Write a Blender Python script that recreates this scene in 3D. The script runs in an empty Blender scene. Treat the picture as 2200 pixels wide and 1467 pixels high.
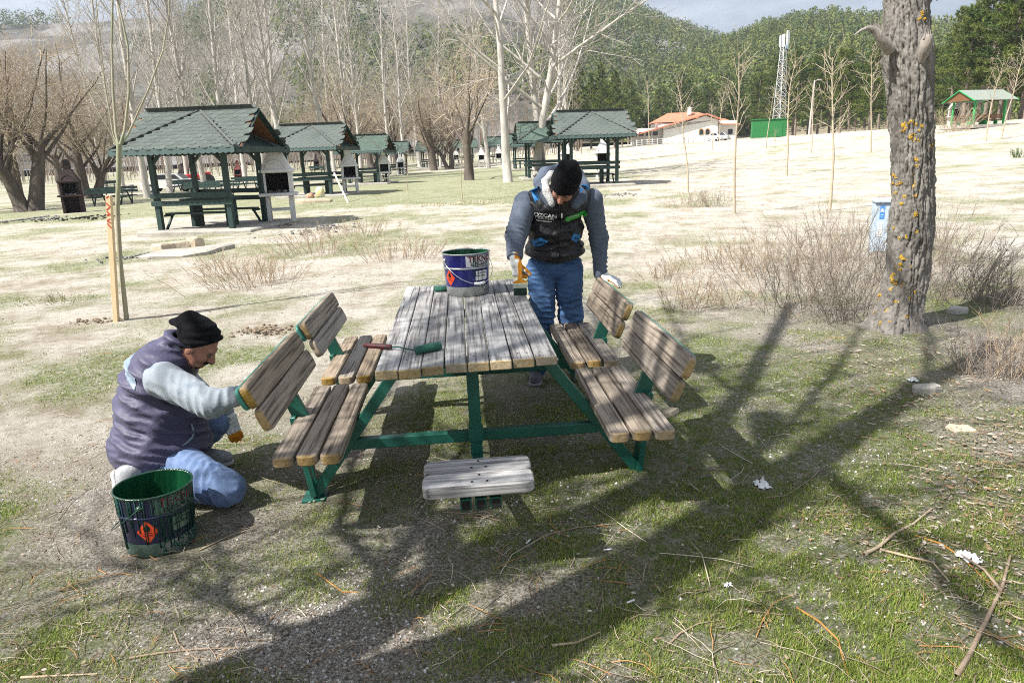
import bpy, math, random
import numpy as np
from mathutils import Vector, Matrix
from mathutils.bvhtree import BVHTree
R = math.radians
SC = bpy.context.scene
COL = SC.collection

# ---------------------------------------------------------------- camera
FPX, CX, CY, HOR, CAMH, ROLL = 1500.0, 1100.0, 733.5, 333.0, 1.7, 0.033
TH = math.atan((CY - HOR) / FPX)
CT, ST = math.cos(TH), math.sin(TH)
CR, SR = math.cos(ROLL), math.sin(ROLL)
cd = bpy.data.cameras.new('camera')
cam = bpy.data.objects.new('camera', cd); COL.objects.link(cam)
cd.sensor_width = 36.0; cd.lens = FPX * 36 / 2200; cd.clip_start = 0.05; cd.clip_end = 3000
_r0, _u0, _f0 = Vector((1, 0, 0)), Vector((0, ST, CT)), Vector((0, CT, -ST))
_x = _r0 * CR - _u0 * SR; _y = _r0 * SR + _u0 * CR
cam.matrix_world = Matrix(((_x.x, _y.x, -_f0.x, 0), (_x.y, _y.y, -_f0.y, 0), (_x.z, _y.z, -_f0.z, CAMH), (0, 0, 0, 1)))
SC.camera = cam

# ---------------------------------------------------------------- light
SUN_EL = R(50); SHD = Vector((0.88, 0.475, 0)).normalized()          # direction shadows fall on the ground
SUNV = Vector((-SHD.x * math.cos(SUN_EL), -SHD.y * math.cos(SUN_EL), math.sin(SUN_EL)))
w = bpy.data.worlds.new('World'); SC.world = w; w.use_nodes = True
wn = w.node_tree.nodes; wl = w.node_tree.links
bg = wn['Background']; sky = wn.new('ShaderNodeTexSky'); sky.sky_type = 'NISHITA'; sky.sun_disc = False
sky.sun_elevation = SUN_EL; sky.sun_rotation = math.atan2(SUNV.x, SUNV.y); sky.air_density = 1.0; sky.dust_density = 4.0; sky.altitude = 200
tc = wn.new('ShaderNodeTexCoord'); mp = wn.new('ShaderNodeMapping'); mp.inputs['Scale'].default_value = (1.2, 1.2, 5.0)
cn = wn.new('ShaderNodeTexNoise'); cn.inputs['Scale'].default_value = 2.2; cn.inputs['Detail'].default_value = 7; cn.inputs['Roughness'].default_value = .6
cr = wn.new('ShaderNodeValToRGB'); cr.color_ramp.elements[0].position = .28; cr.color_ramp.elements[1].position = .62
mx = wn.new('ShaderNodeMix'); mx.data_type = 'RGBA'; mx.inputs['B'].default_value = (8.2, 9.0, 10.2, 1)
ml = wn.new('ShaderNodeMath'); ml.operation = 'MULTIPLY'; ml.inputs[1].default_value = .9
wl.new(tc.outputs['Generated'], mp.inputs[0]); wl.new(mp.outputs[0], cn.inputs['Vector']); wl.new(cn.outputs['Fac'], cr.inputs[0])
wl.new(cr.outputs[0], ml.inputs[0]); wl.new(ml.outputs[0], mx.inputs['Factor']); wl.new(sky.outputs[0], mx.inputs['A']); wl.new(mx.outputs['Result'], bg.inputs['Color'])
bg.inputs['Strength'].default_value = 0.05
sd = bpy.data.lights.new('sun', 'SUN'); sd.energy = 5.0; sd.angle = R(0.53); sd.color = (1.0, .968, .915)
sun = bpy.data.objects.new('sun', sd); COL.objects.link(sun)
sun.rotation_euler = (-SUNV).to_track_quat('-Z', 'Y').to_euler(); sun.location = (-10, -6, 20)
vs = SC.view_settings; vs.view_transform = 'Standard'; vs.look = 'None'; vs.exposure = 1.0; vs.gamma = 1; vs.use_curve_mapping = False
SC.cycles.use_denoising = False; SC.cycles.filter_width = 1.05; SC.cycles.sample_clamp_indirect = 4
SC.cycles.max_bounces = 5; SC.cycles.diffuse_bounces = 2; SC.cycles.glossy_bounces = 2; SC.cycles.transparent_max_bounces = 6; SC.cycles.caustics_reflective = False

# ---------------------------------------------------------------- maths helpers
def ray(px, py):
    u = (px - CX) / FPX; v = (CY - py) / FPX
    u, v = u * CR + v * SR, -u * SR + v * CR
    return Vector((u, CT + v * ST, -ST + v * CT))
def onz(px, py, z=0.0):
    d = ray(px, py); t = (z - CAMH) / d.z
    return Vector((d.x * t, d.y * t, z))
def aty(px, py, y):
    d = ray(px, py); t = y / d.y
    return Vector((d.x * t, y, CAMH + d.z * t))
def rng(seed): return np.random.default_rng(seed)
def vnoise(x, y, s, seed=0):
    x = np.asarray(x, float) / s; y = np.asarray(y, float) / s
    xi = np.floor(x).astype(np.int64); yi = np.floor(y).astype(np.int64); fx = x - xi; fy = y - yi
    fx = fx * fx * (3 - 2 * fx); fy = fy * fy * (3 - 2 * fy)
    def h(a, b):
        n = (a * 374761393 + b * 668265263 + seed * 974634777) & 0x7fffffff
        n = ((n ^ (n >> 13)) * 1274126177) & 0x7fffffff
        return ((n ^ (n >> 16)) & 0xffff) / 65535.0
    a = h(xi, yi); b = h(xi + 1, yi); c = h(xi, yi + 1); d = h(xi + 1, yi + 1)
    return (a + (b - a) * fx) * (1 - fy) + (c + (d - c) * fx) * fy
def fbm(x, y, s, seed=0, o=4):
    t = 0; a = .5; n = 0
    for k in range(o): t = t + a * vnoise(x, y, s / 2 ** k, seed + k * 17); n += a; a *= .55
    return t / n
def sst(a, b, x):
    t = np.clip((np.asarray(x, float) - a) / (b - a), 0, 1); return t * t * (3 - 2 * t)

# terrain: thin plate through the measured base points of the things that stand on it
_CP = np.array([(-3,2,-.06),(0,2,0),(3,2,.06),(0,4.3,0),(-3,5,-.06),(3.6,6.3,-.01),(0,-6,0),(-9,-6,-.1),(9,-6,.2),(0,9,0),(-9,8,-.12),(9,10,.12),
 (-8.4,18.9,-.05),(-8.4,32.2,.1),(-8.4,43,.16),(3.9,31.6,.21),(2.3,40.4,.31),(-19,31,-.2),(0,47.5,.2),(43,118,3.0),(42,168,3.3),(39,59.6,2.8),
 (7,21,.12),(10,21.3,.15),(41,99,2.9),(-15,130,1.2),(-60,60,-.8),(-60,130,.3),(60,30,2.0),(110,60,4.6),(110,130,5.2),(20,60,1.3),(0,90,.75),(-30,-30,0),(30,-30,.6),(0,250,3.5),(-150,200,1),(150,250,6),(-150,0,0),(150,0,3.5),(0,-150,0)], float)
def _U(r2): return np.where(r2 > 1e-9, r2 * np.log(r2 + 1e-12), 0) * .5
def _tps():
    n = len(_CP); X = _CP[:, :2]
    K = _U(((X[:, None] - X[None]) ** 2).sum(-1)) + np.eye(n) * 6.0
    Pm = np.c_[np.ones(n), X]; A = np.zeros((n + 3, n + 3)); A[:n, :n] = K; A[:n, n:] = Pm; A[n:, :n] = Pm.T
    return np.linalg.solve(A, np.r_[_CP[:, 2], 0, 0, 0])
_W = _tps()
def H(x, y):
    x = np.clip(np.asarray(x, float), -160, 160); y = np.clip(np.asarray(y, float), -150, 260)
    sh = x.shape; p = np.c_[x.ravel(), y.ravel()]; n = len(_CP); out = np.empty(len(p))
    for i in range(0, len(p), 40000):
        q = p[i:i + 40000]
        out[i:i + 40000] = _U(((q[:, None] - _CP[None, :, :2]) ** 2).sum(-1)) @ _W[:n] + _W[n] + q @ _W[n + 1:]
    return out.reshape(sh)
def Hf(x, y): return float(H(np.array([x]), np.array([y]))[0])
def G(px, py, back=0):                      # pixel -> point on the terrain
    d = ray(px, py); t = 1.0
    while t < 400:
        t2 = t * 1.03
        if CAMH + d.z * t2 < Hf(d.x * t2, d.y * t2):
            for _ in range(18):
                m = (t + t2) / 2
                if CAMH + d.z * m < Hf(d.x * m, d.y * m): t2 = m
                else: t = m
            break
        t = t2
    x, y = d.x * t2, d.y * t2
    return Vector((x, y, Hf(x, y)))
def PY(px, Y, py=330):                      # pixel column at distance Y, standing on the terrain
    d = ray(px, py); x = d.x / d.y * Y
    return Vector((x, Y, Hf(x, Y)))

# ---------------------------------------------------------------- object helpers
def link(o, parent=None):
    COL.objects.link(o)
    if parent: o.parent = parent
    return o
def thing(name, label, cat, loc=(0, 0, 0), rz=0, group=None):
    o = bpy.data.objects.new(name, None); link(o); o.location = loc; o.rotation_euler = (0, 0, rz); o.empty_display_size = .1
    o['label'] = label; o['category'] = cat
    if group: o['group'] = group
    return o
def tag(o, label, cat, group=None):
    o['label'] = label; o['category'] = cat
    if group: o['group'] = group
    return o
def meshobj(name, V, F, mat, parent=None, smooth=False, loc=None, rot=None, kind=None):
    me = bpy.data.meshes.new(name); me.from_pydata([tuple(map(float, v)) for v in V], [], [list(map(int, f)) for f in F])
    return finish(name, me, mat, parent, smooth, loc, rot, kind)
def finish(name, me, mat, parent=None, smooth=False, loc=None, rot=None, kind=None):
    for m in (mat if isinstance(mat, (list, tuple)) else [mat]): me.materials.append(m)
    if smooth: me.shade_smooth()
    o = bpy.data.objects.new(name, me); link(o, parent)
    if loc is not None: o.location = loc
    if rot is not None: o.rotation_euler = rot
    if kind: o['kind'] = kind
    return o
def fastmesh(name, V, F, mat, parent=None, smooth=False, kind=None, col=None, loc=None, mats=None):
    V = np.asarray(V, np.float32); F = np.asarray(F, np.int32); k = F.shape[1]
    me = bpy.data.meshes.new(name); me.vertices.add(len(V)); me.vertices.foreach_set('co', V.ravel())
    me.loops.add(F.size); me.loops.foreach_set('vertex_index', F.ravel())
    me.polygons.add(len(F)); me.polygons.foreach_set('loop_start', np.arange(len(F), dtype=np.int32) * k)
    if mats is not None: me.polygons.foreach_set('material_index', np.asarray(mats, np.int32))
    me.update(calc_edges=True)
    if col is not None:
        a = me.color_attributes.new('Col', 'FLOAT_COLOR', 'POINT'); c = np.ones((len(V), 4), np.float32); c[:, :3] = col; a.data.foreach_set('color', c.ravel())
    return finish(name, me, mat, parent, smooth, loc, None, kind)
def copy_tree(o, parent=None):
    c = o.copy(); COL.objects.link(c)
    if parent: c.parent = parent
    for ch in list(o.children): copy_tree(ch, c)
    return c
def eul(M3): return M3.to_euler()
class MB:
    def __init__(s): s.V = []; s.F = []
    def add(s, V, F):
        n = len(s.V); s.V += [tuple(v) for v in V]; s.F += [[i + n for i in f] for f in F]; return s
    def box(s, c, d, M=None, bev=0.0):
        hx, hy, hz = d[0] / 2, d[1] / 2, d[2] / 2; c = Vector(c)
        if bev:
            b = bev; V = []
            for sz in (-1, 1):
                for ins, zz in (((b, hz) if sz > 0 else (b, hz)), ((0, hz - b))):
                    pass
            rings = [(b, -hz), (0, -hz + b), (0, hz - b), (b, hz)]
            for ins, z in rings:
                x, y = hx - ins, hy - ins; k = b * .6 if ins == 0 else b * .6
                V += [(-x + k, -y, z), (x - k, -y, z), (x, -y + k, z), (x, y - k, z), (x - k, y, z), (-x + k, y, z), (-x, y - k, z), (-x, -y + k, z)]
            F = [[7, 6, 5, 4, 3, 2, 1, 0], [24 + i for i in range(8)]]
            for r in range(3):
                for i in range(8): F.append([r * 8 + i, r * 8 + (i + 1) % 8, r * 8 + 8 + (i + 1) % 8, r * 8 + 8 + i])
        else:
            V = [(x * hx, y * hy, z * hz) for z in (-1, 1) for x, y in ((-1, -1), (1, -1), (1, 1), (-1, 1))]
            F = [[3, 2, 1, 0], [4, 5, 6, 7], [0, 1, 5, 4], [1, 2, 6, 5], [2, 3, 7, 6], [3, 0, 4, 7]]
        V = [c + (M @ Vector(v) if M else Vector(v)) for v in V]
        return s.add(V, F)
    def bar(s, a, b, w, h, up=(0, 0, 1), bev=0):        # box between two points
        a, b = Vector(a), Vector(b); d = b - a; L = d.length; z = d / L; u = Vector(up); x = u.cross(z)
        if x.length < 1e-4: x = Vector((1, 0, 0)).cross(z)
        x.normalize(); y = z.cross(x)
        M = Matrix((x, y, z)).transposed()
        return s.box((a + b) / 2, (w, h, L), M, bev)
    def tube(s, pts, rad, n=8, cap=True):
        V, F = tube(pts, rad, n, cap); return s.add(V, F)
    def lathe(s, prof, n=24, c=(0, 0, 0), cap=False):
        V = []; m = len(prof); c = Vector(c)
        for r, z in prof:
            for i in range(n): a = 2 * math.pi * i / n; V.append(c + Vector((r * math.cos(a), r * math.sin(a), z)))
        F = [[j * n + i, j * n + (i + 1) % n, j * n + n + (i + 1) % n, j * n + n + i] for j in range(m - 1) for i in range(n)]
        if cap: F += [list(range(n))[::-1], [(m - 1) * n + i for i in range(n)]]
        return s.add(V, F)
    def prism(s, poly, a, b, f):                          # poly of 2D points, f(u,v,t)->3D
        n = len(poly); V = [f(u, v, a) for u, v in poly] + [f(u, v, b) for u, v in poly]
        F = [list(range(n))[::-1], list(range(n, 2 * n))] + [[i, (i + 1) % n, n + (i + 1) % n, n + i] for i in range(n)]
        return s.add(V, F)
    def build(s, name, mat, parent=None, smooth=False, loc=None, rot=None, kind=None):
        return meshobj(name, s.V, s.F, mat, parent, smooth, loc, rot, kind)
def tube(pts, rad, n=8, cap=True):
    P = np.asarray(pts, float); m = len(P); rad = np.broadcast_to(np.asarray(rad, float), (m,))
    T = np.gradient(P, axis=0); T /= np.linalg.norm(T, axis=1)[:, None] + 1e-12
    ref = np.array([0.13, .21, 1.0]); 
    if abs(T[:, 2]).mean() > .85: ref = np.array([1.0, .17, .1])
    U = np.cross(T, ref); U /= np.linalg.norm(U, axis=1)[:, None] + 1e-12; W = np.cross(T, U)
    a = np.arange(n) * 2 * np.pi / n
    V = P[:, None] + rad[:, None, None] * (np.cos(a)[None, :, None] * U[:, None] + np.sin(a)[None, :, None] * W[:, None])
    V = V.reshape(-1, 3); i = np.arange(n); F = []
    for j in range(m - 1):
        for q in range(n): F.append([j * n + q, j * n + (q + 1) % n, j * n + n + (q + 1) % n, j * n + n + q])
    if cap: F += [list(range(n))[::-1], [(m - 1) * n + q for q in range(n)]]
    return V, F
class TubeSet:                                            # many tubes -> one triangle/quad mesh, fast
    def __init__(s): s.V = []; s.F = []; s.n = 0; s.C = []
    def add(s, pts, rad, n=3, col=None):
        P = np.asarray(pts, float); m = len(P); rad = np.broadcast_to(np.asarray(rad, float), (m,))
        T = np.empty_like(P); T[1:-1] = P[2:] - P[:-2]; T[0] = P[1] - P[0]; T[-1] = P[-1] - P[-2]
        T /= np.sqrt((T * T).sum(1))[:, None] + 1e-12
        ref = np.array([1.0, .17, .1]) if abs(T[0, 2]) > .8 else np.array([.13, .21, 1.0])
        U = np.cross(T, ref); U /= np.sqrt((U * U).sum(1))[:, None] + 1e-12; W = np.cross(T, U)
        a = np.arange(n) * (2 * np.pi / n)
        V = (P[:, None] + rad[:, None, None] * (np.cos(a)[None, :, None] * U[:, None] + np.sin(a)[None, :, None] * W[:, None])).reshape(-1, 3)
        q = np.arange(n); q2 = (q + 1) % n; j = (np.arange(m - 1) * n)[:, None]
        F = np.stack([j + q, j + q2, j + n + q2, j + n + q], -1).reshape(-1, 4) + s.n
        s.V.append(V); s.F.append(F); s.n += len(V)
        if col is not None: s.C.append(np.broadcast_to(np.asarray(col, float), (len(V), 3)))
    def build(s, name, mat, parent=None, smooth=True, kind=None):
        return fastmesh(name, np.concatenate(s.V), np.concatenate(s.F), mat, parent, smooth, kind, np.concatenate(s.C) if s.C else None)
# ---------------------------------------------------------------- materials
MATS = {}
def nt(name):
    m = bpy.data.materials.new(name); m.use_nodes = True; t = m.node_tree; return m, t.nodes, t.links, t.nodes['Principled BSDF']
def mat(name, c, rough=.7, c2=None, scale=8, detail=5, bump=0.0, bscale=None, metal=0, stretch=(1, 1, 1), coord='Object', contrast=(.35, .65), spec=.4, c3=None, s3=3, obrand=0.0, spots=None, sheen=0, coat=0, emit=None):
    m, N, L, b = nt(name); MATS[name] = m
    b.inputs['Roughness'].default_value = rough; b.inputs['Metallic'].default_value = metal; b.inputs['Specular IOR Level'].default_value = spec
    b.inputs['Sheen Weight'].default_value = sheen; b.inputs['Coat Weight'].default_value = coat
    b.inputs['Base Color'].default_value = (*c, 1)
    tcn = N.new('ShaderNodeTexCoord'); mpn = N.new('ShaderNodeMapping'); mpn.inputs['Scale'].default_value = stretch
    L.new(tcn.outputs[coord], mpn.inputs[0]); out = None
    def noise(sc, det=detail, rgh=.6):
        n = N.new('ShaderNodeTexNoise'); n.inputs['Scale'].default_value = sc; n.inputs['Detail'].default_value = det; n.inputs['Roughness'].default_value = rgh
        L.new(mpn.outputs[0], n.inputs['Vector']); return n.outputs['Fac']
    def ramp(x, a, bb):
        r = N.new('ShaderNodeMapRange'); r.inputs[1].default_value = a; r.inputs[2].default_value = bb; L.new(x, r.inputs[0]); return r.outputs[0]
    def mixc(f, A, B):
        x = N.new('ShaderNodeMix'); x.data_type = 'RGBA'; L.new(f, x.inputs['Factor'])
        for s_, v in (('A', A), ('B', B)):
            if isinstance(v, tuple): x.inputs[s_].default_value = (*v, 1)
            else: L.new(v, x.inputs[s_])
        return x.outputs['Result']
    if c2: out = mixc(ramp(noise(scale), *contrast), c, c2)
    if c3: out = mixc(ramp(noise(s3), .5, .66), out if out else c, c3)
    if spots:
        sc_, th, cc = spots; vo = N.new('ShaderNodeTexVoronoi'); vo.inputs['Scale'].default_value = sc_; L.new(mpn.outputs[0], vo.inputs['Vector'])
        out = mixc(ramp(vo.outputs['Distance'], th, th * .7), out if out else c, cc)
    if obrand:
        oi = N.new('ShaderNodeObjectInfo'); hs = N.new('ShaderNodeHueSaturation'); r = N.new('ShaderNodeMapRange')
        r.inputs[3].default_value = 1 - obrand; r.inputs[4].default_value = 1 + obrand; L.new(oi.outputs['Random'], r.inputs[0]); L.new(r.outputs[0], hs.inputs['Value'])
        if out: L.new(out, hs.inputs['Color'])
        else: hs.inputs['Color'].default_value = (*c, 1)
        out = hs.outputs[0]
    if out: L.new(out, b.inputs['Base Color'])
    if bump:
        bp = N.new('ShaderNodeBump'); bp.inputs['Strength'].default_value = min(1, bump); bp.inputs['Distance'].default_value = .02 * max(1, bump)
        L.new(noise(bscale or scale * 2, 6), bp.inputs['Height']); L.new(bp.outputs[0], b.inputs['Normal'])
    return m
def colmat(name, rough=.8, trans=0.0, spec=.25, hue=0.0):          # colour from the per-piece attribute
    m, N, L, b = nt(name); MATS[name] = m; a = N.new('ShaderNodeVertexColor'); a.layer_name = 'Col'
    L.new(a.outputs[0], b.inputs['Base Color']); b.inputs['Roughness'].default_value = rough; b.inputs['Specular IOR Level'].default_value = spec
    if trans:
        tr = N.new('ShaderNodeBsdfTranslucent'); L.new(a.outputs[0], tr.inputs[0]); mx = N.new('ShaderNodeMixShader'); mx.inputs[0].default_value = trans
        L.new(b.outputs[0], mx.inputs[1]); L.new(tr.outputs[0], mx.inputs[2]); L.new(mx.outputs[0], N['Material Output'].inputs[0])
    return m
colmat('blade', .55, .3); colmat('litter', .8); colmat('needles', .6, .38); colmat('bits', .85)
mat('frame_green', (.010, .088, .062), .36, (.014, .11, .08), 6, bump=.08, bscale=60, spec=.5, c3=(.007, .07, .05), s3=2.2)
mat('frame_green_light', (.05, .23, .175), .4, (.04, .19, .145), 6)
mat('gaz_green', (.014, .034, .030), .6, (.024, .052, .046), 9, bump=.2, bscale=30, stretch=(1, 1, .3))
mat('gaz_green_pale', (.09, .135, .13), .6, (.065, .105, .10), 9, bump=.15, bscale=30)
mat('shingle', (.082, .100, .090), .85, (.108, .126, .114), 14, bump=.5, bscale=220, obrand=.12, c3=(.07, .088, .078), s3=1.2)
mat('shingle_far', (.062, .095, .075), .85, (.085, .12, .098), 3, bump=.4, bscale=60, obrand=.1)
mat('ridge_cap', (.125, .13, .12), .85, (.09, .098, .09), 20, bump=.5, bscale=150)
mat('pine_board', (.20, .095, .04), .6, (.13, .06, .025), 12, stretch=(1, 6, 6))
mat('concrete', (.42, .39, .34), .9, (.30, .28, .245), 5, bump=.6, bscale=40, c3=(.5, .47, .41), s3=1.1)
mat('bbq_white', (.72, .72, .70), .85, (.60, .59, .56), 5, bump=.4, bscale=50)
mat('bbq_brick', (.22, .055, .045), .85, (.12, .04, .035), 6, bump=.5, bscale=40, c3=(.03, .02, .018), s3=2)
mat('bbq_dark', (.020, .013, .013), .9, (.045, .024, .022), 5, bump=.5, bscale=40, c3=(.015, .012, .012), s3=2.4)
mat('soot', (.008, .007, .007), .95, (.02, .018, .016), 9)
mat('ash', (.30, .29, .28), .95, (.05, .05, .05), 14, bump=1, bscale=60)
mat('fresh_wood', (.70, .54, .34), .6, (.62, .45, .26), 10, stretch=(8, 8, .6))
mat('red_paint', (.45, .05, .03), .6); mat('yellow_bag', (.55, .48, .12), .6, (.7, .7, .6), 6); mat('red_bag', (.42, .06, .05), .6, (.6, .5, .3), 9); mat('white_bag', (.75, .75, .72), .5)
mat('tin', (.52, .54, .52), .38, (.38, .41, .39), 8, metal=.75, spots=(55, .16, (.03, .07, .05)), bump=.1, bscale=30)
mat('blue_tin', (.018, .022, .20), .22, (.012, .015, .14), 3, metal=.35, spec=.6, coat=.3)
mat('blue_tin_dirty', (.014, .015, .075), .3, (.010, .016, .05), 5, metal=.25, spec=.6, coat=.3, c3=(.004, .03, .024), s3=7, stretch=(1, 1, .25))
mat('tin_dirty', (.20, .30, .25), .4, (.02, .09, .06), 6, metal=.5, c3=(.36, .40, .37), s3=5)
mat('wet_green', (.004, .038, .019), .13, (.009, .075, .028), 30, spec=.7, coat=.6, stretch=(1, 1, .12), bump=.5, bscale=40)
mat('drip_green', (.006, .06, .04), .18, spec=.7)
mat('label_white', (.78, .78, .76), .5, (.7, .7, .68), 20); mat('label_grey', (.50, .50, .52), .4, (.62, .62, .64), 8, metal=.3)
mat('print_black', (.012, .012, .014), .5); mat('print_red', (.30, .02, .025), .5); mat('orange', (.85, .09, .03), .45, (.78, .07, .02), 12); mat('print_white', (.8, .8, .8), .6)
mat('wire', (.70, .71, .72), .3, metal=.8); mat('plastic_white', (.8, .8, .77), .4)
mat('eye', (.10, .08, .07), .3)
mat('skin', (.42, .21, .14), .55, (.34, .15, .10), 25, bump=.1, bscale=160, c3=(.48, .25, .17), s3=9)
mat('beard', (.02, .015, .012), .8, (.05, .035, .028), 120, bump=.8, bscale=300)
mat('knit', (.0055, .0055, .007), .95, (.010, .010, .012), 60, bump=.5, bscale=300, sheen=.03, spec=.1)
mat('vest_purple', (.055, .052, .098), .55, (.072, .067, .122), 9, bump=.35, bscale=22, sheen=.05)
mat('vest_trim', (.03, .028, .055), .7); mat('reflective', (.20, .26, .34), .5, (.25, .31, .39), 15)
mat('sweat_grey', (.25, .285, .32), .95, (.31, .345, .38), 6, bump=.35, bscale=220, sheen=.15, c3=(.20, .24, .28), s3=14)
mat('sweat_blue', (.085, .105, .145), .95, (.115, .14, .185), 7, bump=.4, bscale=220, sheen=.1, spots=(38, .12, (.01, .014, .02)))
mat('fleece', (.78, .77, .74), .95, (.66, .66, .64), 60, bump=1, bscale=140)
mat('vest_black', (.012, .012, .015), .5, (.02, .02, .024), 12, bump=.3, bscale=40, spots=(46, .10, (.25, .25, .27)))
mat('panel_blue', (.035, .22, .52), .6, (.03, .18, .44), 18, bump=.3, bscale=80)
mat('badge_green', (.05, .42, .06), .6)
mat('jeans_light', (.105, .165, .315), .9, (.20, .275, .43), 9, bump=.35, bscale=240, c3=(.085, .14, .27), s3=9)
mat('jeans_mid', (.035, .085, .20), .9, (.06, .13, .27), 7, bump=.35, bscale=240, c3=(.09, .17, .32), s3=5)
mat('denim_dark', (.03, .055, .13), .9)
mat('shoe', (.23, .24, .26), .7, (.34, .35, .36), 20, bump=.3); mat('sole', (.42, .42, .41), .7); mat('shoe_dark', (.05, .055, .07), .7, (.14, .14, .16), 20)
mat('glove_white', (.70, .72, .70), .9, (.58, .61, .60), 24, bump=.4, bscale=260, spots=(120, .22, (.07, .1, .1)))
mat('glove_orange', (.72, .27, .012), .6, (.60, .20, .01), 30, bump=.5, bscale=160)
mat('brush_handle', (.70, .30, .02), .4, (.62, .24, .02), 20); mat('ferrule', (.55, .68, .66), .35, (.62, .62, .4), 30, metal=.5); mat('bristle', (.012, .03, .022), .6, (.02, .06, .04), 90, stretch=(1, 1, .05), bump=.6, bscale=120)
mat('roller_handle', (.16, .02, .025), .45, (.03, .03, .03), 25); mat('roller_green', (.02, .11, .075), .7, (.04, .17, .12), 60, bump=.8, bscale=130)
mat('bark_big', (.23, .212, .19), .95, (.12, .11, .096), 9, bump=1, bscale=45, stretch=(1, 1, .22), c3=(.28, .26, .235), s3=5)
mat('bark_fresh', (.36, .315, .27), .85, (.26, .235, .21), 14, stretch=(3, 3, .4), bump=.6, bscale=20)
mat('lichen', (.66, .41, .05), .95, (.52, .30, .035), 60, bump=1, bscale=120)
mat('bark_pale', (.53, .495, .445), .9, (.34, .315, .28), 4, bump=.6, bscale=18, stretch=(1, 1, .3))
mat('bark_dark', (.135, .11, .088), .95, (.075, .06, .05), 4, bump=1, bscale=14, stretch=(1, 1, .25))
mat('twig_pale', (.41, .375, .33), .9); mat('twig_brown', (.37, .30, .225), .9); mat('twig_grey', (.46, .375, .28), .9)
mat('bark_sapling', (.26, .26, .17), .7, (.34, .30, .225), 6, bump=.3, bscale=40, stretch=(1, 1, .4), c3=(.17, .225, .11), s3=1.6)
mat('bark_yellow', (.46, .39, .28), .8, (.36, .30, .22), 6)
mat('pine_trunk', (.16, .12, .095), .95, (.26, .215, .175), 5, bump=.8, bscale=20, stretch=(1, 1, .3))
mat('plaster', (.80, .79, .76), .9); mat('plaster_grey', (.5, .5, .52), .9); mat('terracotta', (.55, .22, .13), .8, (.46, .165, .095), 2, stretch=(4, 1, 1)); mat('arch_trim', (.5, .3, .16), .8)
mat('glass_dark', (.03, .035, .04), .15, spec=.6); mat('steel_white', (.52, .53, .54), .5); mat('antenna', (.78, .79, .80), .5); mat('antenna_blue', (.45, .58, .75), .5); mat('black_rubber', (.015, .015, .016), .7)
mat('turf', (.018, .135, .035), .95, (.025, .18, .05), 3, bump=1, bscale=30)
mat('cabinet', (.42, .51, .61), .55, (.38, .47, .57), 2); mat('sign_blue', (.06, .22, .55), .5); mat('cab_line', (.30, .35, .40), .6)
mat('bright_green', (.03, .36, .10), .55); mat('roof_metal', (.27, .30, .26), .5, (.23, .26, .22), 4)
mat('stone', (.38, .36, .33), .9, (.50, .48, .44), 12, bump=.8, bscale=30); mat('stone_tan', (.46, .37, .26), .9, (.52, .45, .35), 6, bump=.8, bscale=20)
mat('dirt_clod', (.17, .125, .085), .95, (.28, .22, .155), 10, bump=1, bscale=30); mat('tissue', (.82, .82, .82), .9, (.72, .73, .75), 20)
mat('stick', (.24, .17, .115), .9, (.33, .26, .19), 14, bump=.5, bscale=60); mat('stick_pale', (.45, .36, .25), .85, (.38, .29, .19), 14); mat('stick_orange', (.42, .20, .05), .8)
mat('car_white', (.78, .78, .78), .25, coat=.5); mat('car_red', (.45, .02, .025), .3, coat=.4); mat('tyre', (.02, .02, .02), .8)
mat('mast', (.42, .40, .37), .8); mat('bark_stump', (.50, .47, .42), .9)

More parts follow.
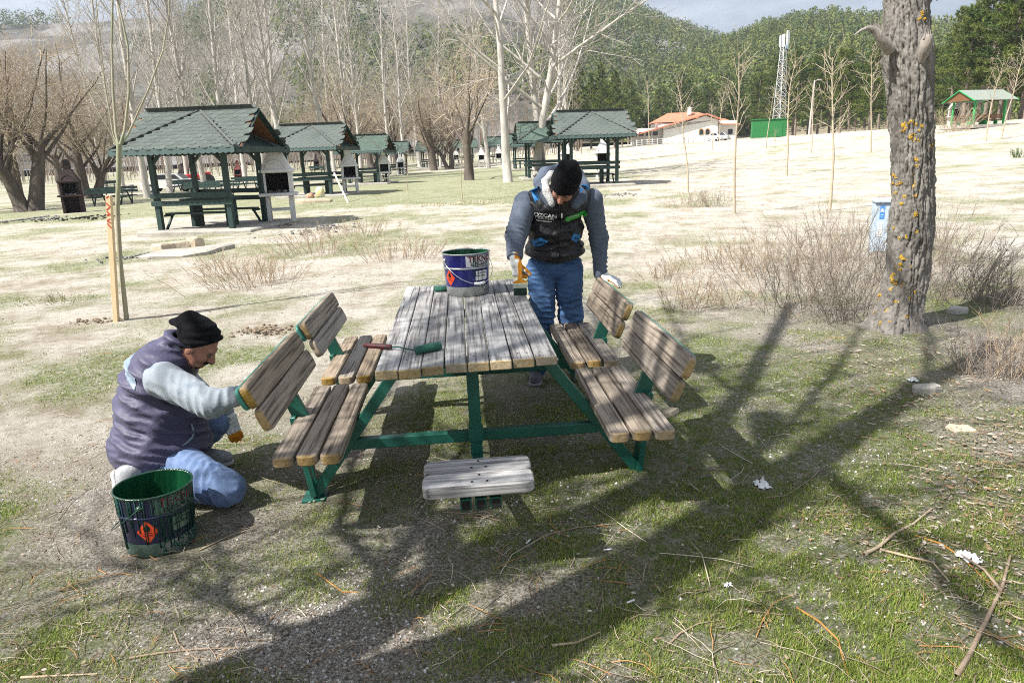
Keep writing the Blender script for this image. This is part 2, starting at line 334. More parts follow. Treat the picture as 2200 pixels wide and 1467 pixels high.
def wood_mat(name, c1, c2, dark, endc, endw, yellow=.0):
    m, N, L, b = nt(name); MATS[name] = m
    tcn = N.new('ShaderNodeTexCoord'); oi = N.new('ShaderNodeObjectInfo')
    ad = N.new('ShaderNodeVectorMath'); ad.operation = 'MULTIPLY_ADD'; ad.inputs[1].default_value = (13, 7, 5)
    cmb = N.new('ShaderNodeCombineXYZ')
    for i in range(3): L.new(oi.outputs['Random'], cmb.inputs[i])
    L.new(cmb.outputs[0], ad.inputs[0]); L.new(tcn.outputs['Object'], ad.inputs[2])
    mp1 = N.new('ShaderNodeMapping'); mp1.inputs['Scale'].default_value = (2.2, 70, 70); L.new(ad.outputs[0], mp1.inputs[0])
    n1 = N.new('ShaderNodeTexNoise'); n1.inputs['Scale'].default_value = 1; n1.inputs['Detail'].default_value = 6; n1.inputs['Distortion'].default_value = .4; L.new(mp1.outputs[0], n1.inputs['Vector'])
    mp2 = N.new('ShaderNodeMapping'); mp2.inputs['Scale'].default_value = (2.5, 9, 9); L.new(ad.outputs[0], mp2.inputs[0])
    n2 = N.new('ShaderNodeTexNoise'); n2.inputs['Scale'].default_value = 1; n2.inputs['Detail'].default_value = 5; L.new(mp2.outputs[0], n2.inputs['Vector'])
    r1 = N.new('ShaderNodeValToRGB'); r1.color_ramp.elements[0].position = .36; r1.color_ramp.elements[0].color = (*dark, 1); r1.color_ramp.elements[1].position = .50; r1.color_ramp.elements[1].color = (*c1, 1)
    e = r1.color_ramp.elements.new(.72); e.color = (*c2, 1); L.new(n1.outputs['Fac'], r1.inputs[0])
    mx1 = N.new('ShaderNodeMix'); mx1.data_type = 'RGBA'; mx1.blend_type = 'MULTIPLY'; mx1.inputs['Factor'].default_value = .75; L.new(r1.outputs[0], mx1.inputs['A'])
    r2 = N.new('ShaderNodeValToRGB'); r2.color_ramp.elements[0].position = .3; r2.color_ramp.elements[0].color = (.66, .65, .64, 1); r2.color_ramp.elements[1].position = .62; r2.color_ramp.elements[1].color = (1.0, 1.0, 1.0, 1)
    L.new(n2.outputs['Fac'], r2.inputs[0]); L.new(r2.outputs[0], mx1.inputs['B'])
    # remains of old yellow varnish on the end grain (and rims)
    sp = N.new('ShaderNodeSeparateXYZ'); L.new(tcn.outputs['Generated'], sp.inputs[0])
    sb = N.new('ShaderNodeMath'); sb.operation = 'SUBTRACT'; sb.inputs[1].default_value = .5; L.new(sp.outputs[0], sb.inputs[0])
    ab = N.new('ShaderNodeMath'); ab.operation = 'ABSOLUTE'; L.new(sb.outputs[0], ab.inputs[0])
    wob = N.new('ShaderNodeMath'); wob.operation = 'MULTIPLY_ADD'; wob.inputs[1].default_value = endw * 1.1; L.new(n2.outputs['Fac'], wob.inputs[0]); L.new(ab.outputs[0], wob.inputs[2])
    mr = N.new('ShaderNodeMapRange'); mr.inputs[1].default_value = .5 - endw * .1; mr.inputs[2].default_value = .5 + endw * .5; L.new(wob.outputs[0], mr.inputs[0])
    sc3 = N.new('ShaderNodeMath'); sc3.operation = 'MULTIPLY'; sc3.inputs[1].default_value = .68; L.new(mr.outputs[0], sc3.inputs[0])
    mx2 = N.new('ShaderNodeMix'); mx2.data_type = 'RGBA'; L.new(sc3.outputs[0], mx2.inputs['Factor']); L.new(mx1.outputs['Result'], mx2.inputs['A']); mx2.inputs['B'].default_value = (*endc, 1)
    hs = N.new('ShaderNodeHueSaturation'); r = N.new('ShaderNodeMapRange'); r.inputs[3].default_value = .78; r.inputs[4].default_value = 1.18; L.new(oi.outputs['Random'], r.inputs[0]); L.new(r.outputs[0], hs.inputs['Value'])
    wn_ = N.new('ShaderNodeTexWhiteNoise'); wn_.noise_dimensions = '1D'; L.new(oi.outputs['Random'], wn_.inputs['W']); rs = N.new('ShaderNodeMapRange'); rs.inputs[3].default_value = .6; rs.inputs[4].default_value = 1.35; L.new(wn_.outputs['Value'], rs.inputs[0]); L.new(rs.outputs[0], hs.inputs['Saturation']); L.new(mx2.outputs['Result'], hs.inputs['Color'])
    L.new(hs.outputs[0], b.inputs['Base Color']); b.inputs['Roughness'].default_value = .75; b.inputs['Specular IOR Level'].default_value = .35
    bp = N.new('ShaderNodeBump'); bp.inputs['Strength'].default_value = .7; bp.inputs['Distance'].default_value = .004; L.new(n1.outputs['Fac'], bp.inputs['Height']); L.new(bp.outputs[0], b.inputs['Normal'])
    return m
wood_mat('wood_top', (.34, .33, .32), (.46, .45, .44), (.12, .11, .105), (.36, .25, .09), .010)
wood_mat('wood_seat', (.30, .25, .20), (.39, .335, .27), (.10, .08, .062), (.36, .235, .08), .030)
M = MATS
# ---------------------------------------------------------------- ground
def grass_amt(x, y):
    """how grassy the turf is (0..1): patchy in front, bare gravelly field behind, lawn under the grove"""
    x = np.asarray(x, float); y = np.asarray(y, float)
    n = fbm(x, y, 1.6, 3, 4); n2 = fbm(x * .9 + 7, y, 6, 11, 4); fine = fbm(x, y, .45, 21, 3)
    yb = 4.5 + .72 * np.clip(x, -4, 5); near = sst(yb + 1.5, yb - .6, y); g = near * (.35 + .05 * sst(-1.0, 1.5, x)) + (1 - near) * (.335 + .05 * sst(-2, -8, x))
    lawn = sst(24, 28, y) * sst(75, 60, y) * sst(5.0, 1.0, x - .02 * y) * sst(-16, -10, x)
    lawn2 = sst(24, 27, y) * sst(40, 34, y) * sst(-9, -12, x) * .6
    g = g + .75 * np.maximum(lawn, lawn2) - .16 * sst(3, 9, x) * sst(9, 13, y)
    path = np.exp(-((y - (2.35 + .18 * x + .12 * np.sin(x * 2.1))) / .28) ** 2) * sst(-1.6, -.6, x) * sst(2.2, 1.2, x)      # gravelly strip in front
    g = g - .20 * path + .12 * np.exp(-(((x - 3.9) / .8) ** 2 + ((y - 5.6) / .5) ** 2))
    return np.clip((g + (n - .5) * 1.0 + (n2 - .5) * .8 + (fine - .5) * .7 - .21) * 3.0, 0, 1)
def build_ground():
    n = 410; t = np.linspace(-1, 1, n); b = 6.3; a = 520 / math.sinh(b)
    gx = a * np.sinh(b * t); gy = a * np.sinh(b * t) + 4.2
    X, Y = np.meshgrid(gx, gy, indexing='ij')
    Z = H(X, Y)
    fade = np.exp(-(np.hypot(X, Y - 4) / 30) ** 2)
    Z = Z + fade * ((fbm(X, Y, 1.3, 5, 4) - .5) * .055 + (fbm(X, Y, .3, 9, 2) - .5) * .028) + (fbm(X, Y, 9, 31, 3) - .5) * .16 * sst(8, 20, np.hypot(X, Y))
    Z = Z + .035 * np.exp(-(((X - 3.95) / .7) ** 2 + ((Y - 6.15) / .5) ** 2))          # mound round the trunk
    flat = np.exp(-(((X + .26) / 1.3) ** 4 + ((Y - 4) / 1.7) ** 4))
    V = np.c_[X.ravel(), Y.ravel(), Z.ravel()]
    idx = np.arange(n * n).reshape(n, n)
    F = np.stack([idx[:-1, :-1], idx[1:, :-1], idx[1:, 1:], idx[:-1, 1:]], -1).reshape(-1, 4)
    g = grass_amt(X, Y)
    o = fastmesh('ground', V, F, ground_mat(), None, True); o['kind'] = 'structure'
    at = o.data.attributes.new('green', 'FLOAT', 'POINT'); at.data.foreach_set('value', g.ravel().astype(np.float32))
    far = sst(3.6, 7.0, Y - .72 * np.clip(X, -4, 5)) * (1 - .55 * sst(40, 70, Y) * sst(0, -14, X))
    at = o.data.attributes.new('pale', 'FLOAT', 'POINT'); at.data.foreach_set('value', far.ravel().astype(np.float32))
    return o
def ground_mat():
    m, N, L, b = nt('ground'); b.inputs['Roughness'].default_value = .95; b.inputs['Specular IOR Level'].default_value = .15
    geo = N.new('ShaderNodeNewGeometry'); pos = geo.outputs['Position']
    def noise(sc, det=6, r=.62, dist=0):
        n = N.new('ShaderNodeTexNoise'); n.inputs['Scale'].default_value = sc; n.inputs['Detail'].default_value = det; n.inputs['Roughness'].default_value = r; n.inputs['Distortion'].default_value = dist
        L.new(pos, n.inputs['Vector']); return n.outputs['Fac']
    def ramp(x, *st):
        r = N.new('ShaderNodeValToRGB'); e = r.color_ramp.elements
        while len(e) < len(st): e.new(.5)
        for i, (p, c) in enumerate(st): e[i].position = p; e[i].color = (*c, 1)
        L.new(x, r.inputs[0]); return r.outputs[0]
    def mix(f, A, B, t='MIX'):
        x = N.new('ShaderNodeMix'); x.data_type = 'RGBA'; x.blend_type = t
        if isinstance(f, float): x.inputs['Factor'].default_value = f
        else: L.new(f, x.inputs['Factor'])
        for s_, v in (('A', A), ('B', B)):
            if isinstance(v, tuple): x.inputs[s_].default_value = (*v, 1)
            else: L.new(v, x.inputs[s_])
        return x.outputs['Result']
    def attr(nm):
        a = N.new('ShaderNodeAttribute'); a.attribute_name = nm; return a.outputs['Fac']
    def math_(op, a, c, d=None):
        q = N.new('ShaderNodeMath'); q.operation = op; q.use_clamp = True
        for i, v in enumerate((a, c) if d is None else (a, c, d)):
            if isinstance(v, (int, float)): q.inputs[i].default_value = v
            else: L.new(v, q.inputs[i])
        return q.outputs[0]
    near = ramp(noise(75, 8, .75), (.34, (.055, .045, .035)), (.44, (.20, .175, .14)), (.51, (.40, .365, .315)), (.62, (.66, .63, .58)))
    near = mix(.45, near, ramp(noise(1.3), (.3, (.55, .5, .44)), (.7, (1.0, .98, .95))), 'MULTIPLY')
    farc = ramp(noise(9, 10, .75), (.30, (.24, .20, .145)), (.41, (.45, .40, .33)), (.51, (.60, .555, .48)), (.72, (.72, .68, .615)))
    farc = mix(.8, farc, ramp(noise(1.1, 9, .75), (.38, (.45, .40, .31)), (.54, (1, 1, 1))), 'MULTIPLY')
    farc = mix(math_('MULTIPLY', noise(.45, 5), .55), farc, ramp(noise(.7, 6), (.35, (.36, .30, .21)), (.6, (.58, .54, .47))))
    base = mix(attr('pale'), near, farc)
    gr = ramp(noise(55, 4), (.3, (.055, .085, .018)), (.5, (.125, .175, .035)), (.72, (.24, .26, .085)))
    gm = math_('MULTIPLY', attr('green'), ramp(noise(20, 5), (.34, (.15, .15, .15)), (.62, (1, 1, 1))))
    c = mix(math_('MULTIPLY', gm, .92), base, gr)
    L.new(c, b.inputs['Base Color'])
    bp = N.new('ShaderNodeBump'); bp.inputs['Strength'].default_value = 1.0; bp.inputs['Distance'].default_value = .035; L.new(noise(80, 8, .78), bp.inputs['Height']); L.new(bp.outputs[0], b.inputs['Normal'])
    return m
build_ground()

# ---------------------------------------------------------------- hills
def az_el(px, py):
    d = ray(px, py); return math.atan2(d.x, d.y), math.atan2(d.z, math.hypot(d.x, d.y))
def hill(name, ridge, D0, D1, m, seed, rough=10, n=220, k=60, z0=3.0, edge=260):
    pts = sorted(az_el(*p) for p in ridge); A = np.array([p[0] for p in pts]); E = np.array([p[1] for p in pts])
    az = np.linspace(A[0], A[-1], n); el = np.interp(az, A, E)
    ker = np.hanning(9); ker /= ker.sum(); el = np.convolve(np.pad(el, 4, 'edge'), ker, 'valid')
    D0f = D0 if callable(D0) else (lambda a: np.full_like(a, D0)); D1f = D1 if callable(D1) else (lambda a: np.full_like(a, D1))
    s = np.linspace(0, 1.35, k); AZ, S = np.meshgrid(az, s, indexing='ij')
    D = D0f(AZ) + (D1f(AZ) - D0f(AZ)) * S; X = D * np.sin(AZ); Yw = D * np.cos(AZ)
    zr = CAMH + D1f(AZ) * np.tan(el)[:, None]
    prof = np.where(S <= 1, S ** 1.12, 1 - (S - 1) * 1.2)
    amp = rough * np.sin(np.clip(S, 0, 1) * np.pi) + .15 * rough * S
    Z = z0 + (zr - z0) * prof + (fbm(X, Yw, 120, seed, 4) - .5) * amp * 1.6
    idx = np.arange(n * k).reshape(n, k)
    F = np.stack([idx[:-1, :-1], idx[1:, :-1], idx[1:, 1:], idx[:-1, 1:]], -1).reshape(-1, 4)
    o = fastmesh(name, np.c_[X.ravel(), Yw.ravel(), Z.ravel()], F[:, ::-1], m, None, True); o['kind'] = 'structure'
    return dict(az=az, s=s, X=X, Y=Yw, Z=Z)
def hillmat(name, a, bq, rock):
    m, N, L, b = nt(name); b.inputs['Roughness'].default_value = 1; b.inputs['Specular IOR Level'].default_value = .1
    geo = N.new('ShaderNodeNewGeometry')
    def noise(sc, d=6):
        n = N.new('ShaderNodeTexNoise'); n.inputs['Scale'].default_value = sc; n.inputs['Detail'].default_value = d; L.new(geo.outputs['Position'], n.inputs['Vector']); return n.outputs['Fac']
    r = N.new('ShaderNodeValToRGB'); r.color_ramp.elements[0].color = (*a, 1); r.color_ramp.elements[0].position = .38; r.color_ramp.elements[1].color = (*bq, 1); r.color_ramp.elements[1].position = .62; L.new(noise(.12), r.inputs[0])
    x = N.new('ShaderNodeMix'); x.data_type = 'RGBA'; mr = N.new('ShaderNodeMapRange'); mr.inputs[1].default_value = .5; mr.inputs[2].default_value = .6; L.new(noise(.018), mr.inputs[0]); L.new(mr.outputs[0], x.inputs['Factor'])
    L.new(r.outputs[0], x.inputs['A']); x.inputs['B'].default_value = (*rock, 1); L.new(x.outputs['Result'], b.inputs['Base Color'])
    bp = N.new('ShaderNodeBump'); bp.inputs['Strength'].default_value = 1; bp.inputs['Distance'].default_value = 2; L.new(noise(.25), bp.inputs['Height']); L.new(bp.outputs[0], b.inputs['Normal'])
    return m
HM1 = hillmat('hill_pine', (.07, .085, .03), (.13, .12, .06), (.22, .19, .13))
HM2 = hillmat('hill_grey', (.075, .075, .065), (.13, .12, .105), (.22, .21, .20))
mount = hill('mountain', [(-500, 70), (-200, 62), (0, 52), (200, 46), (400, 36), (470, -10), (560, -90), (760, -190), (1000, -220), (1180, -110), (1300, -14), (1370, 24), (1440, 58), (1500, 78), (1560, 100), (1700, 160), (2000, 210)], 190, 640, HM2, 41, 26, 260, 70, 2.0)
rhill = hill('hill', [(1180, 280), (1290, 225), (1400, 166), (1470, 138), (1550, 110), (1640, 72), (1720, 56), (1790, 47), (1880, 53), (2000, 70), (2100, 68), (2300, 60), (2700, 80), (3200, 160)], 195, 430, HM1, 77, 12, 220, 60, 4.0)

def crown_template(kind, seed, n=70):
    """a far conifer crown: small sprays lying on and around an uneven crown surface"""
    r = rng(seed); out = []; lob = r.uniform(0, 6.28, 4)
    for i in range(n):
        f = r.random() ** .9; q = r.random() * 6.2832; lump = 1 + .22 * math.sin(q * 2 + lob[0] + f * 7) + .16 * math.sin(q * 3 + lob[1] - f * 11)
        rad = {0: .33 * (1 - f) ** .8 + .02, 1: .33 * math.sin(min(1, (1 - f) * 1.1 + .1) * 1.9) ** .9, 2: .36 * (1 - f) ** .6 + .02}[kind] * lump * r.uniform(.78, 1.08); z = .12 + .88 * f
        c = np.array([rad * math.cos(q), rad * math.sin(q), z]); o = np.array([math.cos(q), math.sin(q), .55]) + r.normal(size=3) * .38; o /= np.linalg.norm(o); t = np.cross(o, r.normal(size=3)); t /= np.linalg.norm(t); b = np.cross(o, t); sz = r.uniform(.035, .085) * (1.1 - .4 * f)
        out.append((c + t * sz * 1.3, c - t * sz * .6 + b * sz, c - t * sz * .6 - b * sz + o * sz * .5))
    return np.array(out)
def scatter_forest(name, pts, hts, cols, seed, nsh=46):
    r = rng(seed); T = [crown_template(k, 100 + k + 10 * q, nsh) for q in range(3) for k in (0, 1, 2, 1)]; Vs = []; Cs = []; nT = len(T)
    for k in range(nT):
        sel = np.where(np.arange(len(pts)) % nT == k)[0]
        if not len(sel): continue
        nt_ = len(T[k]); t = T[k].reshape(-1, 3); ang = r.random(len(sel)) * 6.28; c, s = np.cos(ang), np.sin(ang); h = hts[sel]; wd = h * (.75 + .45 * r.random(len(sel)))
        x = (t[:, 0][None] * c[:, None] - t[:, 1][None] * s[:, None]) * wd[:, None]; y = (t[:, 0][None] * s[:, None] + t[:, 1][None] * c[:, None]) * wd[:, None]; z = t[:, 2][None] * h[:, None]
        V = np.stack([x + pts[sel, 0][:, None], y + pts[sel, 1][:, None], z + pts[sel, 2][:, None]], -1); C = cols[sel][:, None, :] * (.72 + .56 * r.random((len(sel), nt_)).repeat(3, 1)[..., None]); Vs.append(V.reshape(-1, 3)); Cs.append(C.reshape(-1, 3))
    V = np.concatenate(Vs); C = np.concatenate(Cs)
    return fastmesh(name, V, np.arange(len(V)).reshape(-1, 3), M['needles'], None, False, 'stuff', C)
def hill_points(hl, n, seed, smin, smax, mask=None):
    r = rng(seed); ia = r.random(n * 3); s = smin + (smax - smin) * r.random(n * 3) ** .85
    na, ns = hl['X'].shape; fi = ia * (na - 1.001); fj = s / 1.35 * (ns - 1.001); i = fi.astype(int); j = fj.astype(int); u = fi - i; v = fj - j
    def bl(Q): return (Q[i, j] * (1 - u) + Q[i + 1, j] * u) * (1 - v) + (Q[i, j + 1] * (1 - u) + Q[i + 1, j + 1] * u) * v
    P = np.c_[bl(hl['X']), bl(hl['Y']), bl(hl['Z']) - .3]
    if mask is not None: P = P[mask(P, s)]
    return P[:n]
def pine_cols(n, seed, dull=0):
    r = rng(seed); a = np.array([(.120, .155, .034), (.160, .185, .042), (.085, .125, .036), (.120, .150, .065), (.175, .195, .045)])[r.integers(0, 5, n)]
    a = a * (.8 + .4 * r.random((n, 1)))
    return a * (1 - dull) + np.array([.13, .15, .13]) * dull
P1 = hill_points(rhill, 8600, 5, .02, 1.02)
fo = scatter_forest('pine_forest', P1, rng(1).uniform(5.0, 9.5, len(P1)), pine_cols(len(P1), 2), 3, 54)
fo['label'] = 'dense green pine forest covering the rounded hill on the right'; fo['category'] = 'forest'
def mmask(P, s):
    px = CX + FPX * P[:, 0] / P[:, 1]; n = fbm(P[:, 0], P[:, 1], 90, 51, 4)
    dens = .42 + .55 * sst(1180, 1330, px) + .32 * np.exp(-((px - 760) / 190) ** 2) * sst(.7, .3, s) + .25 * np.exp(-((px - 500) / 70) ** 2)
    bare = np.exp(-((px - 1060) / 150) ** 2) * sst(.35, .55, s)
    return (n + (dens - .5) * .9 - bare * .6) > .56
P2 = hill_points(mount, 5200, 15, .02, 1.03, mmask)
fo2 = scatter_forest('mountain_forest', P2, rng(4).uniform(7, 12, len(P2)), pine_cols(len(P2), 6, .12), 7, 38)
fo2['label'] = 'scattered dark pines on the grey mountain behind the bare trees'; fo2['category'] = 'forest'
# ---------------------------------------------------------------- trees
def norm(v): return v / (np.linalg.norm(v) + 1e-12)
def perp(d, r):
    a = norm(np.cross(d, r.normal(size=3))); return a
def grow(r, p, d, L, rad, lvl, prm, out):
    """one limb and everything it carries; out[lvl] collects (points, radii)"""
    n = prm['seg'][lvl]; pts = [p.copy()]; q = p.copy(); dd = d.copy()
    for i in range(n):
        dd = norm(dd + r.normal(size=3) * prm['wig'][lvl] + np.array([0, 0, prm['up'][lvl]])); q = q + dd * (L / n); pts.append(q.copy())
    pts = np.array(pts); tt = np.linspace(0, 1, n + 1); rr = rad * (1 - tt * prm['tap'][lvl])
    out[lvl].append((pts, np.maximum(rr, prm['rmin'])))
    if lvl + 1 >= len(prm['n']): return
    k = prm['n'][lvl + 1]; k = max(1, int(round(k * (.7 + .6 * r.random()) * (min(1.3, L / prm['len'][lvl]) if lvl else 1))))
    a0 = r.random() * 6.28
    for j in range(k):
        f = prm['start'][lvl] + (1 - prm['start'][lvl]) * ((j + r.random()) / k) ** prm.get('pw', 1.0)
        x = f * n; i = min(n - 1, int(x)); u = x - i; b = pts[i] * (1 - u) + pts[i + 1] * u; t = norm(pts[i + 1] - pts[i])
        az = a0 + j * 2.399 + r.normal() * .5
        s1 = norm(np.cross(t, [.3, .2, .93])); s2 = np.cross(t, s1); side = s1 * math.cos(az) + s2 * math.sin(az)
        an = R(prm['ang'][lvl + 1]) * (.75 + .5 * r.random())
        nd = norm(t * math.cos(an) + side * math.sin(an))
        Lc = prm['len'][lvl + 1] * (1 - prm['shrink'][lvl] * f) * (.6 + .7 * r.random())
        grow(r, b, nd, Lc, max(prm['rmin'], min(rr[i] * .62, prm['rad'][lvl + 1] * (.7 + .5 * r.random()) * (1.1 - .6 * f))), lvl + 1, prm, out)
SIDES = (10, 5, 3, 3, 3)
POPLAR = dict(n=(1, 34, 9, 5), len=(19, 5.4, 2.1, 1.1), rad=(.24, .072, .026, .012), ang=(0, 36, 38, 40), seg=(9, 5, 3, 2), wig=(.03, .06, .1, .15), up=(.02, .10, .10, .06), tap=(.86, .85, .75, .5), start=(.2, .15, .1), shrink=(.62, .4, .4), rmin=.010)
WILLOW = dict(n=(1, 9, 12, 8, 3), len=(3.6, 6.2, 2.8, 1.5, .8), rad=(.36, .17, .05, .018, .010), ang=(0, 38, 48, 42, 40), seg=(4, 7, 5, 3, 2), wig=(.06, .12, .16, .2, .2), up=(.02, .07, .05, .05, .03), tap=(.35, .82, .8, .7, .5), start=(.55, .25, .15, .1), shrink=(.1, .45, .4, .4), rmin=.0065)
SPREAD = dict(n=(1, 17, 11, 8), len=(15, 10.5, 3.2, 1.4), rad=(.23, .095, .032, .015), ang=(0, 62, 44, 42), seg=(9, 7, 4, 2), wig=(.04, .07, .12, .15), up=(.0, .07, .06, .05), tap=(.8, .85, .75, .5), start=(.17, .2, .1), shrink=(.6, .45, .4), rmin=.010)
SAPL = dict(n=(1, 20, 5), len=(3.9, 1.1, .4), rad=(.036, .013, .006), ang=(0, 46, 40), seg=(8, 4, 2), wig=(.05, .11, .14), up=(.02, .09, .06), tap=(.75, .7, .5), start=(.5, .2), shrink=(.45, .4), rmin=.005)
def tree_template(name, prm, seed, bark, twig, multi=None, flare=True):
    r = rng(seed); out = [[] for _ in prm['n']]
    if multi:
        for (az, an, f) in multi:
            d = np.array([math.cos(az) * math.sin(an), math.sin(az) * math.sin(an), math.cos(an)])
            grow(r, np.array([math.cos(az) * .25, math.sin(az) * .25, -.15]), d, prm['len'][0] * f, prm['rad'][0] * (.8 + .3 * f), 0, prm, out)
    else: grow(r, np.array([0, 0, -.15]), norm(np.array([r.normal() * .03, r.normal() * .03, 1])), prm['len'][0], prm['rad'][0], 0, prm, out)
    A = TubeSet()
    for P, q in out[0]:
        q = q.copy()
        if flare: 
            P = np.insert(P, 1, P[0] * .93 + P[1] * .07 , 0); q = np.insert(q, 1, q[0] * 1.08); q[0] *= 1.55
        A.add(P, q, 10)
    for P, q in out[1]: A.add(P, q, 5)
    B = TubeSet()
    for lv in out[2:]:
        for P, q in lv: B.add(P, q, 3)
    ta = A.build('trunk', bark); tb = B.build('crown', twig)
    return ta, tb
TPL = {}
def plant(kind, name, loc, label, scale=1.0, rz=0.0, group=None, sx=1.0):
    a, b = TPL[kind]; t = thing(name, label, 'tree', loc, rz, group); t.scale = (scale * sx, scale * sx, scale)
    for q in (a, b):
        c = q.copy(); c.parent = t; COL.objects.link(c)
    return t
def tmpl(kind, *a, **k):
    TPL[kind] = tree_template(kind, *a, **k)
    for o in TPL[kind]: COL.objects.unlink(o)
for i in range(4): tmpl(f'poplar{i}', POPLAR, 20 + i, M['bark_pale'], M['twig_pale'])
tmpl('willow0', WILLOW, 31, M['bark_dark'], M['twig_brown'], [(.4, .28, 1.0), (3.3, .22, .8)])
tmpl('willow1', WILLOW, 33, M['bark_dark'], M['twig_brown'], [(1.0, .12, 1.1), (4.2, .34, .7)])
tmpl('willow2', WILLOW, 35, M['bark_dark'], M['twig_grey'])
tmpl('spread0', SPREAD, 41, M['bark_pale'], M['twig_pale']); tmpl('spread1', SPREAD, 47, M['bark_pale'], M['twig_pale'])
for i in range(3): tmpl(f'sapling{i}', SAPL, 51 + i, M['bark_yellow'], M['bark_yellow'], flare=False)

def pine_template(kind, seed, Ht, base, wid):
    r = rng(seed); T = TubeSet(); T.add(np.array([(0, 0, -.2), (.03, 0, Ht * .3), (.0, .05, Ht * .65), (0, 0, Ht * .97)]), [.22, .17, .10, .02], 7)
    Vs = []; Cs = []; nb = 84
    for j in range(nb):
        f = ((j + r.random()) / nb); z = Ht * (base + (1 - base) * f)
        if kind == 0: L = wid * (1 - f) ** .8 + .25
        else: L = wid * math.sin(min(1, (1 - f) * 1.15 + .12) * 1.75) ** .8 + .2
        L *= .6 + .55 * r.random(); az = j * 2.4 + r.normal() * .4; up = .10 + .35 * f
        d = np.array([math.cos(az), math.sin(az), up - .12]); d = norm(d); p0 = np.array([0, 0, z]); p1 = p0 + d * L + np.array([0, 0, .06 * L])
        T.add(np.array([p0, (p0 + p1) / 2 - [0, 0, .05 * L], p1]), [.045 * (1 - f) + .012, .025, .008], 3)
        nc = int(4 + 5 * L)
        base_c = np.array([(.110, .155, .034), (.150, .185, .042), (.080, .122, .036)])[r.integers(0, 3)]
        for c in range(nc):
            g = .28 + .75 * (c + r.random()) / nc; ctr = p0 + (p1 - p0) * g + r.normal(size=3) * np.array([.14, .14, .07]) * (.4 + L * .28); ns = 11
            dirs = r.normal(size=(ns, 3)) + np.array([d[0] * .8, d[1] * .8, .55]); dirs /= np.linalg.norm(dirs, axis=1)[:, None]
            ln = r.uniform(.22, .42, ns); sd = np.cross(dirs, r.normal(size=(ns, 3))); sd /= np.linalg.norm(sd, axis=1)[:, None]; ww = r.uniform(.035, .075, ns)
            tri = np.stack([ctr + sd * ww[:, None], ctr - sd * ww[:, None], ctr + dirs * ln[:, None]], 1)
            Vs.append(tri.reshape(-1, 3)); Cs.append(np.repeat((base_c * r.uniform(.7, 1.4, (ns, 1))), 3, 0))
    V = np.concatenate(Vs); a = T.build('trunk', M['pine_trunk']); b = fastmesh('crown', V, np.arange(len(V)).reshape(-1, 3), M['needles'], None, False, None, np.concatenate(Cs))
    for o in (a, b): COL.objects.unlink(o)
    return a, b
for i, (k, hh, bs, wd) in enumerate([(0, 13, .18, 2.7), (1, 13, .28, 2.5), (0, 15, .2, 2.9), (1, 12, .2, 2.9), (1, 11, .34, 2.2)]): TPL[f'pine{i}'] = pine_template(k, 61 + i, hh, bs, wd)

# poplar grove behind the gazebos
POS = [(302, 46, 1.05, 0, 1), (352, 52, 1, 1, .8), (430, 54, 1.1, 2, .9), (478, 50, 1.05, 3, 1.1), (548, 57, 1.15, 0, 1), (585, 62, 1.1, 1, .9), (612, 55, 1.1, 2, .8), (705, 58, 1.2, 1, .9), (742, 66, 1.1, 0, .9), (520, 72, 1.25, 2, .9),
       (395, 66, 1.1, 3, 1), (560, 84, 1.3, 3, .8), (772, 82, 1.25, 3, .9), (838, 88, 1.2, 0, .9), (868, 76, 1.0, 2, .8), (715, 96, 1.35, 0, .9), (250, 60, 1.0, 2, .9), (215, 78, 1.15, 3, .9), (900, 98, 1.2, 1, .9), (945, 88, 1.0, 3, .8), (415, 92, 1.25, 2, .9), (360, 102, 1.3, 0, .9), (1222, 75, 1.15, 2, .45), (1200, 62, 1.0, 0, .7)]
_ONES = 'zeroth first second third fourth fifth sixth seventh eighth ninth tenth eleventh twelfth thirteenth fourteenth fifteenth sixteenth seventeenth eighteenth nineteenth'.split()
def ordinal(n):
    if n < 20: return _ONES[n]
    t = ['twenty', 'thirty', 'forty', 'fifty', 'sixty'][n // 10 - 2]; return t[:-1] + 'ieth' if n % 10 == 0 else t + '-' + _ONES[n % 10]
for i, (px, Y, s, k, sx) in enumerate(sorted(POS)):
    p = PY(px, Y)
    plant(f'poplar{k}', 'poplar_tree', p, f'tall bare pale-barked poplar, {ordinal(i + 1)} from the left in the grove behind the shelters', s, i * 1.9, 'bare poplars of the grove', sx if sx < .6 else .84)
# browner, bushier trees between them
r_ = rng(8)
for i, (px, Y, s, k, lab) in enumerate([(745, 64, .95, 'willow2', 'brown bushy bare tree behind the third shelter of the left row'), (850, 92, 1.15, 'willow2', 'orange-brown bare willow right of the shelter row'), (800, 104, 1.2, 'willow1', 'bare willow with reddish twigs far behind the left row of shelters'),
        (930, 80, 1.0, 'willow1', 'bare willow standing left of the dark multi-stemmed tree'), (690, 112, 1.25, 'willow0', 'far bare willow rising over the second shelter roof'), (560, 118, 1.25, 'willow2', 'far bare willow hazy between the poplars')]):
    plant(k, 'bare_tree', PY(px, Y), lab, s, i * 1.3)
# the dark trees at the left edge
plant('willow0', 'bare_tree', G(62, 452), 'dark twin-trunked bare tree at the left edge with rough bark', 1.0, .2)
plant('willow1', 'bare_tree', G(196, 428), 'dark leaning twin-trunked tree behind the sooty barbecue', .95, 2.6)
plant('willow2', 'bare_tree', PY(20, 46), 'bare brown tree behind the twin-trunked tree at the left edge', 1.0, 1.0)
plant('willow2', 'bare_tree', PY(-70, 40), 'bare brown tree cut off by the left picture edge', 1.1, 2.0)
plant('willow2', 'bare_tree', PY(120, 62), 'bare grey tree far behind the sooty barbecue', 1.0, 3.0)
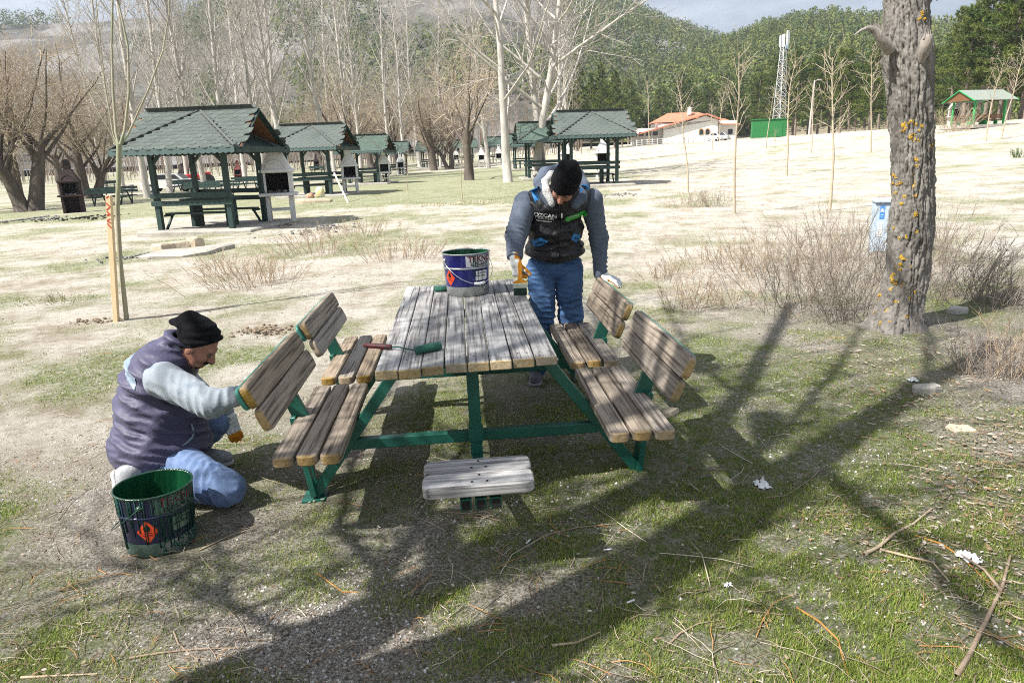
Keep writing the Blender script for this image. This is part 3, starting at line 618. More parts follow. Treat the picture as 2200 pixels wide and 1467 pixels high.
# the pale trees in the middle
plant('spread0', 'pale_tree', G(1092, 393), 'pale upright bare tree with yellow-stained bark, left of the capped man', 1.05, .6)
plant('spread1', 'pale_tree', G(1150, 386), 'wide-branching pale bare tree just left of the standing man', 1.1, 2.2)
plant('poplar1', 'pale_tree', PY(1168, 43), 'slender pale bare tree directly behind the standing man', 1.0, 1.2)
plant('willow2', 'bare_tree', G(1008, 386), 'thick brown-trunked bare tree in the middle of the lawn', .95, 4.0)
plant('willow1', 'bare_tree', G(966, 364), 'dark multi-stemmed bare tree spreading left of the lawn', .72, 5.3)
plant('poplar2', 'pale_tree', G(1050, 362), 'pale leaning trunk between the thick brown tree and the stained pale tree', .9, .3)
# far bare thicket
def thicket():
    T = TubeSet(); r = rng(71)
    for i in range(800):
        px = r.uniform(-250, 1250); Y = r.uniform(105, 165); p = PY(px, Y); h = r.uniform(4, 17); c = np.array([(.24, .185, .14), (.27, .24, .21), (.23, .175, .125)])[r.integers(0, 3)] * r.uniform(.8, 1.2)
        b = np.array(p); t = b + [r.normal() * .5, r.normal() * .5, h]; T.add(np.array([b, (b + t) / 2 + r.normal(size=3) * .2, t]), [.07, .05, .015], 3, c)
        for k in range(10):
            f = r.uniform(.2, .95); q = b + (t - b) * f; d = norm(r.normal(size=3) + [0, 0, 1.3]); T.add(np.array([q, q + d * h * .26 * (1.2 - f)]), [.035, .014], 3, c * r.uniform(.85, 1.2))
    o = T.build('bare_thicket', M['bits'], None, True, 'stuff'); o['label'] = 'far thicket of bare brown trunks and twigs behind the grove'; o['category'] = 'thicket'
thicket()
# pines at the edge of the right-hand field
r_ = rng(9); n_ = 0
PW = ['']
for i, px in enumerate(sorted(float(q + r_.normal() * 6) for q in np.linspace(1215, 2260, 62))):
    Y = 128 + 26 * r_.random() - 38 * sst(1800, 2200, px) + 52 * sst(1320, 1370, px) * sst(1660, 1590, px); p = PY(px, float(Y)); k = r_.integers(0, 5)
    plant(f'pine{k}', 'pine_tree', p, f'green pine, {ordinal(i + 1)} from the left along the forest edge behind the field', .85 + .45 * r_.random() + .1 * sst(1900, 2200, px), r_.random() * 6, 'pines of the forest edge')
for px, Y, k, s, lab in [(2058, 82, 4, 1.05, 'dark green pine left of the green-posted shelter at the right'), (2105, 88, 1, 1.3, 'tall pine rising behind the green-posted shelter'), (2150, 78, 3, 1.35, 'broad bushy pine right behind the green-posted shelter'), (2192, 76, 2, 1.35, 'tallest pine at the right picture edge'), (2235, 80, 3, 1.3, 'pine cut by the right picture edge'), (2030, 96, 2, .95, 'pine just right of the big lichened trunk'), (1862, 100, 0, .9, 'pine directly left of the big lichened trunk'), (1800, 104, 1, .85, 'pine right of the grey lamp pole')]:
    plant(f'pine{k}', 'pine_tree', PY(px, Y), lab, s, px * .1)
# pale larch-like bare trees in front of the pines
for px, py, s, k, lab in [(1395, 306, 1.9, 0, 'tall bare larch left of the red-roofed house'), (1545, 303, 1.6, 1, 'bare pale tree right behind the white house')]:
    plant(f'sapling{k}', 'bare_tree', PY(px, 125), lab, s * 1.5, px)
# young trees on the field
for px, py, s, k, rz, lab in [(1578, 455, 1.02, 0, 0.5, 'young bare yellowish tree standing in front of the turf-green shed'), (1783, 448, .98, 1, 1.5, 'young forked bare tree left of the big trunk'), (1478, 415, 1.0, 2, 2.5, 'young bare tree before the red-roofed house'), (1690, 378, 1.3, 1, .4, 'thin young tree right below the lattice tower'),
        (1872, 328, 1.5, 2, 3.3, 'thin bare tree hugging the left side of the big trunk'), (1742, 330, 1.2, 0, 4.4, 'small bare tree below the lamp pole'), (2118, 305, 1.2, 1, 5.0, 'thin leaning young tree in front of the green-posted shelter'), (2150, 300, 1.35, 2, 5.9, 'slim pale young tree right of the green-posted shelter'), (1646, 318, 1.2, 0, 2.2, 'young tree in front of the left end of the turf-green shed'), (1530, 322, 1.1, 1, 1.2, 'small young tree before the white gable wall')]:
    plant(f'sapling{k}', 'young_tree', G(px, py), lab, s, rz)
for px, py, s, lab in [(994, 432, .55, 'thin dark-stemmed sapling on the sandy edge of the lawn'), (876, 411, .5, 'thin pale sapling stick on the lawn'), (1885 - 220, 345, .5, 'little sapling far across the field')]:
    plant('sapling0', 'sapling', G(px, py), lab, s, px)
# ---------------------------------------------------------------- roofed shelters
def gazebo(loc, rz, label, shingles='joined', s=1.0, detail=True, roofmat='shingle', tilt=0):
    t = thing('gazebo', label, 'gazebo', loc, rz, 'green shingle-roofed picnic shelters'); t.scale = (s, s, s)
    hw, eave, rise, ov = .98, 2.12, .98, 1.64
    b = MB(); b.box((.15, 0, .02), (3.1, 2.9, .16), None, .03); b.build('slab', M['concrete'], t)
    for sx in (-1, 1):
        for sy in (-1, 1):
            p = MB(); p.box((sx * hw, sy * hw, 1.13), (.13, .13, 2.1), None, .008)
            p.bar((sx * hw, sy * hw, 1.75), (sx * (hw - .32), sy * hw, 2.1), .07, .09, (0, 1, 0)); p.build('post', M['gaz_green'], t)
    # two benches with backs, and a table
    for sy in (-1, 1):
        for z in (.78, .98):
            p = MB(); p.box((0, sy * (hw + .085), z), (2 * hw + .24, .04, .13), None, .005); p.build('back_rail', M['gaz_green'], t)
        for k in range(2):
            p = MB(); p.box((0, sy * (hw - .20 - k * .16), .50), (2 * hw - .16, .145, .045), None, .005); p.build('seat_board', M['gaz_green'], t)
        for sx in (-1, 1):
            p = MB(); p.box((sx * (hw - .10), sy * (hw - .28), .455), (.06, .42, .05)); p.bar((sx * (hw - .10), sy * (hw - .42), .44), (sx * (hw - .10), sy * (hw - .08), .1), .05, .05); p.build('seat_brace', M['gaz_green'], t)
    if detail:
        for k in range(4):
            p = MB(); p.box((0, -.27 + k * .18, .83), (1.5, .165, .045), None, .005); p.build('table_board', M['gaz_green'], t)
        for sx in (-1, 1):
            p = MB(); p.box((sx * .5, 0, .45), (.1, .5, .7)); p.build('table_leg', M['gaz_green'], t)
    # roof: pyramid over the posts + gable running crosswise at the same ridge height
    apex = Vector((0, 0, eave + rise)); c = [Vector((x * ov, y * ov, eave)) for x, y in ((-1, -1), (1, -1), (1, 1), (-1, 1))]
    roof = MB(); th = Vector((0, 0, -.05))
    V = c + [apex] + [v + th for v in c] + [apex + th]
    roof.add(V, [[0, 1, 4], [1, 2, 4], [2, 3, 4], [3, 0, 4], [9, 6, 5], [9, 7, 6], [9, 8, 7], [9, 5, 8], [0, 5, 6, 1], [1, 6, 7, 2], [2, 7, 8, 3], [3, 8, 5, 0]])
    rf = roof.build('roof', M['gaz_green'], t)
    gl, gy, gz = 1.56, 1.36, eave + .02
    g = MB(); rl = Vector((-gl, 0, eave + rise + .015)); rr_ = Vector((gl, 0, eave + rise + .015))
    q = [Vector((-gl - .12, -gy, gz)), Vector((gl + .12, -gy, gz)), Vector((gl + .12, gy, gz)), Vector((-gl - .12, gy, gz))]
    V = q + [rl, rr_] + [v + th for v in q] + [rl + th, rr_ + th]
    g.add(V, [[0, 1, 5, 4], [2, 3, 4, 5], [6, 10, 11, 7], [8, 11, 10, 9], [0, 4, 10, 6], [4, 3, 9, 10], [1, 7, 11, 5], [5, 11, 8, 2], [0, 6, 7, 1], [2, 8, 9, 3]])
    gg = g.build('gable_roof', M['pine_board'], t)
    # shingles: overlapping scalloped tabs
    sw, sh = .30, .215
    ol = [(-sw / 2, .12), (-sw / 2, -.06), (-sw * .40, -.115), (-sw * .22, -.15), (0, -.162), (sw * .22, -.15), (sw * .40, -.115), (sw / 2, -.06), (sw / 2, .12)]
    def tab(name, par):
        m = MB(); n = len(ol); m.add([(x, y, .014 if y < .1 else .004) for x, y in ol] + [(x, y, 0) for x, y in ol], [list(range(n))] + [[n + i, n + (i + 1) % n, (i + 1) % n, i] for i in range(n)]); return m
    tm = tab('shingle', None); tme = bpy.data.meshes.new('shingle'); tme.from_pydata([tuple(v) for v in tm.V], [], tm.F); tme.materials.append(M[roofmat])
    joined = MB()
    def face(o, u, v, L, width, par, clip):
        nrm = u.cross(v).normalized(); rows = int(L / (sh * .80)); Mx = Matrix((u, v, nrm)).transposed()
        for j in range(rows + 1):
            d = .12 + j * L / (rows + .5) ; w_ = width(d / L); k = int(w_ / sw) + 2
            for i in range(-k, k + 1):
                x = i * sw * .985 + (sw / 2 if j % 2 else 0)
                if not clip(x, d / L): continue
                p = o + u * x + v * d + nrm * (.012 + .002 * (i % 2)); tw = random.uniform(-.03, .03)
                if shingles == 'each':
                    ob = bpy.data.objects.new('shingle', tme); ob.parent = par; COL.objects.link(ob); ob.location = p; ob.rotation_euler = (Mx @ Matrix.Rotation(tw, 3, 'Z')).to_euler()
                else:
                    Mr = Mx @ Matrix.Rotation(tw, 3, 'Z'); joined.add([p + Mr @ Vector(a) for a in tm.V], tm.F)
    for k, (a, b2) in enumerate(((0, 1), (1, 2), (2, 3), (3, 0))):
        A, B = c[a], c[b2]; mid = (A + B) / 2; u = (B - A).normalized(); v = (apex - mid); L = v.length; v = v / L
        if k == 0: face(mid, u, v, L, lambda f: ov * (1 - f), rf, lambda x, f: abs(x) < ov * (1.01 - f))
        else: face(mid, u, v, L, lambda f: ov * (1 - f), rf, lambda x, f: ov * (.55 - f * .55) < abs(x) < ov * (1.01 - f) if k in (1, 3) else abs(x) < ov * (1.01 - f))
    for sy in (-1, 1):
        mid = Vector((0, sy * gy, gz)); u = Vector((-sy, 0, 0)); v = Vector((0, -sy * gy, rise)); L = v.length; v = v / L
        face(mid, u, v, L, lambda f: gl + .1, gg, lambda x, f: ov * (.93 - f) < abs(x) < gl + .02 + .1 * (1 - f))
    if shingles != 'each': joined.build('shingles', M[roofmat], t, kind='stuff')
    # ridge caps, scalloped fascia, rake boards
    for k in range(4):
        rc = MB(); rc.tube([c[k] + Vector((0, 0, .045)), c[k] * .5 + apex * .5 + Vector((0, 0, .035)), apex + Vector((0, 0, .04))], .034, 6); rc.build('ridge_cap', M['ridge_cap'], rf)
    rc = MB(); rc.tube([rl + Vector((0, 0, .015)), (rl + rr_) / 2 + Vector((0, 0, .02)), rr_ + Vector((0, 0, .015))], .036, 6); rc.build('ridge_cap', M['ridge_cap'], gg)
    for k, (a, b2) in enumerate(((0, 1), (1, 2), (2, 3), (3, 0))):
        A, B = c[a], c[b2]; u = (B - A).normalized(); L = (B - A).length; n = 22; poly = [(0, .02), (L, .02)]
        for i in range(n * 4, -1, -1): f = i / (n * 4); poly.append((f * L, -.10 - .035 * abs(math.sin(f * n * math.pi))))
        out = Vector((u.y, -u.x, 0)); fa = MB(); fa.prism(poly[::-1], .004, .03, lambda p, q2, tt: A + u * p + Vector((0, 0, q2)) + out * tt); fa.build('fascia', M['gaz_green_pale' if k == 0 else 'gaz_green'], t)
    for sx in (-1, 1):
        for sy in (-1, 1):
            rk = MB(); rk.bar((sx * (gl + .07), sy * (gy + .02), gz - .05), (sx * (gl + .02), 0, eave + rise - .03), .03, .15, (1, 0, 0)); rk.build('rake_board', M['gaz_green'], t)
    for sy in (-1, 1):
        pb = MB(); pb.box((0, sy * hw, 2.15), (2 * hw + 1.1, .1, .1)); pb.build('beam', M['gaz_green'], t)
    for sx in (-1, 1):
        pb = MB(); pb.box((sx * hw, 0, 2.16), (.09, 2 * hw + 1.1, .1)); pb.build('beam', M['gaz_green'], t)
    return t
random.seed(3)
def glow(px, py): return G(px, py)
g1 = G(432, 503); g1 = Vector((g1.x, g1.y + 1.02, 0)); g1.z = Hf(g1.x, g1.y) + .02
gazebo(g1, R(-6), 'nearest green shingle-roofed picnic shelter, at the left', 'each')
GZ = [(672, 425, -6, 1.02, 'second green-roofed shelter in the left row, behind the white barbecue'), (786, 397, -6, 1.0, 'third shelter in the left row, with worn roof shingles'), (846, 378, -5, 1.0, 'fourth, small-looking shelter at the end of the left row'),
      (1274, 403, 3, 1.02, 'green-roofed shelter right behind the standing man'), (1172, 386, 3, .98, 'shaded shelter partly hidden behind the one near the standing man'), (1068, 352, 4, 1.0, 'far shelter seen between the pale tree trunks'), (925, 362, 0, 1.0, 'far shelter left of the dark multi-stemmed tree'), (760 + 240, 353, 2, 1.0, 'far shelter behind the thick brown trunk'), (1130, 366, 4, .95, 'far shelter roof peeping between two pale trunks')]
for px, py, rz, s, lab in GZ:
    p = G(px, py); p = Vector((p.x, p.y + 1.0, 0)); p.z = Hf(p.x, p.y) + .02
    gazebo(p, R(rz), lab, 'joined', s, roofmat='shingle_far' if p.y > 35 else 'shingle')

# ---------------------------------------------------------------- barbecues
def barbecue(loc, rz, label, m, s=1.0, solid=False, arch=True):
    t = thing('barbecue', label, 'barbecue', loc, rz, 'masonry barbecues beside the shelters'); t.scale = (s, s, s)
    w, d = .80, .58
    if solid:
        b = MB(); b.box((-w / 2 + .06, 0, .36), (.1, d, .74)); b.build('side_wall', M[m], t); b = MB(); b.box((w / 2 - .06, 0, .36), (.1, d, .74)); b.build('side_wall', M[m], t); b = MB(); b.box((0, d / 2 - .05, .36), (w - .22, .06, .74)); b.build('back_wall', M[m], t)
    else:
        for sx in (-1, 1):
            b = MB(); b.box((sx * .30, -.18, .34), (.12, .10, .72), None, .015); b.box((sx * .30, .2, .34), (.12, .10, .72), None, .015); b.box((sx * .30, 0, .64), (.12, .30, .12)); b.build('leg', M[m], t)
        b = MB(); b.box((0, 0, .36), (.50, .5, .05)); b.build('shelf', M[m], t)
    b = MB(); b.box((0, -.06, .75), (w + .16, d + .18, .08), None, .015); b.build('table_slab', M[m], t)
    z0, z1 = .795, 1.30
    b = MB(); b.box((-w / 2 + .07, .03, (z0 + z1) / 2), (.10, d - .06, z1 - z0)); b.box((w / 2 - .07, .03, (z0 + z1) / 2), (.10, d - .06, z1 - z0)); b.box((0, d / 2 - .03, (z0 + z1) / 2), (w - .25, .05, z1 - z0)); b.build('firebox', M[m], t)
    b = MB(); b.box((0, d / 2 - .065, 1.04), (w - .26, .012, .48)); b.box((-w / 2 + .126, .03, 1.04), (.008, d - .12, .48)); b.box((w / 2 - .126, .03, 1.04), (.008, d - .12, .48)); b.box((0, .0, 1.285), (w - .26, d - .16, .012)); b.build('sooty_lining', M['soot'], t)
    b = MB(); r = rng(5)
    for i in range(26): b.box((r.uniform(-.24, .24), r.uniform(-.18, .18), .80 + r.random() * .04), (.07, .06, .05), Matrix.Rotation(r.random() * 3, 3, 'Z'))
    b.build('ash_heap', M['ash'], t, kind='stuff')
    b = MB(); b.box((0, 0, 1.345), (w + .06, d + .04, .09), None, .015); b.build('mantel', M[m], t)
    b = MB(); x0, y0, x1, y1 = w / 2 - .01, d / 2 - .01, .15, .13; za, zb = 1.39, 1.86
    V = [(-x0, -y0, za), (x0, -y0, za), (x0, y0, za), (-x0, y0, za), (-x1, -y1 + .06, zb), (x1, -y1 + .06, zb), (x1, y1 + .06, zb), (-x1, y1 + .06, zb)]
    b.add(V, [[3, 2, 1, 0], [4, 5, 6, 7], [0, 1, 5, 4], [1, 2, 6, 5], [2, 3, 7, 6], [3, 0, 4, 7]])
    hd = b.build('hood', M[m], t)
    if arch:
        a = MB(); a.tube([(math.cos(q) * .25, -y0 + .0 + .25 * .39 * math.sin(q) - .008, za + .02 + .20 * math.sin(q)) for q in np.linspace(.1, math.pi - .1, 10)], .014, 5); a.build('arch_moulding', M[m], hd)
    b = MB()
    poly = [(-.13, 1.85), (.13, 1.85), (.13, 2.18)] + [(.13 * math.cos(q), 2.18 + .12 * math.sin(q)) for q in np.linspace(.2, math.pi - .2, 7)] + [(-.13, 2.18)]
    b.prism(poly, -.07, .19, lambda u, v, tt: Vector((u, tt, v))); ch = b.build('chimney', M[m], t)
    b = MB(); poly = [(-.07, 2.1), (.07, 2.1), (.07, 2.18)] + [(.07 * math.cos(q), 2.18 + .06 * math.sin(q)) for q in np.linspace(.2, math.pi - .2, 5)] + [(-.07, 2.18)]
    b.prism(poly, -.078, -.072, lambda u, v, tt: Vector((u, tt, v))); b.prism(poly, -.04, .16, lambda u, v, tt: Vector((.13 + (.002 if tt >= 1 else .004), u + .06, v))) if False else None
    b.build('flue_opening', M['soot'], ch)
    return t
BQ = [(600, 481, 14, 'bbq_white', 1.1, False, 'nearest white barbecue, beside the first shelter'), (153, 459, 20, 'bbq_dark', 1.02, True, 'soot-blackened dark barbecue near the left edge'), (752, 418, 16, 'bbq_white', .98, False, 'white barbecue between the second and third shelters'), (826, 395, 14, 'bbq_white', .98, False, 'white barbecue between the third and fourth shelters'), (861, 378, 12, 'bbq_white', .95, False, 'small-looking white barbecue right of the fourth shelter'),
      (1297, 386, -8, 'bbq_white', 1.0, False, 'white barbecue behind the shelter near the standing man'), (1218, 375, -6, 'bbq_white', 1.0, False, 'greyish white barbecue left of the shelter posts near the standing man'), (512, 392, 10, 'bbq_brick', 1.0, True, 'red barbecue seen through the first shelter'), (394, 399, 10, 'bbq_dark', 1.0, True, 'blackened barbecue seen through the left half of the first shelter'), (981, 357, 4, 'bbq_white', 1.0, False, 'far white barbecue just left of the thick brown trunk'), (1072, 356, 2, 'bbq_white', 1.0, False, 'far white barbecue under the far middle shelter'), (1035, 360, 2, 'bbq_white', 1.0, False, 'far white barbecue between the brown trunk and leaning trunk'), (680, 366, 10, 'bbq_dark', 1.0, True, 'far dark barbecue among the poplars, behind the second shelter')]
for px, py, rz, m, s, sol, lab in BQ:
    p = G(px, py); p = Vector((p.x, p.y + .3, 0)); p.z = Hf(p.x, p.y); barbecue(p, R(rz), lab, m, s, sol)

# ---------------------------------------------------------------- far green picnic tables
def far_table(loc, rz, label):
    t = thing('picnic_table', label, 'picnic table', loc, rz, 'dark green picnic tables of the grove')
    for k in range(4): b = MB(); b.box((0, -.3 + k * .2, .75), (1.9, .185, .045)); b.build('top_board', M['gaz_green'], t)
    for sy in (-1, 1):
        for k in range(2): b = MB(); b.box((0, sy * (.68 + k * .16), .45), (1.9, .145, .045)); b.build('seat_board', M['gaz_green'], t)
        for z in (.68, .85): b = MB(); b.box((0, sy * (.98 + z * .08), z), (1.9, .03, .13)); b.build('back_board', M['gaz_green'], t)
    for sx in (-1, 1):
        b = MB()
        for sy in (-1, 1): b.bar((sx * .65, sy * .25, .72), (sx * .65, sy * .8, 0), .06, .06); b.bar((sx * .65, sy * .8, 0), (sx * .65, sy * 1.06, .9), .05, .05)
        b.box((sx * .65, 0, .40), (.05, 1.6, .06)); b.build('leg_frame', M['gaz_green'], t)
    return t
for px, py, rz, lab in [(245, 440, 8, 'dark green picnic table right of the sooty barbecue'), (232, 408, 30, 'dark picnic table far behind the wooden stake'), (400, 412, 5, 'dark green table behind the left half of the first shelter'), (460, 428, -5, 'long dark green table just behind the first shelter'), (540, 408, 0, 'dark green table behind the nearest white barbecue'), (684, 372, 0, 'far picnic table seen above the second shelter bench'), (430, 396, 20, 'far dark table between poplar trunks behind the first shelter')]:
    p = G(px, py); far_table(p, R(rz), lab)

# ---------------------------------------------------------------- house, fence, shed, tower, lamp, cars
def house():
    D = 150; p = PY(1466, D, 300); t = thing('house', 'white house with terracotta tile roofs on the far side of the field', 'house', p, R(-4)); 
    def X(px): return (px - 1466) / FPX * D * 1.03
    zz = lambda py: (303 - py) / FPX * D * 1.03
    w = MB(); w.box((X(1478), 2, 1.8), (X(1530) - X(1425), 8, 3.8)); wg = w
    w.prism([(X(1425), 3.7), (X(1530), 3.7), (X(1530), zz(262)), (X(1505), zz(254)), (X(1425), zz(278))], -2.0, 6.0, lambda u, v, tt: Vector((u, tt, v))); w.build('wall', M['plaster'], t)
    w = MB(); w.box((X(1398), 3, 1.5), (X(1428) - X(1370), 6, 3.2)); w.build('wall', M['plaster'], t)
    w = MB(); w.box((X(1552), 4, 2), (X(1575) - X(1532), 7, 4.2)); w.build('wall', M['plaster'], t)
    w = MB(); w.box((X(1487), 9.5, zz(262) / 2), (X(1556) - X(1420), 7.4, zz(262))); w.build('wall', M['plaster'], t)
    def slab(name, a, b, y0, y1, th=.28, ey=-.02):
        m = MB(); (x0, z0), (x1, z1) = a, b; V = [Vector((x0, y0, z0)), Vector((x1, y0, z1)), Vector((x1, y1, z1)), Vector((x0, y1, z0))]; u = Vector((0, 0, th)); V += [v + u for v in V]
        m.add(V, [[3, 2, 1, 0], [4, 5, 6, 7], [0, 1, 5, 4], [1, 2, 6, 5], [2, 3, 7, 6], [3, 0, 4, 7]]); return m.build(name, M['terracotta'], t)
    slab('roof', (X(1362), zz(289)), (X(1507), zz(252)), -2.9, 6.3); slab('roof', (X(1507) + .02, zz(252)), (X(1536), zz(263)), -2.9, 6.3)
    m = MB(); a = [(X(1412), 5, zz(261)), (X(1562), 5, zz(261)), (X(1562), 14, zz(261)), (X(1412), 14, zz(261)), (X(1450), 9.5, zz(241)), (X(1512), 9.5, zz(241))]
    m.add(a, [[0, 1, 5, 4], [1, 2, 5], [2, 3, 4, 5], [3, 0, 4], [3, 2, 1, 0]]); m.build('roof', M['terracotta'], t)
    m = MB(); a = [(X(1526), -.5, zz(270)), (X(1580), -.5, zz(272)), (X(1580), 8, zz(272)), (X(1526), 8, zz(270)), (X(1530), 4, zz(256)), (X(1556), 4, zz(258))]
    m.add(a, [[0, 1, 5, 4], [1, 2, 5], [2, 3, 4, 5], [3, 0, 4], [3, 2, 1, 0]]); m.build('roof', M['terracotta'], t)
    m = MB(); m.box((X(1492), 8, zz(239)), (.7, .7, 1.6)); m.build('chimney', M['plaster'], t)
    for cx in (1499, 1511):
        def arch(wd, z1, zc): return [(X(cx) - wd, zz(289)), (X(cx) + wd, zz(289)), (X(cx) + wd, z1)] + [(X(cx) + wd * math.cos(q), z1 + wd * math.sin(q)) for q in np.linspace(.3, math.pi - .3, 6)] + [(X(cx) - wd, z1)]
        f = MB(); f.prism(arch(.52, zz(282), 0), -2.1, -2.04, lambda u, v, tt: Vector((u, tt, v))); fo = f.build('window', M['arch_trim'], t)
        g = MB(); g.prism(arch(.36, zz(282.5), 0), -2.14, -2.105, lambda u, v, tt: Vector((u, tt, v))); g.build('pane', M['glass_dark'], fo)
    for cx in (1384, 1398, 1412):
        f = MB(); f.box((X(cx), -.03, 2.0), (1.0, .1, .8)); f.build('window', M['glass_dark'], t)
    f = MB(); f.box((X(1561), .45, zz(285)), (.9, .12, 1.0)); f.build('window', M['glass_dark'], t)
house()
def fence():
    t = thing('fence', 'white rail fence in front of the red-roofed house', 'fence', PY(1440, 132, 300)); 
    b0 = Vector(t.location)
    xs = np.linspace(1368, 1524, 15)
    for i, px in enumerate(xs):
        p = PY(px, 132, 300) - b0; m = MB(); m.box((p.x, 0, p.z + .55), (.14, .14, 1.3)); m.build('post', M['plaster'], t)
    for k in range(3):
        m = MB(); a = PY(1368, 132, 300) - b0; b = PY(1524, 132, 300) - b0; m.bar(Vector((a.x, -.1, a.z + .35 + k * .36)), Vector((b.x, -.1, b.z + .35 + k * .36)), .05, .2, (0, 1, 0)); m.build('rail', M['plaster'], t)
fence()
def shed():
    p = PY(1655, 118, 297); t = thing('shed', 'small shed clad in green artificial turf below the lattice tower', 'shed', p, R(-14))
    m = MB(); m.box((-.4, 0, 1.35), (5.2, 2.6, 2.9), None, .05); m.build('wall', M['turf'], t); m = MB(); m.box((-.4, 0, 2.86), (5.5, 2.9, .12), None, .03); m.build('roof', M['turf'], t); m = MB(); m.box((-.4, 0, -.15), (5.5, 2.9, .4)); m.build('plinth', M['concrete'], t)
    m = MB(); m.box((1.2, -1.33, 1.15), (.9, .05, 2.0)); m.build('door', M['turf'], t)
shed()
def tower():
    D = 122; p = PY(1671, D, 297); t = thing('cell_tower', 'white lattice cell tower carrying antenna panels', 'tower', p, R(30)); zt = 17.2; t.scale = (.78, .78, .82)
    b0, b1 = 1.05, .42
    cor = lambda z, sx, sy: Vector((sx * (b0 + (b1 - b0) * z / zt), sy * (b0 + (b1 - b0) * z / zt), z))
    for sx in (-1, 1):
        for sy in (-1, 1): m = MB(); m.bar(cor(-.3, sx, sy), cor(zt, sx, sy), .12, .12); m.build('leg', M['steel_white'], t)
    zs = [0]; 
    while zs[-1] < zt - .5: zs.append(zs[-1] + 1.45 * (1 - .35 * zs[-1] / zt))
    C = [(-1, -1), (1, -1), (1, 1), (-1, 1)]
    for i in range(len(zs) - 1):
        for k in range(4):
            a, b = C[k], C[(k + 1) % 4]
            if i % 2: a, b = b, a
            m = MB(); m.bar(cor(zs[i], *a), cor(zs[i + 1], *b), .06, .06); m.bar(cor(zs[i + 1], *a), cor(zs[i + 1], *b), .05, .05); m.build('brace', M['steel_white'], t)
    for x, y, z, w, h, mm in [(-.75, -.5, 18.3, .55, 2.3, 'antenna'), (.15, -.8, 18.9, .7, 2.5, 'antenna'), (1.15, -.1, 18.7, .55, 2.0, 'antenna'), (.95, -.1, 17.3, .6, 1.0, 'antenna_blue'), (-.2, .7, 18.3, .55, 2.2, 'antenna')]:
        m = MB(); m.box((x, y, z), (w, .25, h), Matrix.Rotation(math.atan2(x, -y), 3, 'Z'), .03); m.build('antenna_panel', M[mm], t)
    m = MB(); m.tube([(0, 0, zt - 1), (0, 0, zt + 2.2)], .08, 8); m.tube([(-.75, -.4, 17.6), (0, 0, 17.6), (1.0, -.1, 17.6)], .06, 6); m.build('mast', M['steel_white'], t)
    m = MB(); m.tube([(.3, -.4, 17.0), (.5, -.6, 16.4), (.8, -.4, 16.6), (1.0, -.1, 17.2)], .07, 6); m.build('cable', M['black_rubber'], t)
tower()
def lamp():
    p = PY(1738, 100, 292); t = thing('lamp_pole', 'grey concrete lamp pole with a short arm before the pines', 'lamp pole', p)
    m = MB(); m.tube([(0, 0, -.2), (.1, 0, 3.5), (.22, 0, 7.2)], [.16, .13, .10], 8); m.build('pole', M['mast'], t); m = MB(); m.tube([(.22, 0, 7.1), (.7, 0, 7.2)], .05, 6); m.build('arm', M['mast'], t); m = MB(); m.box((.85, 0, 7.2), (.55, .22, .14), None, .03); m.build('lamp_head', M['mast'], t)
lamp()
def car(loc, rz, label, m, name='parked_car'):
    t = thing(name, label, 'car', loc, rz); prof = [(-2.1, .35), (-2.15, .75), (-1.75, .92), (-1.25, 1.0), (-.75, 1.42), (.75, 1.45), (1.45, 1.0), (2.05, .85), (2.12, .35)]
    b = MB(); b.prism(prof, -.85, .85, lambda u, v, tt: Vector((u, tt, v))); b.build('body', M[m], t)
    for sy in (-1, 1):
        g = MB(); g.prism([(-1.05, 1.02), (-.68, 1.36), (-.03, 1.38), (-.03, 1.02)], sy * .853, sy * .865, lambda u, v, tt: Vector((u, tt, v))); g.build('window', M['glass_dark'], t)
        g = MB(); g.prism([(.05, 1.02), (.05, 1.38), (.68, 1.37), (1.2, 1.02)], sy * .853, sy * .865, lambda u, v, tt: Vector((u, tt, v))); g.build('window', M['glass_dark'], t)
        for x in (-1.35, 1.35):
            wv = MB(); wv.prism([(x + .33 * math.cos(a), .33 + .33 * math.sin(a)) for a in np.linspace(0, 2 * math.pi, 14)[:-1]], sy * .72, sy * .88, lambda u, v, tt: Vector((u, tt, v))); wo = wv.build('wheel', M['tyre'], t)
            wv = MB(); wv.prism([(x + .18 * math.cos(a), .33 + .18 * math.sin(a)) for a in np.linspace(0, 2 * math.pi, 10)[:-1]], sy * .882, sy * .895, lambda u, v, tt: Vector((u, tt, v))); wv.build('rim', M['steel_white'], wo)
    for sx, ang in ((-1, 0), (1, 0)):
        g = MB()
        if sx > 0: g.add([(1.50, -.7, 1.0), (1.50, .7, 1.0), (.80, .65, 1.45), (.80, -.65, 1.45)], [[0, 1, 2, 3]])
        else: g.add([(-1.30, -.7, 1.0), (-1.30, .7, 1.0), (-.80, .65, 1.43), (-.80, -.65, 1.43)], [[3, 2, 1, 0]])
        g.build('windscreen', M['glass_dark'], t)
    for sy in (-.6, .6): g = MB(); g.box((2.1, sy, .72), (.06, .3, .14)); g.build('headlight', M['plastic_white'], t)
car(PY(1541, 134, 300), R(-70), 'white car parked in front of the red-roofed house', 'car_white')
car(PY(366, 58, 385), R(185), 'white car parked among the poplars behind the first shelter', 'car_white')
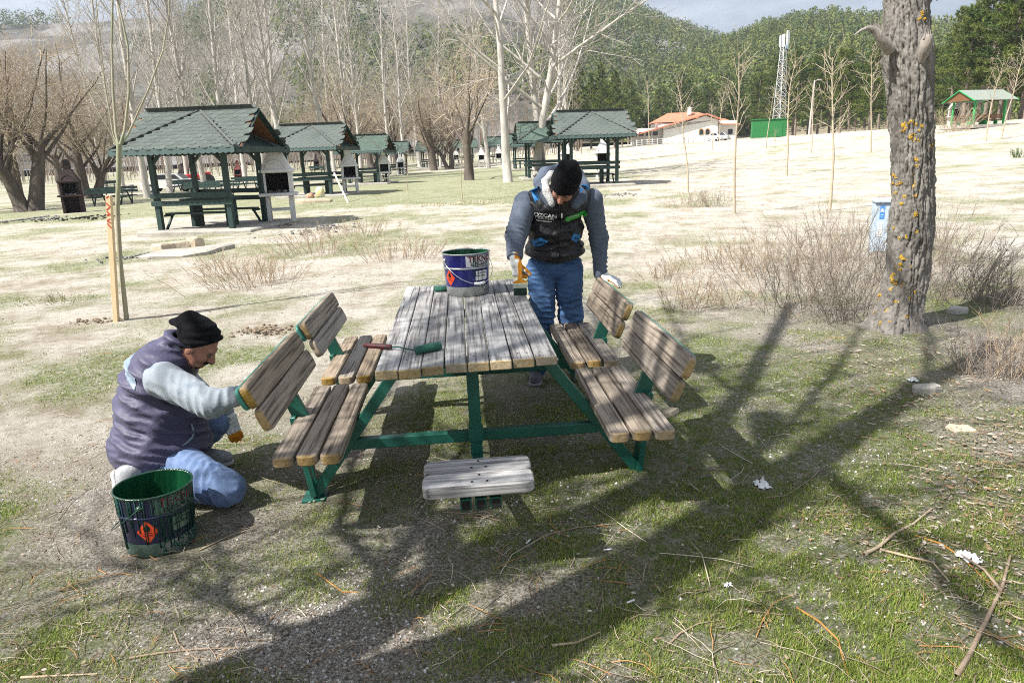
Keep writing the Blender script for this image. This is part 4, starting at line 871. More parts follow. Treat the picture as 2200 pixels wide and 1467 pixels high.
def tractor():
    p = PY(428, 66, 385); t = thing('tractor', 'small red tractor far behind the first shelter', 'tractor', p, R(200))
    m = MB(); m.box((.5, 0, .95), (1.5, .7, .55), None, .08); m.build('bonnet', M['car_red'], t); m = MB(); m.box((-.6, 0, 1.2), (.9, 1.0, .4), None, .05); m.build('seat_deck', M['car_red'], t)
    for x, y, r in ((-.7, .65, .62), (-.7, -.65, .62), (.95, .5, .36), (.95, -.5, .36)):
        w_ = MB(); w_.prism([(x + r * math.cos(a), r + r * math.sin(a)) for a in np.linspace(0, 2 * math.pi, 16)[:-1]], y - .13, y + .13, lambda u, v, tt: Vector((u, tt, v))); w_.build('wheel', M['tyre'], t)
    m = MB(); m.tube([(.8, .1, 1.2), (.8, .1, 1.8)], .04, 6); m.build('exhaust', M['tyre'], t)
tractor()
def green_shelter():
    p = G(2128, 273); p.y += .5; t = thing('shelter', 'open shelter with bright green posts and pale metal roof at the right', 'shelter', Vector((p.x, p.y + 1.2, Hf(p.x, p.y + 1.2))), R(10)); t.scale = (.72, .8, .82)
    m = MB(); m.box((0, 0, .02), (5.2, 4.4, .3)); m.build('slab', M['concrete'], t)
    for sx in (-1, 1):
        for sy in (-1, 1): m = MB(); m.box((sx * 1.9, sy * 1.35, 1.3), (.16, .16, 2.3)); m.build('post', M['bright_green'], t)
    for sy in (-1, 1):
        m = MB(); V = [Vector((-2.7, sy * 2.0, 2.35)), Vector((2.7, sy * 2.0, 2.35)), Vector((2.7, 0, 3.35)), Vector((-2.7, 0, 3.35))]; V += [v + Vector((0, 0, .06)) for v in V]
        m.add(V, [[3, 2, 1, 0], [4, 5, 6, 7], [0, 1, 5, 4], [1, 2, 6, 5], [2, 3, 7, 6], [3, 0, 4, 7]]); m.build('roof', M['roof_metal'], t)
        for sx in (-1, 1): m = MB(); m.bar((sx * 2.72, sy * 2.05, 2.33), (sx * 2.72, 0, 3.36), .06, .16, (1, 0, 0)); m.build('rake_board', M['bright_green'], t)
        m = MB(); m.box((0, sy * 1.35, 2.5), (4.6, .1, .14)); m.build('beam', M['bright_green'], t)
        for k, z in enumerate((.72, .92)): m = MB(); m.box((0, sy * 1.2, z + .1), (3.6, .05, .16)); m.build('back_board', M['pine_board'], t)
        m = MB(); m.box((0, sy * .85, .6), (3.6, .5, .06)); m.build('seat', M['pine_board'], t)
        for x in (-1.4, 0, 1.4): m = MB(); m.box((x, sy * .9, .38), (.1, .4, .4)); m.build('seat_leg', M['bright_green'], t)
    for sx in (-1, 1): m = MB(); m.prism([(-1.9, 2.38), (1.9, 2.38), (0, 3.3)], sx * 2.55, sx * 2.6, lambda u, v, tt: Vector((tt, u, v))); m.build('gable_board', M['pine_board'], t)
    m = MB(); m.box((0, 0, .95), (2.8, .8, .06)); m.build('table_top', M['pine_board'], t)
    for x in (-1, 1): m = MB(); m.box((x, 0, .55), (.1, .5, .75)); m.build('table_leg', M['bright_green'], t)
    barbecue(Vector((p.x - .9, p.y + 2.8, Hf(p.x, p.y + 2.8))), R(-20), 'white barbecue under the green-posted shelter at the right', 'bbq_white', 1.1)
green_shelter()
# ---------------------------------------------------------------- the picnic table being painted
def board_mesh(name, L, W, T, rc, m, bev=.004):
    """plank lying along local X with rounded corners"""
    o = []
    for cx, cy, a0 in ((1, 1, 0), (-1, 1, 90), (-1, -1, 180), (1, -1, 270)):
        for k in range(5): a = R(a0 + k * 22.5); o.append((cx, cy, math.cos(a), math.sin(a)))
    V = []; n = len(o)
    for z, ins in ((-T / 2, bev), (-T / 2 + bev, 0), (T / 2 - bev, 0), (T / 2, bev)):
        for cx, cy, ca, sa in o: V.append((cx * (L / 2 - rc) + ca * (rc - ins), cy * (W / 2 - rc) + sa * (rc - ins), z))
    F = [list(range(n))[::-1], [3 * n + i for i in range(n)]] + [[r * n + i, r * n + (i + 1) % n, r * n + n + (i + 1) % n, r * n + n + i] for r in range(3) for i in range(n)]
    me = bpy.data.meshes.new(name); me.from_pydata(V, [], F); me.materials.append(m); return me
TC = Vector((-.26, 4.28, 0)); TYAW = R(3.9); TTILT = -.013
TM = Matrix.Translation(TC) @ Matrix.Rotation(TYAW, 4, 'Z') @ Matrix.Rotation(TTILT, 4, 'Y')
def picnic():
    t = thing('picnic_table', 'weathered grey plank picnic table on green steel frame in the foreground', 'picnic table', TC); t.rotation_euler = (0, TTILT, TYAW)
    r = rng(12)
    def put(name, me, loc, rot, par=t):
        o = bpy.data.objects.new(name, me); o.parent = par; COL.objects.link(o); o.location = loc; o.rotation_euler = rot; return o
    top = board_mesh('top_board', 2.22, .1035, .046, .006, M['wood_top'])
    for k in range(8):
        put('top_board', top, (-.022 - .381 + k * .109, .005 + r.normal() * .006 - .045 * (3.5 - k) / 3.5 * .8, .727 + r.normal() * .0012), (r.normal() * .004, r.normal() * .001, math.pi / 2 + r.normal() * .0012))
    sb = board_mesh('seat_board', 1.03, .094, .048, .032, M['wood_seat'], .006); bb = board_mesh('back_board', 1.0, .113, .038, .036, M['wood_seat'], .006)
    for sx in (-1, 1):
        for s0 in (-.86, .30):
            for k in range(3): put('seat_board', sb, (sx * (.655 + k * .106), s0 + r.normal() * .006, .426 + r.normal() * .001), (0, 0, math.pi / 2))
            for k in range(2):
                z = .632 + k * .110; off = .905 + (z - .6) * .42
                put('back_board', bb, (sx * off, s0 - .02 + r.normal() * .006, z), Matrix.Rotation(math.pi / 2, 3, 'Z').to_euler() if False else (Matrix.Rotation(-sx * R(67), 3, 'Y') @ Matrix.Rotation(math.pi / 2, 3, 'Z')).to_euler())
    es = board_mesh('end_seat_board', .445, .128, .05, .035, M['wood_top'], .006)
    for k in range(2): put('end_seat_board', es, (-.005, -1.725 + k * .131, .432), (0, 0, 0))
    # steel frame
    W = .056
    for s0 in (-.83, .32):
        for sx in (-1, 1):
            m = MB(); m.bar((sx * .36, s0, .70), (sx * .87, s0, .005), W, W, (0, 1, 0), .004); m.build('diagonal_leg', M['frame_green'], t)
            for dy in (-.036, .036):
                m = MB(); m.bar((sx * .868, s0 + dy, .01), (sx * .925, s0 + dy, .46), .03, .04, (0, 1, 0), .003); m.build('outer_leg', M['frame_green'], t)
            m = MB(); m.bar((sx * .875, s0, .40), (sx * 1.013, s0, .76), .028, .078, (1, 0, 0), .003); m.build('back_post', M['frame_green'], t)
            m = MB(); m.box((sx * .76, s0, .385), (.36, .045, .03)); m.build('seat_bracket', M['frame_green'], t)
            m = MB(); m.box((sx * .87, s0, -.012), (.12, .14, .02)); m.build('foot_plate', M['frame_green'], t)
            m = MB(); m.bar((sx * (1.012), s0 - .47, .80), (sx * 1.012, s0 + .45, .80), .022, .10, (0, 0, 1)) if False else None
        m = MB(); m.box((0, s0, .275), (1.30, .05, .056), None, .004); m.build('stretcher', M['frame_green'], t)
        m = MB(); m.box((-.02, s0, .679), (.82, .05, .048)); m.build('top_bearer', M['frame_green'], t)
    # freshly painted strip behind each back rest
    for sx in (-1, 1):
        for s0 in (-.86, .30):
            z = .742; off = .905 + (z - .6) * .42; pl = put('painted_rail', board_mesh('painted_rail', .98, .104, .018, .03, M['frame_green_light'], .004), (sx * (off + .029 * .92), s0 - .02 + (.05 if sx > 0 else -.03), z - .029 * .39 + .004), (Matrix.Rotation(-sx * R(67), 3, 'Y') @ Matrix.Rotation(math.pi / 2, 3, 'Z')).to_euler())
    m = MB(); m.box((0, -.255, .275), (.06, 1.08, .056), None, .004); m.build('spine_beam', M['frame_green'], t)
    m = MB(); m.box((0, -.868, .30), (.078, .078, .07), None, .004); m.build('post_sleeve', M['frame_green'], t)
    m = MB(); m.box((0, -.83 - .035, .34), (.062, .062, .68), None, .004); m.build('centre_post', M['frame_green'], t)
    m = MB(); m.bar((0, -.87, .16), (0, -1.62, .35), .055, .05, (0, 0, 1), .003); m.build('end_seat_beam', M['frame_green'], t)
    for dx in (-.06, .0, .06): m = MB(); m.bar((dx, -1.58, .362), (dx, -1.77, .365), .045, .05, (0, 0, 1), .003); m.build('end_seat_arm', M['frame_green'], t); m = MB(); m.bar((dx, -1.7705, .365), (dx, -1.7725, .365), .034, .038, (0, 0, 1)); m.build('tube_end_shade', M['soot'], t)  # black plate stands in for the shade inside the open tube end
    m = MB(); m.box((0, -1.66, .397), (.30, .09, .018)); m.build('end_seat_bracket', M['frame_green'], t)
    sc = MB()
    for k in range(8):
        for s0 in (-.98, -.30, .30, .95):
            for dx in (-.022, .022): sc.lathe([(.0045, .7503), (.0045, .7515), (.001, .752)], 6, (-.022 - .381 + k * .109 + dx, s0 + r.normal() * .004, 0))
    sc.build('screws', M['soot'], t, kind='stuff')
    sc = MB()
    for k in range(2):
        for dx in (-.03, .03, .0): sc.lathe([(.006, .4575), (.006, .459), (.001, .4605)], 6, (dx, -1.725 + k * .131 + (.03 if dx == 0 else -.03), 0))
    sc.build('end_seat_screws', M['soot'], t, kind='stuff')
    return t
picnic()
TZ = .7515                                               # top surface in table space
def on_table(px, py, dz=0.0):
    d = ray(px, py); o = Vector((0, 0, CAMH)); n = (TM.to_3x3() @ Vector((0, 0, 1))); p0 = TM @ Vector((0, 0, TZ + dz)); t = (p0 - o).dot(n) / d.dot(n); return o + d * t

# ---------------------------------------------------------------- text helpers
def text_mesh(body, size, bold=0.0, align='LEFT'):
    cu = bpy.data.curves.new('txt', 'FONT'); cu.body = body; cu.size = size; cu.align_x = align; cu.offset = bold; cu.resolution_u = 3
    o = bpy.data.objects.new('txt', cu); COL.objects.link(o); bpy.context.view_layer.update()
    me = bpy.data.meshes.new_from_object(o.evaluated_get(bpy.context.evaluated_depsgraph_get())); bpy.data.objects.remove(o)
    V = [v.co.copy() for v in me.vertices]; F = [list(p.vertices) for p in me.polygons]; bpy.data.meshes.remove(me); return V, F
def densify(V, F, mx):                                     # split big faces so a flat decal can follow a curve
    import bmesh
    bm = bmesh.new(); vs = [bm.verts.new(v) for v in V]
    for f in F:
        try: bm.faces.new([vs[i] for i in f])
        except ValueError: pass
    bmesh.ops.triangulate(bm, faces=bm.faces[:])
    for _ in range(4):
        e = [x for x in bm.edges if x.calc_length() > mx]
        if not e: break
        bmesh.ops.subdivide_edges(bm, edges=e, cuts=1); bmesh.ops.triangulate(bm, faces=bm.faces[:])
    bm.verts.index_update(); V = [v.co.copy() for v in bm.verts]; F = [[v.index for v in f.verts] for f in bm.faces]; bm.free(); return V, F

# ---------------------------------------------------------------- paint buckets
BH, RB, RT = .300, .150, .168
def brad(z): return RB + (RT - RB) * z / BH
def bucket(loc, label, rz, dirty, tilt=(0, 0)):
    t = thing('paint_bucket', label, 'paint bucket', loc); t.rotation_euler = (tilt[0], tilt[1], rz)
    B = 'blue_tin_dirty' if dirty else 'blue_tin'; N = 48
    m = MB(); m.lathe([(RB - .004, .0), (RB, .003), (brad(.068), .068)], N); m.build('tin_base', M['tin_dirty' if dirty else 'tin'], t, True)
    m = MB(); m.lathe([(brad(.068), .068), (brad(.19), .19)], N); m.build('lower_wall', M[B], t, True)
    m = MB(); m.lathe([(brad(.19), .19), (brad(.193) + .004, .193), (brad(.197) + .005, .197), (brad(.201) + .004, .201), (brad(.204), .204)], N); m.build('bead', M['tin' if not dirty else B], t, True)
    m = MB(); m.lathe([(brad(.204), .204), (brad(.292), .292)], N); m.build('upper_wall', M[B], t, True)
    m = MB(); m.lathe([(RT - .004, .290), (RT + .004, .291), (RT + .006, .296), (RT + .003, .301), (RT - .003, .300), (RT - .005, .294)], N); m.build('rim', M['wet_green' if dirty else 'tin'], t, True)
    m = MB(); m.lathe([(RT - .005, .296), (RB - .003, .03)], N); m.lathe([(RB - .003, .031), (.09, .031), (.001, .031)], N); m.build('inner_wall', M['wet_green'], t, True)
    m = MB(); zp = .085 if dirty else .12; m.lathe([(brad(zp) - .005, zp), (.08, zp - .001), (.0008, zp)], 32); m.build('paint_surface', M['wet_green'], t, True)
    def wrap(name, V, F, a0, z0, mm, lift=.0012, par=t):
        V, F = densify(V, F, .02); return meshobj(name, [((brad(z0 + v[1]) + lift) * math.sin(a0 + v[0] / .16), -(brad(z0 + v[1]) + lift) * math.cos(a0 + v[0] / .16), z0 + v[1]) for v in V], F, M[mm], par)
    def rect(w, h, x=0, y=0): return [Vector((x, y, 0)), Vector((x + w, y, 0)), Vector((x + w, y + h, 0)), Vector((x, y + h, 0))], [[0, 1, 2, 3]]
    rd = R(0)
    lab = wrap('name_label', *rect(.250, .078), R(2), .208, 'label_grey' if not dirty else 'tin_dirty')
    V, F = text_mesh('TEKNO', .056, .0016); wrap('lettering', V, F, R(7), .243, 'print_black', .002, lab)
    V, F = text_mesh('TEKNO', .056, -.0012); wrap('lettering', V, F, R(7.6), .2435, 'print_red', .0026, lab)
    V, F = text_mesh('ELEGANT', .034, .0007); wrap('lettering', V, F, R(13), .214, 'print_black', .002, lab)
    lb = wrap('batch_label', *rect(.105, .066), R(25), .110, 'label_white' if not dirty else 'tin_dirty')
    V, F = text_mesh('GLASTONE', .0155, .0004); wrap('lettering', V, F, R(29), .156, 'print_black', .002, lb)
    V, F = text_mesh('0005 YESIL', .0165, .0005); wrap('lettering', V, F, R(27), .136, 'print_black', .002, lb)
    s = .058; ad = R(-46 if not dirty else -14); dm = wrap('hazard_diamond', [Vector((0, -s, 0)), Vector((s * .82, 0, 0)), Vector((0, s, 0)), Vector((-s * .82, 0, 0))], [[0, 1, 2, 3]], ad, .132, 'orange', .0015)
    fl = [(-.012, .004), (-.016, .016), (-.011, .026), (-.007, .020), (-.004, .034), (.002, .042), (.003, .030), (.008, .034), (.010, .024), (.015, .018), (.012, .004), (.006, -.001), (-.006, -.001)]
    wrap('flame_mark', [Vector((x, y, 0)) for x, y in fl], [list(range(len(fl)))], ad, .134, 'print_black', .0024, dm)
    wrap('mark_bar', *rect(.036, .003, -.018, -.008), ad, .132, 'print_black', .0024, dm); wrap('mark_bar', *rect(.044, .006, -.022, -.020), ad, .132, 'print_red', .0024, dm)
    # green drips running down from the rim
    r = rng(31 if dirty else 32); d = MB()
    for i in range(46 if dirty else 7):
        a = r.uniform(-1.3, 1.45) if dirty else r.uniform(.25, .8); z1 = .296; z0 = z1 - (r.uniform(.06, .27) if dirty else r.uniform(.03, .25)); w = r.uniform(.0012, .0030)
        P = [((brad(z) + .0018) * math.sin(a + q), -(brad(z) + .0018) * math.cos(a + q), z) for z, q in ((z1, 0), ((z1 + z0) / 2, r.normal() * .008), (z0, r.normal() * .012))]
        d.tube(P, [w, w * .9, w * 1.3], 5)
    if dirty:
        for i in range(22):
            a = r.uniform(.05, 1.3); z = r.uniform(.006, .075); P = [((brad(z) + .001) * math.sin(a), -(brad(z) + .001) * math.cos(a), z), ((brad(z) + .003) * math.sin(a + .02), -(brad(z) + .003) * math.cos(a + .02), z + .012)]; d.tube(P, [r.uniform(.006, .014), .004], 6)
    d.build('drips', M['drip_green'], t, True, kind='stuff')
    # bail handle
    ears = (R(-62), R(118)) if not dirty else (R(-20), R(-200))
    for a in ears:
        m = MB(); z = .25; c = Vector((math.sin(a) * brad(z), -math.cos(a) * brad(z), z)); o = Vector((math.sin(a), -math.cos(a), 0)); m.tube([c - o * .001, c + o * .004, c + o * .008, c + o * .012], [.017, .016, .010, .008], 10); m.build('ear', M['tin' if not dirty else 'wet_green'], t, True)
    e0, e1 = [Vector((math.sin(a) * (RT + .008), -math.cos(a) * (RT + .008), .25)) for a in ears]
    mid = (ears[0] + ears[1]) / 2; dn = Vector((math.sin(mid), -math.cos(mid), 0)); P = []
    for q in np.linspace(0, math.pi, 15):
        P.append((e0 + e1) / 2 + (e0 - e1) / 2 * math.cos(q) + (dn * .205 + Vector((0, 0, -.155))) * math.sin(q))
    if dirty: P = [e0 + (Vector(p) - e0) * 1.0 for p in P]; P = [Vector((-.0, 0, 0)) + p for p in P]
    P = [p if not dirty else e0 + (p - e0) * 1.0 for p in P]; m = MB(); m.tube(P, .0023, 6); m.build('handle', M['wire' if not dirty else 'drip_green'], t, True)
    g0, g1 = (9, 11) if False else (6, 8)
    if not dirty: m = MB(); m.tube([P[6], P[7], P[8]], .0105, 10); m.build('handle_grip', M['plastic_white'], t, True)
    return t
bp = on_table(1006, 629); bo = bucket(bp, 'blue paint bucket with TEKNO ELEGANT label standing on the table', TYAW * .3, False); bo.rotation_euler = (0, TTILT, 0)
gp = onz(347, 1157, -.02); gp.z = Hf(gp.x, gp.y) - .0; bucket(gp, 'paint-smeared blue bucket on the grass beside the kneeling man', R(24), True, (R(-1.5), R(1)))

# ---------------------------------------------------------------- rollers and brush
def roller(h0, h1, k0, k1, label):
    """handle end, handle start, roller ends (points on the table top)"""
    t = thing('paint_roller', label, 'paint roller', (0, 0, 0)); c = (h0 + h1 + k0 + k1) / 4; t.location = c
    L = lambda v, z=0: (v - c) + Vector((0, 0, z))
    m = MB(); a, b = L(h0, .016), L(h1, .016); d = (b - a); m.tube([a, a + d * .1, a + d * .35, a + d * .7, b - d * .02, b], [.010, .0145, .0135, .0155, .013, .008], 10); m.build('handle', M['roller_handle'], t, True)
    m = MB(); m.tube([b - d * .02, b + d * .25 + Vector((0, .0, .004)), b + (L(k0, .02) - b) * .55 + Vector((.0, -.03, .012)), L(k0, .024), L(k0 * .7 + k1 * .3, .022)], .0042, 7); m.build('wire_arm', M['frame_green'], t, True)
    m = MB(); a, b = L(k0, .022), L(k1, .022); d = b - a; m.tube([a, a + d * .02, a + d * .5, b - d * .03, b], [.012, .0205, .0215, .0205, .010], 14); m.build('roller_sleeve', M['roller_green'], t, True)
    return t
roller(on_table(783, 748), on_table(842, 752), on_table(893, 762), on_table(948, 751), 'small paint roller with dark red handle lying on the near table end')
roller(on_table(1002, 625), on_table(985, 622), on_table(965, 626), on_table(934, 627), 'green paint roller sleeve poking out behind the bucket on the table')
# ---------------------------------------------------------------- stake and sapling at the left
sp_ = G(248, 690); st = thing('wooden_stake', 'new square wooden stake with red paint marks beside the sapling', 'stake', sp_)
tp = aty(234, 420, sp_.y - .02) - sp_; m = MB(); m.bar((0, 0, -.1), tp, .055, .055, (0, 1, .02), .004); m.build('post', M['fresh_wood'], st)
m = MB(); rr = rng(2)
for i in range(9):
    f = rr.uniform(.74, .99); p = Vector(tp) * f; m.bar(p + Vector((-.02, -.0292, 0)), p + Vector((.018, -.0292, rr.uniform(-.06, .06))), .014, .002, (0, 1, 0))
m.build('red_marks', M['red_paint'], st)
def left_sapling():
    b = G(273, 686); t = thing('young_tree', 'slim green-barked sapling splitting into tall stems beside the stake', 'tree', b); Y = b.y
    P = lambda px, py, dy=0: np.array(aty(px, py, Y + dy) - b)
    A = TubeSet(); A.add([P(274, 700), P(272, 684), P(258, 560), P(252, 450), P(255, 380), P(256, 310)], [.029, .028, .026, .026, .026, .029], 12); A.build('trunk', M['bark_sapling'], t)
    S = TubeSet()
    for pts, rad in [([(256, 315), (249, 285), (243, 200), (240, 100), (242, 0), (246, -140)], .024), ([(258, 312), (268, 280), (277, 200), (275, 100), (262, 40), (248, -20), (235, -150)], .022), ([(258, 314), (275, 290), (320, 190), (350, 110), (363, 30), (365, -120)], .015), ([(254, 316), (243, 288), (225, 180), (212, 60), (200, -60)], .012), ([(252, 318), (240, 290), (205, 230), (185, 150), (180, 60)], .006)]:
        rad *= .8; q = [P(x, y, .05 * i) for i, (x, y) in enumerate(pts)]; S.add(q, np.linspace(rad, rad * .45, len(q)), 8)
    S.build('stems', M['bark_sapling'], t); T = TubeSet(); r = rng(6)
    for (x0, y0, x1, y1) in [(243, 200, 200, 150), (277, 180, 300, 130), (350, 110, 385, 60), (225, 180, 190, 200), (268, 280, 330, 250), (212, 60, 175, 10), (240, 120, 262, 60), (320, 190, 345, 205), (205, 230, 180, 180), (290, 240, 345, 160)]:
        a, b2 = P(x0, y0, .1), P(x1, y1, .15 + r.normal() * .1); T.add([a, (a + b2) / 2 + r.normal(size=3) * .03, b2], [.006, .004, .002], 4)
    T.build('twigs', M['bark_sapling'], t)
left_sapling()

# ---------------------------------------------------------------- the big lichened trunk
def big_tree():
    Y = 6.35; gb = PY(1925, Y, 715); t = thing('big_tree', 'thick rough-barked tree trunk with orange lichen at the right', 'tree', gb)
    prof = [(760, 1830, 2010), (722, 1856, 1990), (700, 1872, 1982), (665, 1886, 1984), (620, 1897, 1990), (550, 1908, 2000), (450, 1912, 2004), (350, 1913, 2003), (250, 1910, 2004), (180, 1906, 2006), (130, 1896, 2006), (95, 1896, 2003), (50, 1898, 1993), (0, 1899, 1991), (-120, 1902, 1982), (-300, 1908, 1972), (-480, 1915, 1962)]
    zc = []; 
    for py, a, b in prof:
        p = aty((a + b) / 2, py, Y); w_ = (aty(b, py, Y) - aty(a, py, Y)).length / 2 * (.92 if py < 690 else 1); zc.append((p.z - gb.z, p.x - gb.x, w_))
    zc = np.array(zc); nz, na = 500, 170; z = np.linspace(zc[0, 0], zc[-1, 0], nz); cx = np.interp(z, zc[:, 0], zc[:, 1]); rd = np.interp(z, zc[:, 0], zc[:, 2])
    ker = np.hanning(15); ker /= ker.sum(); cx = np.convolve(np.pad(cx, 7, 'edge'), ker, 'valid'); rd = np.convolve(np.pad(rd, 7, 'edge'), ker, 'valid')
    a = np.arange(na) * 2 * np.pi / na; Aa, Zz = np.meshgrid(a, z, indexing='xy')
    # furrowed bark: stretched ridged noise, periodic in angle by blending
    tw = Zz * .30 + .12 * np.sin(Zz * 2.1) + .22 * (vnoise(Zz, np.cos(Aa), .25, 77) - .5) + .12 * (vnoise(Zz, np.sin(Aa) * 2, .09, 78) - .5)
    def rn(sc, zs, seed):
        u = ((Aa + tw) % (2 * np.pi)) * .21; n1 = vnoise(u, Zz * zs, sc, seed); n2 = vnoise(u - 2 * np.pi * .21, Zz * zs, sc, seed); bl = sst(.85, 1.0, ((Aa + tw) % (2 * np.pi)) / (2 * np.pi)); return n1 * (1 - bl) + n2 * bl
    def worley(cu, cz, seed, jit=.9):
        per = int(round(2 * np.pi * .21 / cu)); U = ((Aa + tw) % (2 * np.pi)) / (2 * np.pi) * per; U = U + (vnoise(Aa * 0 + U, Zz, .35, seed + 5) - .5) * 0; Wz = Zz / cz; iu = np.floor(U).astype(int); iz = np.floor(Wz).astype(int); F1 = np.full(U.shape, 9.); F2 = F1.copy()
        def hs(a, b, k): q = (a * 73856093 ^ b * 19349663 ^ (seed + k) * 83492791) & 0xffff; q = (q * 40503 + 12345) & 0xffff; q ^= q >> 7; return ((q * 30011) & 0xffff) / 65535.
        for du in (-1, 0, 1):
            for dz in (-1, 0, 1):
                a, b = iu + du, iz + dz; aw = a % per; d = np.hypot(a + .5 + (hs(aw, b, 1) - .5) * jit - U, b + .5 + (hs(aw, b, 2) - .5) * jit - Wz); F2 = np.where(d < F1, F1, np.minimum(F2, d)); F1 = np.minimum(F1, d)
        return F2 - F1
    zw = Zz; w1 = worley(.060, .62, 3); w2 = worley(.034, .26, 8); wob = rn(.03, .5, 51) * .10
    crack = np.exp(-((w1 + wob * .6) / .16) ** 1.5); crack2 = np.exp(-((w2 + wob * .5) / .14) ** 1.5)
    plate = rn(.03, .55, 15); fine = rn(.010, .6, 23)
    disp = -.032 * crack - .010 * crack2 + .016 * (plate - .5) + .012 * (fine - .5) + .03 * (rn(.16, .22, 31) - .5)
    flare = 1 + .22 * np.exp(-((Zz - 0) / .16)) * (.6 + .6 * np.sin(Aa * 5 + .7)) * (Zz < .6)
    Rr = rd[:, None] * flare * np.where(np.abs(Zz - 2.05) < .5, 1, 1) + disp
    X = cx[:, None] + Rr * np.cos(Aa); Yv = Rr * np.sin(Aa); V = np.stack([X, Yv, Zz], -1).reshape(-1, 3)
    i = np.arange(nz * na).reshape(nz, na); F = np.stack([i[:-1], np.roll(i, -1, 1)[:-1], np.roll(i, -1, 1)[1:], i[1:]], -1).reshape(-1, 4)
    tr = fastmesh('trunk', V, F, M['bark_big'], t, True)
    bvh = BVHTree.FromPolygons([tuple(v) for v in V], [tuple(f) for f in F])
    # lichen patches where they show
    L = MB(); r = rng(44)
    spots = [(1948, 265, 9), (1968, 272, 10), (1962, 290, 9), (1972, 300, 7), (1955, 297, 7), (1940, 280, 5), (1968, 342, 6), (1970, 357, 5), (1922, 378, 6), (1924, 396, 6), (1921, 416, 5), (1935, 393, 5), (1963, 396, 8), (1960, 375, 3), (1943, 425, 5), (1967, 423, 5), (1938, 438, 5), (1968, 462, 6), (1920, 490, 4), (1970, 497, 5), (1932, 512, 4), (1947, 510, 4), (1937, 556, 7), (1937, 580, 7), (1917, 592, 7), (1920, 608, 9), (1915, 618, 5), (1887, 632, 8), (1886, 645, 6), (1924, 648, 6), (1878, 672, 5), (1905, 668, 5), (1953, 640, 5), (1949, 680, 5), (1980, 45, 7), (1981, 30, 5), (1966, 628, 4), (1912, 690, 4), (1940, 610, 4), (2000, 315, 3), (1926, 575, 4), (1957, 572, 3), (1890, 695, 4)]
    for px, py, sz in spots:
        o = Vector((0, 0, CAMH)) - gb; 
        for k in range(6):
            d = ray(px + r.normal() * sz * .45, py + r.normal() * sz * .55); h = bvh.ray_cast(o, d.normalized())
            if h[0] is None: continue
            p, nn = h[0], h[1]; nn = nn if nn.dot(d) < 0 else -nn; rad = sz * .0043 * r.uniform(.2, .75); u = nn.orthogonal().normalized(); v = nn.cross(u); q = 9
            ring = [p + (u * math.cos(j * 6.283 / q) + v * math.sin(j * 6.283 / q)) * rad * r.uniform(.45, 1.4) - nn * .003 for j in range(q)]; L.add(ring + [p + nn * .005], [[j, (j + 1) % q, q] for j in range(q)])
    L.build('lichen_patches', M['lichen'], t, kind='stuff')
    # torn branch stubs
    P = lambda px, py, y=Y: np.array(aty(px, py, y) - gb)
    S = TubeSet(); S.add([P(1912, 108, 6.25), P(1898, 92, 6.2), P(1888, 76, 6.18), P(1878, 62, 6.18), P(1864, 60, 6.18), P(1850, 66, 6.18), P(1834, 77, 6.18)], [.05, .042, .036, .026, .018, .012, .005], 9)
    for k in range(9): x = 1872 + k * 3.2; S.add([P(x, 72 + k * 1.5, 6.2), P(x - 1, 62 - r.random() * 6, 6.2), P(x - 4 + r.normal() * 4, 50 - r.random() * 16, 6.2)], [.012, .006, .0008], 4)
    S.build('torn_stub', M['bark_fresh'], t)
    S = TubeSet(); S.add([P(1978, 140, 6.18), P(1984, 115, 6.12), P(1992, 88, 6.08), P(1996, 74, 6.07)], [.02, .042, .050, .036], 9)
    for k in range(6): S.add([P(1984 + k * 3.4, 84, 6.06), P(1984 + k * 3.4 + r.normal() * 3, 74 - r.random() * 16, 6.06)], [.012, .001], 4)
    S.build('torn_stub', M['bark_fresh'], t)
    S = TubeSet(); S.add([P(1985, 30), P(1994, 5), P(2004, -12), P(2030, -90), P(2080, -220), P(2200, -420)], [.03, .024, .03, .028, .022, .012], 7); S.add([P(2000, -5), P(2008, -2), P(2014, 3)], [.01, .006, .002], 4)
    for (x0, y0, x1, y1, y2) in [(1940, -400, 1760, -900, 5.6), (1945, -450, 2100, -1000, 6.9), (1950, -300, 2060, -700, 5.9), (1930, -350, 1850, -760, 7.0), (1938, -470, 1960, -1200, 6.3)]:
        a, b = P(x0, y0), P(x1, y1, y2); S.add([a, a * .6 + b * .4 + r.normal(size=3) * .08, b], [.07, .05, .015], 7)
        for k in range(12):
            f = r.uniform(.25, 1); q = a + (b - a) * f; e = q + norm(r.normal(size=3) + norm(b - a) * .8) * r.uniform(.4, 1.1); S.add([q, (q + e) / 2 + r.normal(size=3) * .05, e], [.013, .008, .003], 4)
    S.build('upper_limbs', M['bark_big'], t)
big_tree()
